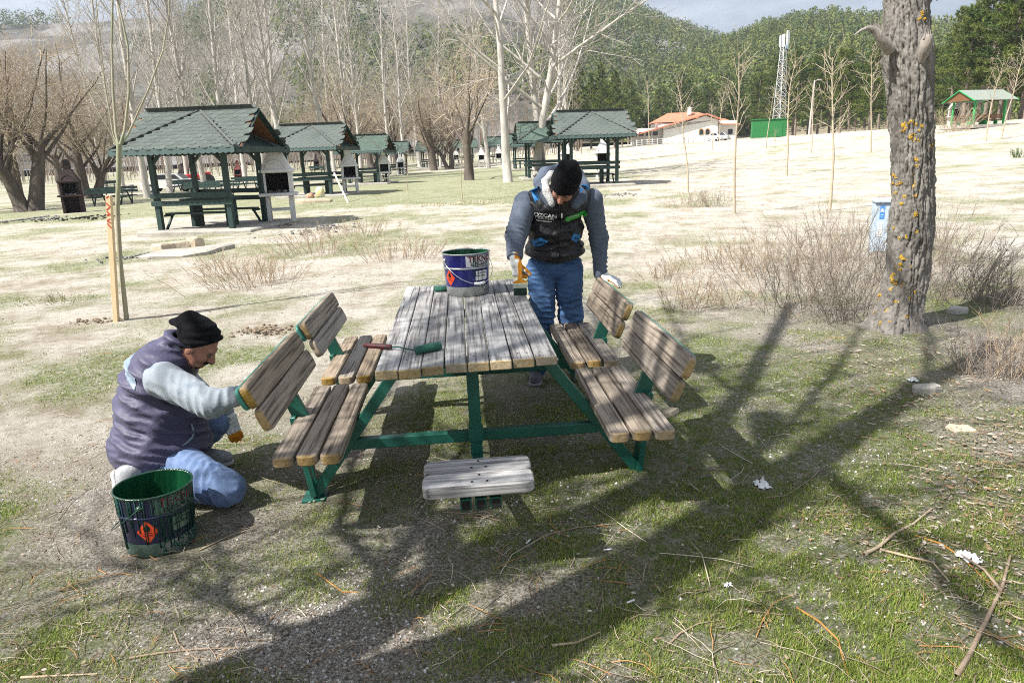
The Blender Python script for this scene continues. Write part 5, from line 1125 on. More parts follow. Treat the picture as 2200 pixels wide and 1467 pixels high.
# ---------------------------------------------------------------- cabinet, slab
def cabinet():
    p = G(1935, 545); p.y += .15; d = (Vector((p.x, p.y, 0))).normalized(); t = thing('utility_cabinet', 'pale blue-grey utility cabinet with blue sign half hidden by the big trunk', 'cabinet', Vector((p.x - .02, p.y, Hf(p.x, p.y))), R(-20)); t.scale = (.62, .9, .80)
    m = MB(); m.box((0, 0, .47), (1.12, .42, .98), None, .02); m.build('body', M['cabinet'], t); m = MB(); m.box((0, -.01, .985), (1.18, .5, .06), None, .02); m.build('lid', M['cabinet'], t)
    m = MB(); m.box((0, 0, -.02), (1.2, .5, .1)); m.build('base', M['concrete'], t)
    for sx in (-1, 1): m = MB(); m.box((sx * .275, -.216, .47), (.50, .012, .86), None, .004); dr = m.build('door', M['cabinet'], t); 
    m = MB(); m.box((-.20, -.226, .62), (.03, .012, .30), None, .003); m.build('handle', M['black_rubber'], t)
    m = MB(); m.box((-.40, -.2245, .78), (.105, .005, .24)); sg = m.build('sign', M['sign_blue'], t)
    m = MB()
    for rr_, in ((.038,), (.024,)): m.tube([(-.40 + rr_ * math.cos(q), -.228, .80 + rr_ * math.sin(q) * 1.2) for q in np.linspace(-.4, math.pi + .4, 12)], .005, 5)
    m.tube([(-.43, -.228, .745), (-.40, -.228, .725), (-.37, -.228, .745)], .004, 5); m.lathe([(.011, 0), (.012, .012), (.001, .02)], 8, (-.40, -.228, .795)); m.lathe([(.007, 0), (.001, .012)], 6, (-.40, -.228, .695)); m.build('emblem', M['print_white'], sg)
    m = MB(); m.box((-.42, -.2245, .46), (.10, .005, .26)); pl = m.build('notice', M['label_white'], t); m = MB()
    for k in range(5): m.box((-.42, -.228, .37 + k * .045), (.07 - .012 * (k % 2), .002, .010))
    m.build('printed_lines', M['cab_line'], pl)
cabinet()
def slab(px, py, w, d, h, rz, label, mm='concrete', name='concrete_slab', seed=1, irregular=.15):
    p = G(px, py); r = rng(seed); n = 9; poly = []
    for i in range(n): a = i * 2 * math.pi / n; q = max(abs(math.cos(a)), abs(math.sin(a))); poly.append((w / 2 * math.cos(a) / q * (1 + r.normal() * irregular), d / 2 * math.sin(a) / q * (1 + r.normal() * irregular)))
    m = MB(); V = [(x, y, -.03) for x, y in poly] + [(x, y, h * .75 + r.normal() * h * .1) for x, y in poly] + [(x * .9, y * .9, h + r.normal() * h * .08) for x, y in poly]
    m.add(V, [list(range(n))[::-1], [2 * n + i for i in range(n)]] + [[k * n + i, k * n + (i + 1) % n, (k + 1) * n + (i + 1) % n, (k + 1) * n + i] for k in (0, 1) for i in range(n)])
    o = m.build(name, M[mm], None, False, p, (r.normal() * .04, r.normal() * .04, R(rz))); return tag(o, label, 'stone' if 'stone' in name else 'slab')
slab(2165, 547, 1.5, .8, .16, 12, 'pale concrete slab lying at the right picture edge')
slab(390, 548, 1.6, .8, .10, 14, 'broken pale concrete slab on the ground in front of the first shelter', seed=4)
slab(372, 540, .75, .35, .20, 20, 'tan stone block lying on the broken slab before the first shelter', 'stone_tan', 'stone', 5)
slab(420, 536, .25, .3, .24, 50, 'small upright stone on the broken slab before the first shelter', 'stone_tan', 'stone', 6)
slab(1990, 842, .22, .10, .05, 12, 'pale broken concrete piece lying in the leaf litter at the right', 'concrete', 'concrete_chunk', 7)
slab(2055, 672, .17, .10, .06, 5, 'pale flat stone beside the base of the big trunk', 'stone', 'stone', 8)
slab(2062, 925, .16, .09, .025, -10, 'flat pale stone in the leaf litter at the right', 'stone_tan', 'stone', 9)
slab(1440, 893, .13, .06, .04, 40, 'tan stone just behind the near right seat', 'stone_tan', 'stone', 10)
slab(675, 437, 1.2, .5, .18, 5, 'pale stone block carrying the bags left of the second shelter', 'stone_tan', 'stone', 11)
slab(1340, 412, 1.1, .5, .14, 0, 'pale stone step in front of the shelter near the standing man', 'stone_tan', 'stone', 12)
def bag(px, py, label, m, w, h, seed):
    p = G(px, py); p.z += .18; r = rng(seed); b = MB(); pr = [(.75, 0), (1.0, .1), (.95, .5), (.85, .8), (.45, 1.0), (.12, 1.08)]; n = 10
    V = [(w / 2 * q * math.cos(a) * (1 + r.normal() * .09), w * .35 * q * math.sin(a) * (1 + r.normal() * .09), h * z) for q, z in pr for a in np.arange(n) * 2 * math.pi / n]
    F = [[j * n + i, j * n + (i + 1) % n, j * n + n + (i + 1) % n, j * n + n + i] for j in range(len(pr) - 1) for i in range(n)] + [[(len(pr) - 1) * n + i for i in range(n)]]
    return tag(meshobj('bag', V, F, M[m], None, True, p), label, 'bag')
bag(690, 434, 'yellow and white bag on the stone left of the second shelter', 'yellow_bag', .38, .42, 1); bag(668, 436, 'small red bag on the stone left of the second shelter', 'red_bag', .34, .2, 2)
m = MB(); a = G(748, 436); b_ = aty(718, 372, a.y + .9); m.bar(Vector((0, 0, 0)), b_ - a, .06, .04, (0, 1, 0)); tag(m.build('plank', M['bbq_white'], None, False, a), 'pale plank leaning on the second shelter', 'plank')
m = MB(); m.lathe([(.46, -.1), (.40, .1), (.37, .55), (.35, .62), (.02, .63)], 14); p = G(280, 412); tag(m.build('tree_stump', M['bark_stump'], None, True, p), 'pale cut tree stump behind the sapling stems', 'stump')
# ---------------------------------------------------------------- people: signed-distance modelling
F32 = np.float32
def cap(P, a, b, ra, rb):
    a = np.asarray(a, F32); b = np.asarray(b, F32); ba = b - a; t = np.clip(((P - a) @ ba) / (ba @ ba + 1e-9), 0, 1); return np.sqrt((((P - a) - t[:, None] * ba) ** 2).sum(1)) - (ra + (rb - ra) * t)
def ell(P, c, r, ax=None):
    Q = P - np.asarray(c, F32)
    if ax is not None: Q = Q @ np.asarray(ax, F32).T
    r = np.asarray(r, F32); k0 = np.sqrt(((Q / r) ** 2).sum(1)); k1 = np.sqrt(((Q / (r * r)) ** 2).sum(1)) + 1e-9; return k0 * (k0 - 1) / k1
def rbox(P, c, h, ax, rr):
    Q = np.abs((P - np.asarray(c, F32)) @ np.asarray(ax, F32).T) - np.asarray(h, F32) + rr; return np.sqrt((np.maximum(Q, 0) ** 2).sum(1)) + np.minimum(Q.max(1), 0) - rr
def smin(a, b, k): h = np.clip(.5 + .5 * (b - a) / k, 0, 1); return b * (1 - h) + a * h - k * h * (1 - h)
def smax(a, b, k): return -smin(-a, -b, k)
def uni(k, *ds):
    d = ds[0]
    for e in ds[1:]: d = smin(d, e, k)
    return d
def wav(P, f, seed, n=5):
    r = rng(seed); K = r.normal(size=(n, 3)); K = (K / np.linalg.norm(K, axis=1)[:, None] * np.asarray(f) ).astype(F32); ph = r.random(n) * 6.28; o = 0
    for k in range(n): o = o + np.sin(P @ K[k] + ph[k])
    return o / n
def mesh_sdf(fn, lo, hi, h):
    lo = np.asarray(lo, float); hi = np.asarray(hi, float); N = np.ceil((hi - lo) / h).astype(int) + 1
    g = [lo[i] + h * np.arange(N[i]) for i in range(3)]; D = np.empty(tuple(N), F32); YZ = np.stack(np.meshgrid(g[1], g[2], indexing='ij'), -1).reshape(-1, 2).astype(F32); ch = max(1, int(400000 / len(YZ)))
    for i in range(0, N[0], ch):
        xs = g[0][i:i + ch]; P = np.empty((len(xs), len(YZ), 3), F32); P[:, :, 0] = xs[:, None]; P[:, :, 1:] = YZ[None]; D[i:i + ch] = fn(P.reshape(-1, 3)).reshape(len(xs), N[1], N[2])
    return surf_nets(D, lo, h)
def surf_nets(D, lo, h):
    S = D < 0; c = [S[i:S.shape[0] - 1 + i, j:S.shape[1] - 1 + j, k:S.shape[2] - 1 + k] for i in (0, 1) for j in (0, 1) for k in (0, 1)]
    sm = sum(x.astype(np.int8) for x in c); act = (sm > 0) & (sm < 8); I, J, K = np.nonzero(act); n = len(I); idx = -np.ones(act.shape, np.int64); idx[I, J, K] = np.arange(n)
    acc = np.zeros((n, 3)); cnt = np.zeros(n); offs = [(i, j, k) for i in (0, 1) for j in (0, 1) for k in (0, 1)]; val = [D[I + a, J + b, K + e] for a, b, e in offs]
    for p in range(8):
        for q in range(p + 1, 8):
            df = np.array(offs[q]) - np.array(offs[p])
            if np.abs(df).sum() != 1: continue
            a, b = val[p], val[q]; m = (a < 0) != (b < 0); t = np.where(m, a / (a - b + 1e-12), 0); acc += m[:, None] * (np.array(offs[p]) + t[:, None] * df); cnt += m
    V = (np.c_[I, J, K] + acc / cnt[:, None]) * h + lo; Fs = []
    for ax in range(3):
        sl0 = [slice(None)] * 3; sl1 = [slice(None)] * 3; sl0[ax] = slice(0, -1); sl1[ax] = slice(1, None); A, B = S[tuple(sl0)], S[tuple(sl1)]; ch = A != B
        o1, o2 = [(1, 2), (2, 0), (0, 1)][ax]; q = np.array(np.nonzero(ch)).T; q = q[(q[:, o1] > 0) & (q[:, o2] > 0) & (q[:, o1] < D.shape[o1] - 1) & (q[:, o2] < D.shape[o2] - 1)]
        e1 = np.zeros(3, int); e1[o1] = 1; e2 = np.zeros(3, int); e2[o2] = 1
        f = np.stack([idx[tuple((q - s).T)] for s in (e1 + e2, e2, e1 * 0, e1)], 1); fl = A[tuple(q.T)]; f[~fl] = f[~fl][:, ::-1]; Fs.append(f)
    F = np.concatenate(Fs); F = F[(F >= 0).all(1)]; return V, F
def sdf_obj(name, fn, lo, hi, h, mm, root, mats=None, smooth=True):
    V, F = mesh_sdf(fn, lo, hi, h); o0 = np.array(root.location) if root is not None else 0
    o = fastmesh(name, V - o0, F, mm, root, smooth, mats=(mats(V, F) if mats else None)); o['_v'] = 0; del o['_v']; return o, V, F
def bb(*pts, pad=.12): A = np.array([np.asarray(p, float) for p in pts]); return A.min(0) - pad, A.max(0) + pad
def Apt(px, py, Y): return np.array(aty(px, py, Y), float)
def axes(f, u):
    f = norm(np.asarray(f, float)); u = np.asarray(u, float); u = norm(u - f * (u @ f)); return np.array([f, np.cross(f, u), u])       # rows: forward, right, up
def head_fn(C, ax, neck):
    W = lambda x, y, z: C + ax[0] * x + ax[1] * y + ax[2] * z
    def fn(P):
        d = uni(.03, ell(P, W(-.012, 0, .035), (.099, .079, .100), ax), ell(P, W(.030, 0, -.035), (.066, .062, .086), ax), ell(P, W(.050, 0, -.088), (.040, .044, .030), ax))
        for s in (-1, 1): d = smin(d, ell(P, W(.062, s * .040, -.028), (.026, .023, .025), ax), .02)
        d = smin(d, ell(P, W(.085, 0, .026), (.016, .050, .012), ax), .014)
        for s in (-1, 1): d = smax(d, -ell(P, W(.104, s * .032, .004), (.016, .020, .012), ax), .012)
        d = smin(d, cap(P, W(.090, 0, .014), W(.116, 0, -.032), .009, .0145), .012)
        for s in (-1, 1): d = smin(d, ell(P, W(.100, s * .012, -.036), (.012, .009, .008), ax), .006)
        d = smin(d, ell(P, W(.094, 0, -.060), (.011, .023, .007), ax), .007); d = smin(d, ell(P, W(.091, 0, -.073), (.010, .020, .007), ax), .007)
        d = smax(d, -ell(P, W(.104, 0, -.0665), (.010, .022, .0022), ax), .004)
        for s in (-1, 1): d = smin(d, ell(P, W(-.004, s * .081, -.012), (.021, .010, .033), ax), .008)
        return smin(d, cap(P, W(-.028, 0, -.075), neck, .056, .062), .03)
    return fn, W
def glove_parts(W, D, N, T, curl=(.25, .35, .3), thumb=(.6, .75, -.25), spread=0.0, sc=1.0):
    D, N, T = norm(D), norm(N), norm(T); segs = []; ax = np.array([D, T, N])
    for o, L, r0 in ((.031, .076, .0118), (.0105, .084, .0122), (-.0105, .078, .0118), (-.030, .060, .0108)):
        p = W + (D * .098 + T * o) * sc; d = norm(D + T * o * spread * 10); 
        for q, (fr, c) in enumerate(zip((.44, .31, .25), curl)):
            nd = norm(d * math.cos(c) - N * math.sin(c)); n2 = N * math.cos(c) + d * math.sin(c); e = p + nd * L * fr * sc; segs.append((p, e, r0 * sc * (1 - .08 * q), r0 * sc * (.95 - .10 * q))); p = e; d = nd; N_ = n2; N, N0 = n2, N
        N = ax[2]
    tb = W + (D * .035 + T * .030) * sc; td = norm(D * thumb[0] + T * thumb[1] + N * thumb[2]); te = tb + td * .050 * sc; tf = te + norm(td + D * .5 + N * thumb[2] * .6) * .036 * sc; segs += [(tb, te, .0165 * sc, .0135 * sc), (te, tf, .0135 * sc, .0105 * sc)]
    def fn(P):
        d = rbox(P, W + D * .056 * sc, np.array((.050, .043, .017)) * sc, ax, .016 * sc); d = smin(d, cap(P, W - D * .020 * sc, W + D * .02 * sc, .034 * sc, .031 * sc), .02)
        for a, b, r0, r1 in segs: d = smin(d, cap(P, a, b, r0, r1), .005)
        return d + .0012 * wav(P, 160, 5)
    tips = [s[1] for s in segs]
    return fn, tips, segs
def glove(root, W, D, N, T, orange, **k):
    fn, tips, segs = glove_parts(W, D, N, T, **k); lo, hi = bb(W, *tips, W - norm(D) * .08, pad=.05)
    V, F = mesh_sdf(fn, lo, hi, .0036); A, B, C_ = V[F[:, 0]], V[F[:, 1]], V[F[:, 2]]; nn = np.cross(B - A, C_ - A); nn /= np.linalg.norm(nn, axis=1)[:, None] + 1e-12
    return fastmesh('glove', V - np.array(root.location), F, [M['glove_white'], M['glove_orange']], root, True, mats=orange(A, nn).astype(int))
def shoe(root, heel, toe, up, mats=('shoe', 'sole')):
    heel, toe, up = map(lambda v: np.asarray(v, float), (heel, toe, up)); d = norm(toe - heel); L = np.linalg.norm(toe - heel); up = norm(up - d * (up @ d)); s = np.cross(d, up); ax = np.array([d, s, up])
    W = lambda x, y, z: heel + d * x * L + s * y + up * z
    def up_fn(P): return smax(uni(.03, ell(P, W(.76, 0, .035), (L * .30, .049, .042), ax), ell(P, W(.22, 0, .045), (L * .25, .040, .050), ax), cap(P, W(.25, 0, .05), W(.16, 0, .115), .042, .045), ell(P, W(.5, 0, .04), (L * .3, .042, .05), ax)), -(((P - W(0, 0, .012)) @ up.astype(F32))), .004) + .0015 * wav(P, 120, 3)
    def so_fn(P): return smax(smax(uni(.02, ell(P, W(.74, 0, .01), (L * .33, .053, .06), ax), ell(P, W(.2, 0, .01), (L * .25, .043, .06), ax), ell(P, W(.5, 0, .01), (L * .35, .044, .06), ax)), ((P - W(0, 0, .016)) @ up.astype(F32)), .003), -((P - W(0, 0, -.008)) @ up.astype(F32)), .003)
    lo, hi = bb(heel - d * .06, toe + d * .06, heel + up * .17, toe + up * .1, pad=.07); o, _, _ = sdf_obj('shoe', up_fn, lo, hi, .006, M[mats[0]], root); V, F = mesh_sdf(so_fn, lo, hi, .006); fastmesh('sole', V - np.array(root.location), F, M[mats[1]], o, True); return o
def folds(P, a, b, amp, fr, seed, cen=.5, wid=.5):          # rings of cloth folds round a limb
    a = np.asarray(a, F32); b = np.asarray(b, F32); ba = b - a; L = np.linalg.norm(ba); t = ((P - a) @ ba) / (L * L); w = wav(P, 22, seed) * 1.6 + wav(P, 9, seed + 1) * 2
    return amp * np.sin(t * L * fr + w) * np.exp(-((t - cen) / wid) ** 2)
def wrk(P, axis, fhi, flo, seed):                          # sharp irregular creases, fine along the axis
    r = rng(seed); a = norm(np.asarray(axis, float)); o = 0
    for k in range(4):
        p = r.normal(size=3); p = norm(p - a * (p @ a)); K = (a * fhi * r.uniform(.6, 1.3) * (1 if k % 2 else -1) + p * flo * r.uniform(.6, 1.6)).astype(F32); o = o + np.sin(P @ K + r.random() * 6.28 + 1.4 * wav(P, flo * .8 + 4, seed + 30 + k, 3))
    o = o / 4; return 1 - 2.4 * np.sqrt(o * o + .004)
def person(name_label, base):
    o = thing('person', name_label, 'person', base); return o
def decal(name, V, F, origin, ux, uy, bvh, mm, root, lift=.0025, mx=.02, dirn=(0, 1, 0)):
    V, F = densify(V, F, mx); out = []; d = Vector(dirn).normalized()
    for v in V:
        p = Vector(origin) + Vector(ux) * v[0] + Vector(uy) * v[1] - d * .4; h = bvh.ray_cast(p, d); q = (h[0] - d * lift) if h[0] is not None else p + d * .4; out.append(q - Vector(root.location))
    return meshobj(name, out, F, M[mm], root)
def rectv(w, h): return [Vector((-w / 2, -h / 2, 0)), Vector((w / 2, -h / 2, 0)), Vector((w / 2, h / 2, 0)), Vector((-w / 2, h / 2, 0))], [[0, 1, 2, 3]]

# ---------------------------------------------------------------- kneeling man
def kneeling():
    Y = 3.60; base = Vector((-1.75, 3.55, Hf(-1.75, 3.55))); A = Apt
    C = A(424, 739, Y); ax = axes((.735, .05, -.678), (.678, 0, .735)); NB = A(372, 775, Y)
    hfn, W = head_fn(C, ax, NB)
    SHR, ELR, WRR = A(350, 815, 3.43), A(452, 867, 3.31), A(541, 842, 3.37); SHL, ELL, WRL = A(378, 805, 3.80), A(446, 862, 3.90), A(486, 884, 3.84)
    HIR, KNR, ANR = A(345, 968, 3.55), A(486, 1050, 3.30), A(290, 1066, 3.38); HIL, KNL, ANL = A(335, 955, 3.72), A(462, 905, 3.82), A(428, 1005, 3.80)
    KNR[2] = max(KNR[2], .078); ANR[2] = .075; ANL[2] = .10
    PEL, BEL, CHE = A(330, 955, Y), A(345, 885, Y), A(350, 815, Y)
    HR = WRR + norm(WRR - ELR + np.array([.05, 0, .02])) * .15; HL = WRL + norm(A(508, 940, 3.80) - WRL) * .12
    def body(P):
        d = uni(.04, cap(P, PEL, BEL, .12, .12), cap(P, BEL, CHE, .12, .125), cap(P, CHE, NB, .11, .06), cap(P, SHR, ELR, .05, .04), cap(P, ELR, WRR, .04, .03), cap(P, SHL, ELL, .05, .04), cap(P, ELL, WRL, .04, .03), cap(P, HIR, KNR, .075, .05), cap(P, KNR, ANR, .05, .035), cap(P, HIL, KNL, .075, .05), cap(P, KNL, ANL, .05, .035), cap(P, SHR, SHL, .06, .06))
        return uni(.01, d, cap(P, WRR, HR, .02, .012), cap(P, WRL, HL, .02, .012))
    root = bpy.data.objects.new('person', None)
    lo, hi = bb(PEL, CHE, SHR, ELR, WRR, ELL, HL, HR, KNR, ANR, KNL, ANL, NB, pad=.16); Vb, Fb = mesh_sdf(body, lo, hi, .014)
    lo, hi = bb(C, NB, pad=.17); Vh, Fh = mesh_sdf(hfn, lo, hi, .0042)
    bpy.data.objects.remove(root)
    o = fastmesh('person', np.r_[Vh, Vb] - np.array(base), np.r_[Fh, Fb + len(Vh)], M['skin'], None, True, loc=base)
    tag(o, 'man kneeling at the left in purple-grey vest and black cap, painting the seat back', 'person'); root = o
    # hair: moustache and stubble shell
    def beard(P):
        Q = (P - C.astype(F32)) @ ax.astype(F32).T; reg = np.minimum(smin(np.abs(Q[:, 2] + .049) - .010 + np.maximum(Q[:, 0] * 0, 0), (Q[:, 2] + .088), .01), 9); reg = np.maximum(reg, .052 - Q[:, 0] + .35 * (-.05 - Q[:, 2]).clip(0, .1)); reg = np.maximum(reg, np.where(Q[:, 2] > -.062, np.abs(Q[:, 1]) - .034, -1))
        return np.maximum(hfn(P) - .0035 + .0012 * wav(P, 260, 8), reg)
    sdf_obj('beard', beard, C - .13, C + .14, .0034, M['beard'], root)
    for s in (-1, 1): V_, F_ = [], []; m = MB(); m.lathe([(.0012, -.0120), (.008, -.0088), (.0115, -.003), (.0115, .003), (.008, .0088), (.0012, .0120)], 12); c = W(.0835, s * .032, .004); m.build('eye', M['eye'], root, True, Vector(c) - base); 
    # cap
    nb = norm(np.array([-.13, 0, 1.0])).astype(F32)
    def hat(P):
        d = uni(.035, ell(P, W(-.012, 0, .040), (.114, .095, .108), ax), cap(P, A(424, 708, Y), A(410, 690, Y), .075, .055), cap(P, A(408, 692, Y), A(372, 692, Y), .038, .016)); d = smin(d, cap(P, A(376, 691, Y), A(366, 690, Y), .016, .008), .01)
        q = (P - (C + np.array([0, 0, -.002])).astype(F32)) @ nb; w = q * 160 + wav(P, 14, 3) * 2.2
        d = d + .0045 * np.sin(w + (P[:, 0] - C[0]) * 30) * np.clip(1.2 - q * 7, 0, 1) + .004 * wav(P, 38, 7) - .004 * np.exp(-((q - .012) / .010) ** 2)
        return smax(d, -q, .006)
    sdf_obj('knit_cap', hat, *bb(C, A(366, 690, Y), A(420, 672, Y), W(.13, 0, .1), pad=.11), .0052, M['knit'], root)
    # vest
    hp, hq = A(246, 1016, Y), A(470, 962, Y); hn = norm(np.cross(hq - hp, np.array([0, 1, 0]))); hn = hn if hn[2] > 0 else -hn
    a2 = axes((.97, 0, -.25), (.25, 0, .97))
    def vest0(P):
        d = uni(.06, ell(P, A(347, 948, Y), (.262, .235, .195)), ell(P, A(345, 878, Y), (.228, .215, .17), a2), ell(P, A(342, 812, Y), (.178, .222, .145), a2), ell(P, A(362, 772, Y), (.125, .20, .085), axes((.9, 0, -.4), (.4, 0, .9))))
        return d
    def vest(P):
        d = vest0(P)
        col = uni(.02, cap(P, A(360, 760, Y), A(392, 728, Y), .09, .078)); col = smax(col, -cap(P, A(360, 770, Y), A(405, 712, Y), .066, .066), .012); col = smax(col, (P - A(388, 732, Y).astype(F32)) @ norm(np.array([.55, 0, .83])).astype(F32) - .02, .012)
        d = smin(d, col, .025)
        z = (P - A(330, 900, Y).astype(F32)) @ norm(np.array([.25, 0, .97])).astype(F32)
        d = d - .013 * wrk(P, (.35, 0, .94), 34, 9, 61) - .009 * wrk(P, (.1, .2, .97), 75, 22, 67) * np.clip(.55 + .8 * wav(P, 7, 5), 0, 1) + .004 * wav(P, 30, 9)
        d = smax(d, .006 - np.abs(z - .115) * .5 - .0 * z, .002) if False else d
        d = d + .010 * np.exp(-((z - .215) / .006) ** 2) * (P[:, 2] > .3)
        return smax(d, -((P - hp.astype(F32)) @ hn.astype(F32)), .02)
    vo, Vv, Fv = sdf_obj('vest', vest, *bb(A(240, 1010, Y), A(480, 930, Y), A(390, 715, Y), PEL + [0, .24, 0], PEL - [0, .24, 0], pad=.06), .0085, M['vest_purple'], root)
    pn = norm(np.array([.62, 0, .78])).astype(F32); p0 = A(296, 800, 3.5).astype(F32)
    xlim = A(316, 820, 3.5)[0]
    sdf_obj('reflective_strip', lambda P: np.maximum(np.maximum(vest(P) - .0035, np.abs((P - p0) @ pn) - .024), P[:, 0] - xlim - .01), *bb(A(255, 770, Y) - [0, .22, 0], A(330, 850, Y) + [0, .22, 0], pad=.03), .0055, M['reflective'], root)
    # armhole piping and pocket flap
    ah = SHR + np.array([.0, .03, 0]); an = norm(ELR - SHR)
    e1 = norm(np.cross(an, [0, 0, 1])); e2 = np.cross(an, e1); ring = [ah + an * .005 + (e1 * math.cos(q) * .118 + e2 * math.sin(q) * .118) for q in np.linspace(0, 2 * math.pi, 30)]
    bv = BVHTree.FromPolygons([tuple(v) for v in Vv], [tuple(f) for f in Fv]); P = []
    for px, py in [(314, 838), (320, 820), (332, 803), (350, 791), (372, 785), (395, 788), (413, 797), (428, 810)]:
        h = bv.ray_cast(Vector((0, 0, CAMH)), ray(px, py).normalized())
        if h[0] is not None: P.append(h[0] - base - ray(px, py).normalized() * .002)
    if len(P) > 3: m = MB(); m.tube(P, .006, 6); m.build('armhole_trim', M['vest_trim'], root, True)
    P = []
    for px, py in [(411, 910), (414, 920), (416, 932), (412, 941), (402, 950), (392, 957)]:
        h = bv.ray_cast(Vector((0, 0, CAMH)), ray(px, py).normalized())
        if h[0] is not None: P.append(h[0] - base - ray(px, py).normalized() * .003)
    if len(P) > 3: m = MB(); m.tube(P, [.004, .007, .007, .007, .006, .003][:len(P)], 6); m.build('pocket_edge', M['reflective'], root, True)
    # sweatshirt: sleeves and hem
    def sweat(P):
        d = uni(.03, cap(P, SHR, ELR, .092, .066), cap(P, ELR, WRR, .064, .041)); d = d + folds(P, ELR, WRR, .0025, 95, 21, .32, .40) + .002 * wav(P, 40, 2) - .009 * wrk(P, WRR - ELR, 90, 22, 71) * np.exp(-(((P - ELR.astype(F32)) ** 2).sum(1)) / .028) - .006 * wrk(P, (.5, -.2, .8), 50, 20, 73)
        e = uni(.03, cap(P, SHL, ELL, .088, .066), cap(P, ELL, WRL, .064, .044)) + folds(P, ELL, WRL, .004, 80, 27, .4, .5)
        tor = uni(.05, ell(P, A(347, 930, Y), (.225, .185, .17)), ell(P, A(345, 850, Y), (.19, .19, .17)), cap(P, A(360, 785, Y), A(385, 752, Y), .085, .066)); tor = smax(tor, -((P - (hp - hn * .022).astype(F32)) @ hn.astype(F32)), .01)
        return np.minimum(smin(d, e, .01), tor)
    sdf_obj('sweatshirt', sweat, *bb(SHR, ELR, WRR, ELL, WRL, A(245, 1000, Y), A(480, 930, Y), A(390, 745, Y), pad=.11), .0064, M['sweat_grey'], root)
    # jeans
    def jeans(P):
        d = uni(.04, cap(P, HIR, KNR, .108, .084), cap(P, KNR, ANR, .078, .058), ell(P, PEL + [0.02, .03, -.01], (.15, .16, .11))); d = d - .008 * wrk(P, KNR - HIR + np.array([0, 0, .25]), 75, 14, 81) * (.4 + np.exp(-(((P - KNR.astype(F32)) ** 2).sum(1)) / .03)) - .004 * wrk(P, (.5, .5, .6), 60, 30, 83) + .002 * wav(P, 45, 4)
        e = uni(.04, cap(P, HIL, KNL, .108, .085), cap(P, KNL, ANL, .082, .064)) + folds(P, KNL, ANL, .005, 60, 39, .5, .5)
        return smax(smin(d, e, .03), (P[:, 2] * -1 + .004), .01)
    sdf_obj('jeans', jeans, *bb(HIR, KNR, ANR, HIL, KNL, ANL, PEL, pad=.14), .0064, M['jeans_light'], root)
    tipd = np.array(norm(HL - WRL))
    glove(root, WRL + norm(HL - WRL) * .02, HL - WRL, np.array([.35, -.92, .1]), np.array([-.9, -.3, -.1]), lambda c, n: (((c - WRL) @ tipd) > .135) | ((n @ np.array([.35, -.92, .1])) < -.35), curl=(.25, .35, .35), thumb=(.85, .55, -.1))
    glove(root, WRR + norm(HR - WRR) * .02, HR - WRR, np.array([-.1, .3, .95]), np.array([0, -.9, .3]), lambda c, n: (n @ np.array([-.1, .3, .95])) < -.2, curl=(.5, .6, .5))
    bvh_t = None
    # lettering on the back of the hanging glove
    V, F = text_mesh('STD', .024, .0006, 'CENTER'); gl = [c for c in root.children if c.name.startswith('glove')][0]
    gv = BVHTree.FromPolygons([tuple(v.co + base) for v in gl.data.vertices], [tuple(p.vertices) for p in gl.data.polygons]); decal('lettering', V, F, Vector(WRL + norm(HL - WRL) * .045), (1, 0, 0), (0, 0, 1), gv, 'print_black', root, .002, .01)
    shoe(root, A(248, 1012, 3.40), A(268, 1100, 3.33) * [1, 1, 0] + [0, 0, .035], np.array([1.0, .0, .25]), ('shoe', 'sole'))
    shoe(root, np.array([ANL[0] - .06, ANL[1], .012]), np.array([ANL[0] + .20, ANL[1] - .02, .012]), np.array([0, 0, 1.0]), ('shoe', 'sole'))
kneeling()

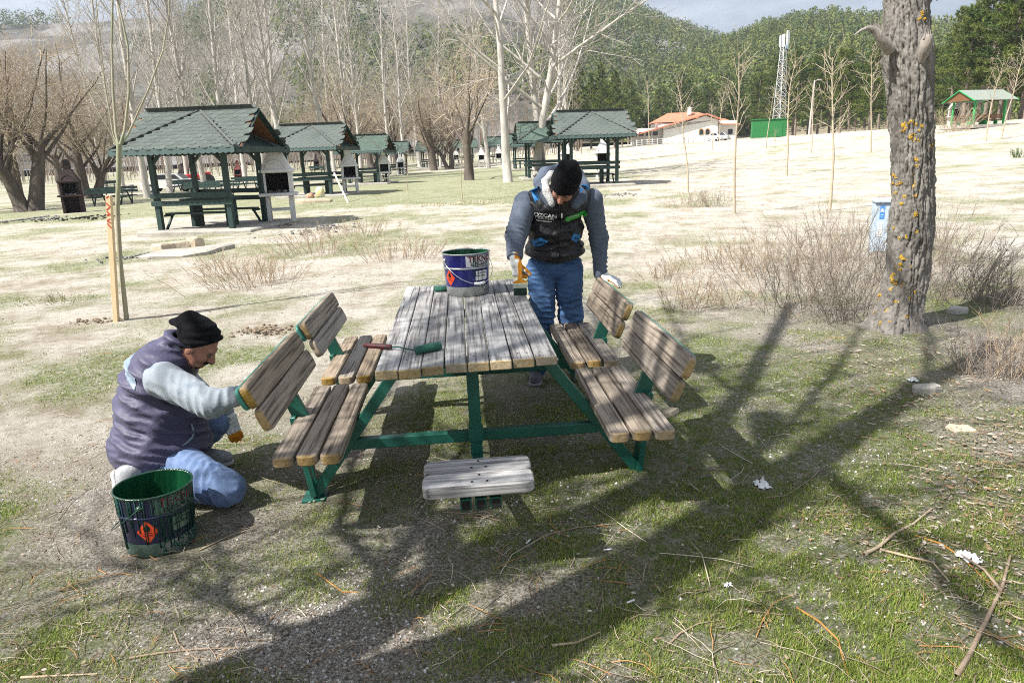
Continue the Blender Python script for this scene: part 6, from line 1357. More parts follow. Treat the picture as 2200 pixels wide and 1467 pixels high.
# ---------------------------------------------------------------- standing man
BRY = on_table(1118, 634).y
def standing():
    A = Apt; base = Vector((.34, 5.22, Hf(.34, 5.22)))
    C = A(1213, 399, 4.80); ax = axes((-.30, -.58, -.76), (.06, -.80, .60)); NB = A(1203, 418, 5.03)
    hfn, W = head_fn(C, ax, NB)
    SHR, ELR, WRR = A(1130, 437, 5.06), A(1109, 503, 4.96), A(1106, 553, BRY + .035); SHL, ELL, WRL = A(1270, 430, 5.08), A(1286, 508, 5.14), A(1291, 588, 5.12)
    HIR, KNR, ANR = A(1163, 585, 5.26), A(1165, 678, 5.20), np.array([.19, 5.22, .10]); HIL, KNL, ANL = A(1221, 583, 5.26), A(1226, 676, 5.22), np.array([.50, 5.28, .10])
    PEL, BEL, CHE = A(1192, 570, 5.26), A(1193, 505, 5.18), A(1198, 445, 5.08)
    HR = WRR + np.array([.01, -.03, -.10]); HL = WRL + np.array([.10, -.06, -.035])
    def body(P):
        return uni(.04, cap(P, PEL, BEL, .12, .12), cap(P, BEL, CHE, .12, .12), cap(P, CHE, NB, .10, .06), cap(P, SHR, ELR, .05, .04), cap(P, ELR, WRR, .04, .03), cap(P, SHL, ELL, .05, .04), cap(P, ELL, WRL, .04, .03), cap(P, HIR, KNR, .07, .05), cap(P, KNR, ANR, .05, .035), cap(P, HIL, KNL, .07, .05), cap(P, KNL, ANL, .05, .035), cap(P, SHR, SHL, .06, .06), cap(P, WRR, HR, .02, .012), cap(P, WRL, HL, .02, .012))
    lo, hi = bb(PEL, SHR, SHL, ELR, ELL, WRR, WRL, HR, HL, KNR, KNL, ANR, ANL, NB, pad=.14); Vb, Fb = mesh_sdf(body, lo, hi, .015); lo, hi = bb(C, NB, pad=.17); Vh, Fh = mesh_sdf(hfn, lo, hi, .0044)
    root = fastmesh('person', np.r_[Vh, Vb] - np.array(base), np.r_[Fh, Fb + len(Vh)], M['skin'], None, True, loc=base)
    tag(root, 'man in black quilted vest and cap bending over the table with a brush', 'person')
    def beard(P):
        Q = (P - C.astype(F32)) @ ax.astype(F32).T; reg = np.maximum(Q[:, 2] + .044, .012 - Q[:, 0]); reg = np.maximum(reg, np.where((Q[:, 2] > -.082) & (Q[:, 2] < -.056), .024 - np.abs(Q[:, 1]), -1)); return np.maximum(hfn(P) - .004 + .0012 * wav(P, 260, 8), reg)
    sdf_obj('beard', beard, C - .14, C + .14, .0036, M['beard'], root)
    for s in (-1, 1): m = MB(); m.lathe([(.0012, -.0120), (.008, -.0088), (.0115, -.003), (.0115, .003), (.008, .0088), (.0012, .0120)], 12); m.build('eye', M['eye'], root, True, Vector(W(.0835, s * .032, .004)) - base)
    def hat(P):
        d = uni(.03, ell(P, W(-.014, 0, .045), (.116, .097, .108), ax), ell(P, W(-.055, -.01, .085), (.085, .080, .075), ax)); Q = (P - C.astype(F32)) @ ax.astype(F32).T; q = Q[:, 2] - .012 + .30 * (-Q[:, 0] + .06).clip(0, .2)
        d = d + .004 * wav(P, 30, 17) + .006 * np.sin(Q[:, 1] * 70 + wav(P, 16, 2) * 2) * np.clip((-Q[:, 0] + .0) * 9, 0, 1) - .003 * np.exp(-((q - .012) / .012) ** 2); return smax(d, -q, .006)
    sdf_obj('knit_cap', hat, *bb(C, W(.1, 0, .1), W(-.12, 0, .15), pad=.13), .0055, M['knit'], root)
    # vest: quilted
    def vest0(P): return uni(.05, ell(P, A(1192, 538, 5.20), (.218, .168, .135)), ell(P, A(1193, 490, 5.13), (.206, .160, .14)), ell(P, A(1199, 442, 5.04), (.208, .148, .115)), ell(P, A(1202, 420, 5.03), (.225, .120, .070)))
    def vest(P):
        d = vest0(P); x = P[:, 0] - A(1194, 480, 5)[0]; z = P[:, 2]; q1 = np.abs(np.sin((x + z * .82) * 42 + .3)); q2 = np.abs(np.sin((x - z * .82) * 42)); g = np.minimum(q1, q2); low = sst(1.08, 1.02, z); g2 = np.abs(np.sin(z * 62 + wav(P, 6, 3) * .8)); g = g * (1 - low) + g2 * low
        d = d - .008 * np.sqrt(g) + .004 * wav(P, 22, 6) + .006 * wav(P, 9, 8) - .007 * wrk(P, (0, 0, 1), 50, 18, 91)
        d = d + .005 * np.exp(-((x - .012) / .006) ** 2)
        bot = A(1192, 566, 5.10)[2]; return smax(d, (bot + .55 * np.abs(x) ** 1.5 * 1.0) - z, .018)
    vo, Vv, Fv = sdf_obj('vest', vest, *bb(A(1110, 570, 5.2), A(1275, 400, 5.0), PEL + [0, .15, 0], CHE - [0, .2, 0], pad=.07), .0068, M['vest_black'], root)
    bv = BVHTree.FromPolygons([tuple(v) for v in Vv], [tuple(f) for f in Fv])
    def shell(name, px, py, w, h, rot, mm, lift=.004):
        c = A(px, py, 4.9); u = np.array([math.cos(rot), 0, math.sin(rot)]); v = np.array([-math.sin(rot), 0, math.cos(rot)]); V, F = rectv(w, h); return decal(name, V, F, Vector(c) , u, v, bv, mm, root, lift, .012)
    def quad(name, pp, mm, lift=.004):
        V = [Vector((0, 0, 0))] * 0; pts = [A(x, y, 4.9) for x, y in pp]; c = sum(pts) / len(pts); return decal(name, [Vector(((p - c)[0], (p - c)[2], 0)) for p in pts], [list(range(len(pts)))], Vector(c), (1, 0, 0), (0, 0, 1), bv, mm, root, lift, .012)
    D = lambda pp: [((x - 1070) * 1.0, y) for x, y in pp]
    zc = lambda x, y: (1070 + x / 6.668, 340 + y / 6.668)
    quad('shoulder_panel', [zc(*p) for p in ((470, 455), (585, 400), (665, 510), (530, 640))], 'panel_blue'); quad('shoulder_panel', [zc(*p) for p in ((1215, 370), (1305, 395), (1265, 580), (1165, 510))], 'panel_blue')
    pk = quad('pocket', [zc(*p) for p in ((490, 1225), (625, 1160), (730, 1225), (650, 1290), (530, 1310))], 'panel_blue', .006); pk2 = quad('pocket', [zc(*p) for p in ((1060, 1185), (1110, 1100), (1215, 1130), (1200, 1210), (1160, 1255))], 'panel_blue', .006)
    quad('pocket_opening', [zc(*p) for p in ((545, 1275), (640, 1225), (650, 1240), (555, 1292))], 'print_black', .009); quad('pocket_opening', [zc(*p) for p in ((1110, 1160), (1190, 1180), (1185, 1198), (1120, 1180))], 'print_black', .009)
    V, F = text_mesh('OZCAN', .044, .0004, 'CENTER'); ux = (1, 0, -.12); decal('lettering', V, F, Vector(A(*zc(680, 850), 4.9)), ux, (0, 0, .8), bv, 'print_white', root, .006, .012)
    V, F = text_mesh('TEKNIK', .042, .0004, 'CENTER'); decal('lettering', V, F, Vector(A(*zc(668, 890), 4.9)), ux, (0, 0, .62), bv, 'print_white', root, .006, .012)
    V, F = rectv(.11, .008); decal('lettering', V, F, Vector(A(*zc(665, 915), 4.9)), ux, (0, 0, .8), bv, 'print_white', root, .006, .012)
    bd = []
    for q in np.linspace(-math.pi / 2, math.pi / 2, 6): bd.append(Vector((.056 + .018 * math.cos(q), .018 * math.sin(q), 0)))
    for q in np.linspace(math.pi / 2, 3 * math.pi / 2, 6): bd.append(Vector((-.056 + .018 * math.cos(q), .018 * math.sin(q), 0)))
    decal('badge', bd, [list(range(12))], Vector(A(*zc(1125, 838), 4.9)), (1, 0, .30), (-.2, 0, 1), bv, 'badge_green', root, .005, .012)
    V, F = text_mesh('iklimsa', .030, .0004, 'CENTER'); decal('lettering', V, F, Vector(A(*zc(1090, 855), 4.9)), (1, 0, .28), (0, 0, .8), bv, 'print_white', root, .008, .012)
    P = []
    for x, y in [(905, 690), (912, 800), (905, 950), (890, 1100), (885, 1250), (882, 1420)]:
        h = bv.ray_cast(Vector((0, 0, CAMH)), ray(*zc(x, y)).normalized())
        if h[0] is not None: P.append(h[0] - base - Vector((0, .004, 0)))
    if len(P) > 2: m = MB(); m.tube(P, .005, 6); m.build('zip', M['black_rubber'], root, True); m = MB(); m.box(P[1] - Vector((0, .006, .01)), (.008, .004, .03)); m.build('zip_pull', M['wire'], root)
    # hooded sweatshirt
    hood = [A(1184, 436, 4.90), A(1168, 415, 4.95), A(1160, 392, 5.02), A(1172, 374, 5.08), A(1205, 366, 5.13), A(1240, 376, 5.09), A(1254, 400, 5.02), A(1250, 425, 4.95), A(1236, 440, 4.90)]
    def sweat(P):
        d = uni(.035, cap(P, SHR, ELR, .088, .070), cap(P, ELR, WRR, .068, .050)) - .008 * wrk(P, WRR - SHR, 80, 22, 97) * sst(1.36, 1.18, P[:, 2]) - .003 * wrk(P, (.3, 0, 1), 40, 20, 98)
        wd = norm(WRR - ELR).astype(F32); d = smax(d, (P - (WRR + wd * .012).astype(F32)) @ wd, .008)
        e = uni(.035, cap(P, SHL, ELL, .084, .064), cap(P, ELL, WRL, .060, .046)) - .008 * wrk(P, WRL - SHL, 80, 22, 99) * sst(1.36, 1.0, P[:, 2]) - .003 * wrk(P, (.3, 0, 1), 40, 20, 100)
        h = 9.0
        for i in range(len(hood) - 1): c_ = cap(P, hood[i], hood[i + 1], .036 + .012 * math.sin(i / 7 * 3.1), .036 + .012 * math.sin((i + 1) / 7 * 3.1)); h = np.minimum(h, c_) if i == 0 else smin(h, c_, .02)
        tor = uni(.05, ell(P, BEL, (.17, .12, .2)), ell(P, CHE, (.17, .11, .12)), cap(P, CHE, NB, .1, .075)); return np.minimum(np.minimum(np.minimum(d, e), h), tor) + .002 * wav(P, 38, 5)
    sdf_obj('hooded_sweatshirt', sweat, *bb(SHR, SHL, ELR, ELL, WRR, WRL, *hood, BEL, pad=.11), .0070, M['sweat_blue'], root)
    hl = [A(1186, 436, 4.87), A(1174, 412, 4.91), A(1170, 392, 4.98), A(1184, 376, 5.04), A(1206, 373, 5.08)]
    def lining(P):
        h = 9.0
        for i in range(len(hl) - 1): c_ = cap(P, hl[i], hl[i + 1], .026, .026); h = c_ if i == 0 else smin(h, c_, .02)
        return h + .003 * wav(P, 90, 4)
    sdf_obj('hood_lining', lining, *bb(*hl, pad=.06), .0055, M['fleece'], root)
    def jeans(P):
        d = uni(.03, cap(P, HIR, KNR, .112, .088), cap(P, KNR, ANR, .086, .072), ell(P, PEL, (.205, .14, .12))) - .009 * wrk(P, KNR - HIR, 75, 14, 93) * np.clip(.4 + np.abs(P[:, 2] - .78) * 3, .4, 1.3) - .004 * wrk(P, (.2, .1, 1), 90, 30, 94)
        e = uni(.03, cap(P, HIL, KNL, .110, .086), cap(P, KNL, ANL, .084, .070)) - .009 * wrk(P, KNL - HIL, 75, 14, 95) * np.clip(.4 + np.abs(P[:, 2] - .78) * 3, .4, 1.3) - .004 * wrk(P, (.2, .1, 1), 90, 30, 96); return smin(d, e, .012)
    sdf_obj('jeans', jeans, *bb(PEL + [.15, 0, .06], PEL - [.15, 0, 0], KNR, KNL, ANR, ANL, pad=.12), .0068, M['jeans_mid'], root)
    glove(root, WRR + np.array([.002, -.004, -.012]), np.array([.16, -.12, -1]), np.array([-.80, -.60, -.1]), np.array([.60, -.80, 0]), lambda c, n: (n @ np.array([.86, -.4, 0])) > .35, curl=(1.15, 1.35, .9), thumb=(.75, .45, -.55), sc=1.14)
    glove(root, WRL + np.array([.012, -.008, -.012]), np.array([.72, -.62, -.22]), np.array([.15, -.15, .97]), np.array([-.65, -.75, -.1]), lambda c, n: (n[:, 2] < -.05), curl=(.15, .35, .4), thumb=(.8, .45, -.45))
    z0 = base.z; shoe(root, np.array([.185, 5.30, z0 + .012]), np.array([.165, 5.035, z0 + .012]), np.array([0, 0, 1.0]), ('shoe_dark', 'shoe')); shoe(root, np.array([.50, 5.36, z0 + .012]), np.array([.53, 5.09, z0 + .012]), np.array([0, 0, 1.0]), ('shoe_dark', 'shoe'))
    return WRR
WRR_ = standing()
def brush():
    p = on_table(1118, 634); t = thing('paint_brush', 'wide paint brush with orange handle in the standing man\'s hand', 'paint brush', p); t.rotation_euler = (R(6), 0, R(4))
    m = MB(); V = []; 
    for z, w, d in ((0, .046, .007), (.02, .0455, .010), (.052, .044, .012)): V += [(-w, -d, z), (w, -d, z), (w, d, z), (-w, d, z)]
    m.add(V, [[3, 2, 1, 0], [8, 9, 10, 11]] + [[r * 4 + i, r * 4 + (i + 1) % 4, r * 4 + 4 + (i + 1) % 4, r * 4 + 4 + i] for r in (0, 1) for i in range(4)]); m.build('bristles', M['bristle'], t)
    m = MB(); m.box((0, 0, .070), (.093, .027, .036), None, .003); m.build('ferrule', M['ferrule'], t)
    m = MB(); o = [(-.047, .088), (.047, .088), (.047, .097), (.022, .106), (.013, .125), (.012, .17), (.015, .21), (.011, .235), (-.011, .235), (-.015, .21), (-.012, .17), (-.013, .125), (-.022, .106), (-.047, .097)]
    m.prism(o, -.009, .009, lambda u, v, tt: Vector((u, tt, v))); m.build('handle', M['brush_handle'], t)
brush()
# ---------------------------------------------------------------- ground cover
def Zg(x, y):                                               # the same relief as the ground sheet
    fade = np.exp(-(np.hypot(x, y - 4) / 30) ** 2)
    z = H(x, y) + fade * ((fbm(x, y, 1.3, 5, 4) - .5) * .055 + (fbm(x, y, .3, 9, 2) - .5) * .028) + (fbm(x, y, 9, 31, 3) - .5) * .16 * sst(8, 20, np.hypot(x, y))
    return z + .035 * np.exp(-(((x - 3.95) / .7) ** 2 + ((y - 6.15) / .5) ** 2))
def view_points(n, seed, ymin, ymax, pw=1.6, xpad=.4):
    """points spread over the ground in front of the camera, denser near it"""
    r = rng(seed); u = r.random(n); a = 1 - pw; Y = (ymin ** a + (ymax ** a - ymin ** a) * u) ** (1 / a); X = (r.random(n) * 2 - 1) * (Y * .80 + xpad); return X, Y, r
def grass():
    X, Y, r = view_points(900000, 1, 1.55, 28, 1.72); g = grass_amt(X, Y); tuft = fbm(X, Y, .16, 41, 2)
    keep = (r.random(len(X)) < g ** 1.3 * np.clip((tuft - .35) * 4.5, .03, 1)); X, Y, g = X[keep], Y[keep], g[keep]; X = X[:270000]; Y = Y[:270000]; g = g[:270000]; n = len(X); Z = Zg(X, Y)
    lush = fbm(X, Y, .7, 61, 3); h = (.006 + .019 * r.random(n) ** 1.8) * (.45 + 1.15 * lush) * (1 + .04 * Y); az = r.random(n) * 6.283; lean = r.uniform(.2, 1.3, n); w = (.0011 + .0009 * r.random(n)) * (1 + .13 * Y)
    px, py = np.cos(az + 1.57) * w, np.sin(az + 1.57) * w; tx, ty = X + np.cos(az) * h * lean, Y + np.sin(az) * h * lean
    V = np.stack([np.c_[X - px, Y - py, Z - .004], np.c_[X + px, Y + py, Z - .004], np.c_[tx, ty, Z + h * np.sqrt(np.maximum(.12, 1 - .5 * lean ** 2))]], 1).reshape(-1, 3)
    pal = np.array([(.16, .225, .034), (.205, .27, .045), (.11, .17, .028), (.27, .29, .07), (.39, .34, .18)]); dry = r.random(n); pick = np.where(dry < .08 + .12 * (1 - g), 4, r.integers(0, 4, n)); C = pal[pick] * r.uniform(.75, 1.25, (n, 1)) * (.8 + .5 * lush[:, None])
    o = fastmesh('grass', V, np.arange(n * 3).reshape(-1, 3), M['blade'], None, False, 'stuff', np.repeat(C, 3, 0)); o['label'] = 'patchy short spring grass around the table'; o['category'] = 'grass'
grass()
def pebbles():
    X, Y, r = view_points(110000, 2, 1.55, 24, 1.75); n0 = fbm(X, Y, .8, 71, 3); k = r.random(len(X)) < np.clip((n0 - .38) * 3.2, .05, 1) * (1 - .55 * grass_amt(X, Y)); X, Y = X[k], Y[k]; n = len(X); Z = Zg(X, Y); s = (.0026 + .0075 * r.random(n) ** 4.0) * (1 + .07 * Y)
    oc = np.array([(1, 0, 0), (-.5, .87, 0), (-.5, -.87, 0), (.1, .05, .8), (0, 0, -.6)]); F0 = np.array([(0, 1, 3), (1, 2, 3), (2, 0, 3), (1, 0, 4), (2, 1, 4), (0, 2, 4)]); a = r.random(n) * 6.28
    J = oc[None] * (1 + r.normal(size=(n, 5, 3)) * .22); x = J[..., 0] * np.cos(a)[:, None] - J[..., 1] * np.sin(a)[:, None]; y = J[..., 0] * np.sin(a)[:, None] + J[..., 1] * np.cos(a)[:, None]
    V = np.stack([X[:, None] + x * s[:, None], Y[:, None] + y * s[:, None], Z[:, None] + J[..., 2] * s[:, None] * .8], -1).reshape(-1, 3); F = (F0[None] + (np.arange(n) * 5)[:, None, None]).reshape(-1, 3)
    C = np.array([(.44, .42, .39), (.50, .48, .45), (.32, .30, .27), (.38, .33, .275), (.56, .54, .52), (.26, .21, .16), (.15, .115, .08), (.42, .385, .34)])[r.integers(0, 8, n)] * r.uniform(.75, 1.15, (n, 1)); o = fastmesh('gravel', V, F, M['bits'], None, False, 'stuff', np.repeat(C, 5, 0)); o['label'] = 'small grey pebbles strewn through the turf'; o['category'] = 'gravel'
pebbles()
def leaves():
    X, Y, r = view_points(120000, 3, 1.55, 13, 1.7); n0 = fbm(X, Y, .9, 81, 3); right = .18 + .9 * np.exp(-(((X - 3.2) / 1.7) ** 2 + ((Y - 4.7) / 1.5) ** 2)) + .35 * sst(1.0, 2.5, X) * sst(9, 5, Y); k = r.random(len(X)) < np.clip((n0 - .40) * 3 + .2, .05, 1) * np.clip(right + .12, 0, 1); X, Y = X[k], Y[k]; n = len(X); Z = Zg(X, Y) + .004 + .012 * r.random(n)
    s = (.0045 + .013 * r.random(n) ** 3) * (.7 + .45 * sst(1, 3, X)); a = r.random(n) * 6.28; ti = r.normal(size=n) * .5; el = np.where(r.random(n) < .62, r.uniform(.07, .2, n), r.uniform(.45, .8, n)); s = np.where(el < .3, s * 1.5, s); sh = np.array([(-1, 0), (-.35, .8), (.45, .7), (1.1, 0), (.4, -.75), (-.4, -.7)])
    x = sh[None, :, 0] * s[:, None]; y = sh[None, :, 1] * (s * el)[:, None]; z = y * np.sin(ti)[:, None] + np.abs(sh[None, :, 0]) * s[:, None] * r.uniform(-.1, .5, n)[:, None]
    V = np.stack([X[:, None] + x * np.cos(a)[:, None] - y * np.sin(a)[:, None], Y[:, None] + x * np.sin(a)[:, None] + y * np.cos(a)[:, None], Z[:, None] + np.abs(z)], -1).reshape(-1, 3); b = (np.arange(n) * 6)[:, None]
    F = np.stack([b + [0, 1, 2, 3], b + [0, 3, 4, 5]], 1).reshape(-1, 4); C = np.array([(.22, .165, .11), (.33, .27, .20), (.15, .105, .07), (.42, .37, .31), (.24, .15, .085)])[r.integers(0, 5, n)] * r.uniform(.7, 1.2, (n, 1)); o = fastmesh('leaf_litter', V, F, M['litter'], None, False, 'stuff', np.repeat(C, 6, 0)); o['label'] = 'dry curled leaf litter lying on the turf'; o['category'] = 'leaf litter'
leaves()
def twigs():
    X, Y, r = view_points(2500, 4, 1.55, 8.5, 1.9); T = TubeSet(); k = (fbm(X, Y, 1.1, 91, 3) > .40); X, Y = X[k], Y[k]; Z = Zg(X, Y); pal = np.array([(.24, .18, .13), (.36, .29, .21), (.14, .10, .07), (.40, .21, .08), (.50, .43, .34), (.20, .155, .115), (.30, .25, .19)])
    for i in range(len(X)):
        L = r.uniform(.03, .20) * (1 if r.random() < .85 else 2.2); a = r.random() * 6.28; c = r.normal() * .6; p = np.array([X[i], Y[i], Z[i] + .006]); P = [p]; d = a
        for j in range(3): d += c * .3 + r.normal() * .25; p = p + np.array([math.cos(d), math.sin(d), 0]) * L / 3; p[2] = Z[i] + .006 + r.random() * .012; P.append(p)
        w = r.uniform(.0008, .0021) * (1.2 if L > .3 else 1); T.add(P, [w, w, w * .8, w * .5], 4, pal[r.integers(0, 7)] * r.uniform(.8, 1.2))
    o = T.build('twig_litter', M['bits'], None, True, 'stuff'); o['label'] = 'thin dry twigs scattered over the foreground turf'; o['category'] = 'twigs'
twigs()
# larger sticks, one by one
def stick(pts, rad, m, label, forks=()):
    P = [onz(x, y, 0) for x, y in pts]; Z = [float(Zg(np.array([p.x]), np.array([p.y]))[0]) for p in P]; c = Vector((P[0].x, P[0].y, Z[0])); T = TubeSet(); q = [np.array((p.x - c.x, p.y - c.y, z - c.z + rad * .9)) for p, z in zip(P, Z)]; T.add(q, np.linspace(rad, rad * .5, len(q)), 7)
    for fp in forks: g = [onz(x, y, 0) for x, y in fp]; T.add([np.array((p.x - c.x, p.y - c.y, float(Zg(np.array([p.x]), np.array([p.y]))[0]) - c.z + rad * .9 + .012 * i)) for i, p in enumerate(g)], np.linspace(rad * .7, rad * .3, len(g)), 6)
    o = T.build('stick', M[m]); o.location = c; return tag(o, label, 'stick')
stick([(2052, 1467), (2080, 1420), (2120, 1340), (2150, 1280), (2167, 1216)], .010, 'stick', 'long thick grey-brown stick at the bottom right corner', [[(2146, 1285), (2110, 1250), (2060, 1222)]])
stick([(1854, 1202), (1885, 1188), (1920, 1160), (1960, 1140), (2000, 1108)], .009, 'stick_pale', 'forked pale branch with broken end on the right turf', [[(1890, 1192), (1950, 1215), (2000, 1235), (2035, 1285)], [(1890, 1188), (1900, 1170)]])
stick([(1965, 1165), (2020, 1185), (2070, 1220), (2110, 1260), (2148, 1283)], .0045, 'stick_orange', 'orange-brown thin shoot right of the forked branch')
stick([(1640, 1078), (1690, 1070), (1740, 1040), (1775, 1005)], .0045, 'stick', 'curved dark twig on the sunlit grass right of the table shadow')
stick([(1712, 1310), (1760, 1340), (1800, 1380), (1815, 1440), (1825, 1467)], .0045, 'stick_orange', 'orange twig running to the bottom edge right of centre')
stick([(1430, 1398), (1460, 1370), (1500, 1348), (1555, 1340)], .0045, 'stick', 'dark bent twig right of the bottom middle')
stick([(425, 1172), (480, 1145), (515, 1130), (535, 1110)], .0035, 'stick_pale', 'pale thin twig lying by the shadow of the ground bucket', [[(505, 1136), (535, 1130), (552, 1124)]])
stick([(275, 1395), (340, 1385), (420, 1380), (520, 1382)], .005, 'stick', 'brown stick lying across the lower left turf')
stick([(370, 1340), (380, 1365), (400, 1385), (425, 1405)], .004, 'stick', 'short dark bent twig in the lower left corner area')
stick([(40, 1435), (120, 1433), (205, 1428)], .005, 'stick_pale', 'straight pale stick at the bottom left')
stick([(950, 1100), (1020, 1105), (1075, 1120), (1090, 1135)], .004, 'stick', 'thin twig just in front of the end seat')
stick([(1130, 1180), (1170, 1155), (1240, 1140), (1330, 1130)], .005, 'stick', 'long dark twig in the shade right of the end seat')
stick([(1185, 1395), (1240, 1385), (1290, 1362)], .006, 'stick_pale', 'thick short twig at the bottom middle')
stick([(680, 1220), (700, 1235), (735, 1262), (768, 1265)], .0035, 'stick_orange', 'thin orange twig on the turf below the left foot of the table')
def tissue(px, py, s, label, seed):
    p = G(px, py); p.z = float(Zg(np.array([p.x]), np.array([p.y]))[0]); r = rng(seed); n = 9; V = []
    for i in range(n):
        for j in range(n): u, v = i / (n - 1) - .5, j / (n - 1) - .5; V.append((u * s * (1 + r.normal() * .12), v * s * .8 * (1 + r.normal() * .12), abs(r.normal()) * s * .22 * (1.2 - 1.6 * max(abs(u), abs(v))) + .006))
    F = [[i * n + j, (i + 1) * n + j, (i + 1) * n + j + 1, i * n + j + 1] for i in range(n - 1) for j in range(n - 1) if r.random() > .06]
    return tag(meshobj('paper_tissue', V, F, M['tissue'], None, False, p, (0, 0, r.random() * 3)), label, 'tissue')
tissue(1638, 1043, .085, 'crumpled white tissue on shaded grass right of the table', 1); tissue(2082, 1205, .085, 'torn white tissue beside the forked branch at lower right', 2); tissue(1960, 838 - 15, .07, 'white scrap near the concrete piece in the leaf litter', 3); tissue(1563, 1256, .035, 'small white scrap on grass below the table right side', 4); tissue(990, 888 + 40, .03, 'tiny white scrap under the table', 5)
def butt(px, py, label, rz):
    p = G(px, py); p.z = float(Zg(np.array([p.x]), np.array([p.y]))[0]) + .006; m = MB(); m.tube([(-.018, 0, 0), (.018, 0, .002)], .004, 7); return tag(m.build('cigarette_butt', M['plastic_white'], None, True, p, (0, 0, rz)), label, 'cigarette butt')
butt(600, 1007, 'white cigarette butt below the near left seat', .2); butt(1305, 1187, 'white cigarette butt on gravel below the table right side', 0); butt(1355, 1293, 'pale cigarette butt on the gravel strip at bottom middle', .4); butt(1135, 1168, 'white butt on dark turf right of the end seat', 1.0)
def clods(px, py, w, n, label, seed, m='dirt_clod'):
    p = G(px, py); r = rng(seed); b = MB()
    for i in range(int(n * 2.2)):
        x, y = r.normal() * w * .4, r.normal() * w * .22; s = r.uniform(.006, .024) * (w / .45) ** .5; q = 7; V = [(x + math.cos(k * 6.28 / q) * s * r.uniform(.7, 1.2), y + math.sin(k * 6.28 / q) * s * r.uniform(.7, 1.2), z * s * r.uniform(.7, 1.2) + .1 * w * max(0, .4 - abs(x) / w)) for z in (-.4, .5) for k in range(q)] + [(x, y, s * .9 + .1 * w * max(0, .4 - abs(x) / w))]
        b.add(V, [[k, (k + 1) % q, q + (k + 1) % q, q + k] for k in range(q)] + [[q + k, q + (k + 1) % q, 2 * q] for k in range(q)])
    t = thing('dirt_heap', label, 'dirt heap', p); b.build('clods', M[m], t, kind='stuff'); return t
clods(562, 712, .5, 46, 'small dark heap of dirt clods behind the kneeling man', 1); clods(205, 690, .4, 24, 'little dug-up soil patch left of the wooden stake', 2); clods(1010, 437, 1.4, 30, 'brownish bare earth heap on the sandy strip behind the bucket', 3, 'stone_tan'); clods(925, 443, 1.2, 22, 'earth heap left on the sandy strip beyond the bucket', 4, 'stone_tan'); clods(610, 488, .9, 26, 'charred rubble at the foot of the nearest white barbecue', 5, 'soot'); clods(320, 552, 1.1, 60, 'dark ash scatter left of the broken slab', 6, 'ash'); clods(80, 475, 3.0, 90, 'long ash and charcoal strip below the left trees', 7, 'ash'); clods(200, 470, 2.4, 60, 'charcoal strip in front of the sooty barbecue', 8, 'soot'); clods(700, 497, 2.2, 50, 'strip of small dark clods right of the nearest barbecue', 9, 'ash'); clods(1340, 420, 1.6, 40, 'charcoal scatter in front of the shelter near the standing man', 10, 'ash')  # the strip right of the nearest barbecue is small dark clods

# ---------------------------------------------------------------- dry shrubs
def shrub(px, py, wpx, hpx, n, cols, label, seed, lean=(0, 0)):
    p = G(px, py); sc = (p.y * CT + 1.5 * ST) / FPX; w, h = wpx * sc, hpx * sc; r = rng(seed); t = thing('dry_shrub', label, 'shrub', p); S = TubeSet(); T = TubeSet(); cols = np.array(cols)
    for i in range(n):
        b = np.array([r.normal() * w * .27, r.normal() * w * .20, -.01]); zz = float(Zg(np.array([p.x + b[0]]), np.array([p.y + b[1]]))[0]) - p.z; b[2] = zz - .01
        L = h * r.uniform(.55, 1.1); d = norm(np.array([b[0] / w * 1.5 + r.normal() * .33 + lean[0], b[1] / w * 1.2 + r.normal() * .33 + lean[1], 1])); m_ = b + d * L * .5 + r.normal(size=3) * .02; e = b + d * L + np.array([r.normal() * .05 + lean[0] * .1, r.normal() * .05, -.01]) * L; c = cols[r.integers(0, len(cols))] * r.uniform(.75, 1.2); wd = r.uniform(.0013, .0026) * (1 + .07 * p.y)
        S.add([b, m_, e], [wd, wd * .8, wd * .4], 3, c)
        for k in range(7):
            f = r.uniform(.25, .98); q = b + (m_ - b) * min(1, f * 2) if f < .5 else m_ + (e - m_) * (f * 2 - 1); g = q + norm(d + r.normal(size=3) * .62) * L * r.uniform(.10, .28); T.add([q, (q + g) / 2 + r.normal(size=3) * .006, g], [wd * .6, wd * .5, wd * .3], 3, c * r.uniform(.85, 1.25))
    S.build('stems', M['bits'], t, kind='stuff'); T.build('twigs', M['bits'], t, kind='stuff'); return t
GB = [(.29, .25, .21), (.35, .30, .25), (.22, .185, .15)]; TB = [(.40, .31, .22), (.34, .25, .17), (.46, .38, .28)]; MBc = GB + TB[:2]
shrub(1735, 660, 250, 170, 150, GB + TB[1:2], 'largest grey-brown dry shrub left of the big trunk', 1, (.12, 0))
shrub(1815, 690, 130, 190, 60, GB, 'grey dry shrub leaning at the foot of the big trunk', 2, (-.1, 0)); shrub(1640, 585, 220, 100, 95, TB, 'tan feathery dry shrub behind the largest shrub', 3, (.05, 0)); shrub(1545, 575, 190, 75, 60, TB, 'low tan dry shrub in the sun right of the standing man', 4); shrub(1480, 665, 110, 90, 40, TB, 'small grey shrub just behind the right seat backs', 5); shrub(1560, 660, 160, 70, 50, TB, 'wide low shrub right of the far seat back', 6); shrub(1800, 560, 190, 130, 90, MBc, 'shrub in front of the utility cabinet', 7)
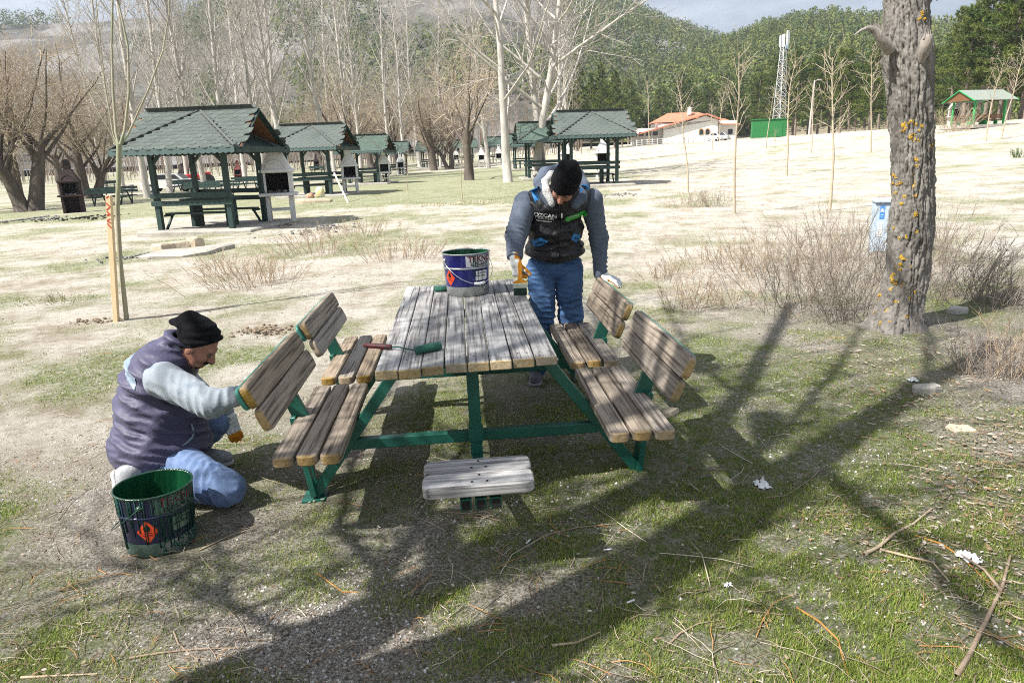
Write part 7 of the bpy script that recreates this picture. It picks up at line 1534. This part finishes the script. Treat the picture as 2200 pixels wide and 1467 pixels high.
shrub(2065, 640, 170, 160, 110, GB, 'dark dry shrub right of the big trunk', 8, (.3, 0)); shrub(2150, 655, 170, 140, 100, GB, 'dark dry shrub at the right edge', 9, (.25, 0)); shrub(2030, 570, 110, 130, 50, MBc, 'thin tall dry shrub behind the right side of the big trunk', 10, (.15, 0)); shrub(2165, 810, 150, 150, 80, MBc, 'dry shrub at the right edge above the leaf litter', 11, (.3, 0)); shrub(2080, 800, 60, 100, 24, GB, 'sparse upright weed left of the right-edge shrub', 12)
shrub(1475, 445, 90, 42, 46, TB, 'small tan weed clump at the foot of the young field tree', 13); shrub(1535, 443, 60, 40, 46, GB, 'small dark weed clump on the field', 14); shrub(545, 612, 180, 80, 120, TB, 'tan dry weed clump behind the kneeling man', 15); shrub(690, 545, 170, 60, 90, TB, 'tan dry weeds in front of the white barbecue', 16); shrub(860, 560, 170, 60, 90, TB, 'tan dry weeds left of the bucket on the table', 17); shrub(760, 510, 200, 40, 80, TB, 'low dry weed strip before the white barbecue', 18); shrub(480, 590, 90, 60, 50, TB, 'small dry weeds left of the tan clump', 19); shrub(130, 650, 90, 30, 30, [(.16, .19, .06), (.26, .24, .12)], 'low greenish weed left of the wooden stake', 20); shrub(1430, 600, 110, 50, 46, TB, 'dry weeds just right of the standing man', 21); shrub(2188, 338, 30, 22, 50, [(.05, .12, .02), (.07, .15, .03)], 'small green bush on the right field edge', 22); shrub(2052, 282, 70, 55, 90, TB, 'bare reddish shrub left of the green-posted shelter', 23); shrub(1700, 600, 200, 130, 60, MBc, 'grey dry shrub behind the largest shrub', 24, (.1, 0)); shrub(1910 - 20, 610, 120, 150, 50, GB, 'dry shrub hiding the foot of the utility cabinet', 25)

# ---------------------------------------------------------------- unseen tree outside the frame, its limbs laid out to throw the branch shadows
def shade_tree():
    """stands behind the camera on the left; its limbs are shaped to cast the shadows that cross the foreground"""
    te = math.tan(SUN_EL); sd = np.array([SHD.x, SHD.y, 0]); r = rng(17)
    def lift(px, py, z): g = np.array(onz(px, py, 0)); return g - sd * (z / te) + np.array([0, 0, z])
    base = (lift(900, 1467, 2.2) + lift(480, 1467, 2.0)) / 2; base = np.array([base[0] - .45, base[1] - .30, 0]); z0 = Hf(base[0], base[1]); t = thing('bare_tree', 'tall twin-stemmed bare tree behind the photographer, outside the picture, shaped to shade the table', 'tree', (base[0], base[1], z0))
    A = TubeSet(); T = TubeSet()
    def limb(P, r0, r1, tw=14, tl=1.0):
        P = [np.asarray(p, float) - [base[0], base[1], z0] for p in P]; A.add(P, np.linspace(r0, r1, len(P)), 8)
        for k in range(tw):
            f = r.uniform(.15, 1) * (len(P) - 1); i = min(len(P) - 2, int(f)); q = P[i] + (P[i + 1] - P[i]) * (f - i); d = norm(P[i + 1] - P[i]); e = q + norm(d * .8 + r.normal(size=3) * .8 + [0, 0, .3]) * r.uniform(.4, 1.3) * tl; m_ = (q + e) / 2 + r.normal(size=3) * .06
            T.add([q, m_, e], [.014, .009, .004], 4)
            for j in range(5): g = r.uniform(.3, 1); s = m_ + (e - m_) * g; T.add([s, s + norm(norm(e - q) + r.normal(size=3) * .7) * r.uniform(.15, .5)], [.006, .002], 3)
    B0 = np.array([base[0], base[1], z0 - .2]); B1 = np.array([base[0] + .05, base[1] + .03, z0 + .9])
    one = [lift(900, 1467, 2.2), lift(1100, 1395, 2.9), lift(1300, 1275, 3.7), lift(1450, 1185, 4.4), lift(1625, 1065, 5.2), lift(1800, 955, 6.0), lift(1990, 830, 6.9), lift(2150, 740, 7.7)]
    two = [lift(480, 1467, 2.0), lift(660, 1395, 2.7), lift(820, 1310, 3.4), lift(960, 1235, 4.0), lift(1100, 1170, 4.6), lift(1270, 1110, 5.2), lift(1430, 1040, 5.8), lift(1510, 955, 6.3), lift(1590, 850, 6.9), lift(1700, 650, 7.8)]
    limb([B0, B1], .30, .27, 0); limb([B1] + one, .24, .075, 44); limb([B1] + two, .19, .06, 64)
    tr = [B0, one[0], two[2], one[2], one[3]]
    limb([one[2], lift(1430, 1250, 4.2), lift(1600, 1150, 4.9), lift(1760, 1030, 5.6)], .07, .03, 16)
    limb([lift(1750, 985, 5.8), lift(1830, 1070, 6.0), lift(1920, 1140, 6.2), lift(2000, 1210, 6.4), lift(2090, 1320, 6.7), lift(2200, 1440, 7.1)], .05, .022, 20)
    limb([two[3], lift(940, 1140, 4.6), lift(1080, 1060, 5.2), lift(1250, 1010, 5.8), lift(1400, 930, 6.4), lift(1500, 830, 7.0)], .08, .035, 36)
    limb([two[6], lift(1560, 1010, 6.1), lift(1680, 930, 6.6), lift(1800, 800, 7.2), lift(1850, 700, 7.8)], .05, .02, 30)
    limb([lift(1640, 960, 5.9), lift(1642, 925, 6.1), lift(1650, 890, 6.3)], .05, .11, 4)
    limb([tr[2], lift(800, 1330, 3.2), lift(820, 1230, 3.8), lift(900, 1120, 4.5), lift(1000, 960, 5.4), lift(1080, 800, 6.4)], .06, .025, 30)
    limb([lift(820, 1230, 3.8), lift(720, 1130, 4.6), lift(780, 900, 5.6), lift(900, 740, 6.6)], .035, .015, 22)
    limb([two[7], lift(1380, 880, 6.2), lift(1300, 740, 7.0), lift(1250, 640, 7.8)], .045, .02, 30)
    limb([two[8], lift(1480, 760, 6.9), lift(1430, 660, 7.6)], .03, .015, 22)
    limb([one[6], lift(2000, 730, 7.8), lift(1940, 650, 8.4)], .035, .015, 24)
    limb([two[1], lift(560, 1330, 3.4), lift(420, 1250, 4.0), lift(200, 1190, 4.8)], .03, .012, 26)
    def liftt(px, py, z): g = np.array(on_table(px, py)); return g - sd * ((z - g[2]) / te) + np.array([0, 0, z - g[2]])
    limb([lift(720, 1130, 4.6), liftt(780, 830, 5.6), liftt(880, 760, 6.2), liftt(1000, 715, 6.8), liftt(1140, 690, 7.4)], .04, .018, 46, .8)
    limb([liftt(880, 760, 6.2), liftt(940, 680, 6.8), liftt(1040, 640, 7.4), liftt(1130, 560, 8.0)], .028, .012, 40, .8)
    limb([liftt(1000, 715, 6.8), liftt(1120, 640, 7.2), liftt(1180, 520, 7.8), liftt(1220, 440, 8.4)], .024, .012, 40, .8)
    limb([lift(1640, 930, 6.0), lift(1630, 915, 6.2), lift(1650, 900, 6.3)], .02, .10, 0) if False else None
    A.build('trunk', M['bark_dark'], t); T.build('twigs', M['bark_dark'], t)
shade_tree()

# ---------------------------------------------------------------- air
def haze():
    b = MB(); b.box((0, 230, 110.9), (1840, 1560, 226)); m = bpy.data.materials.new('haze'); m.use_nodes = True; N = m.node_tree.nodes; N.remove(N['Principled BSDF'])
    v = N.new('ShaderNodeVolumePrincipled'); v.inputs['Color'].default_value = (.80, .88, 1, 1); v.inputs['Density'].default_value = .0003; v.inputs['Anisotropy'].default_value = .2; m.node_tree.links.new(v.outputs[0], N['Material Output'].inputs['Volume'])
    o = b.build('haze', m, None, kind='stuff'); o['label'] = 'thin pale air haze over the valley and hills'; o['category'] = 'haze'
haze()
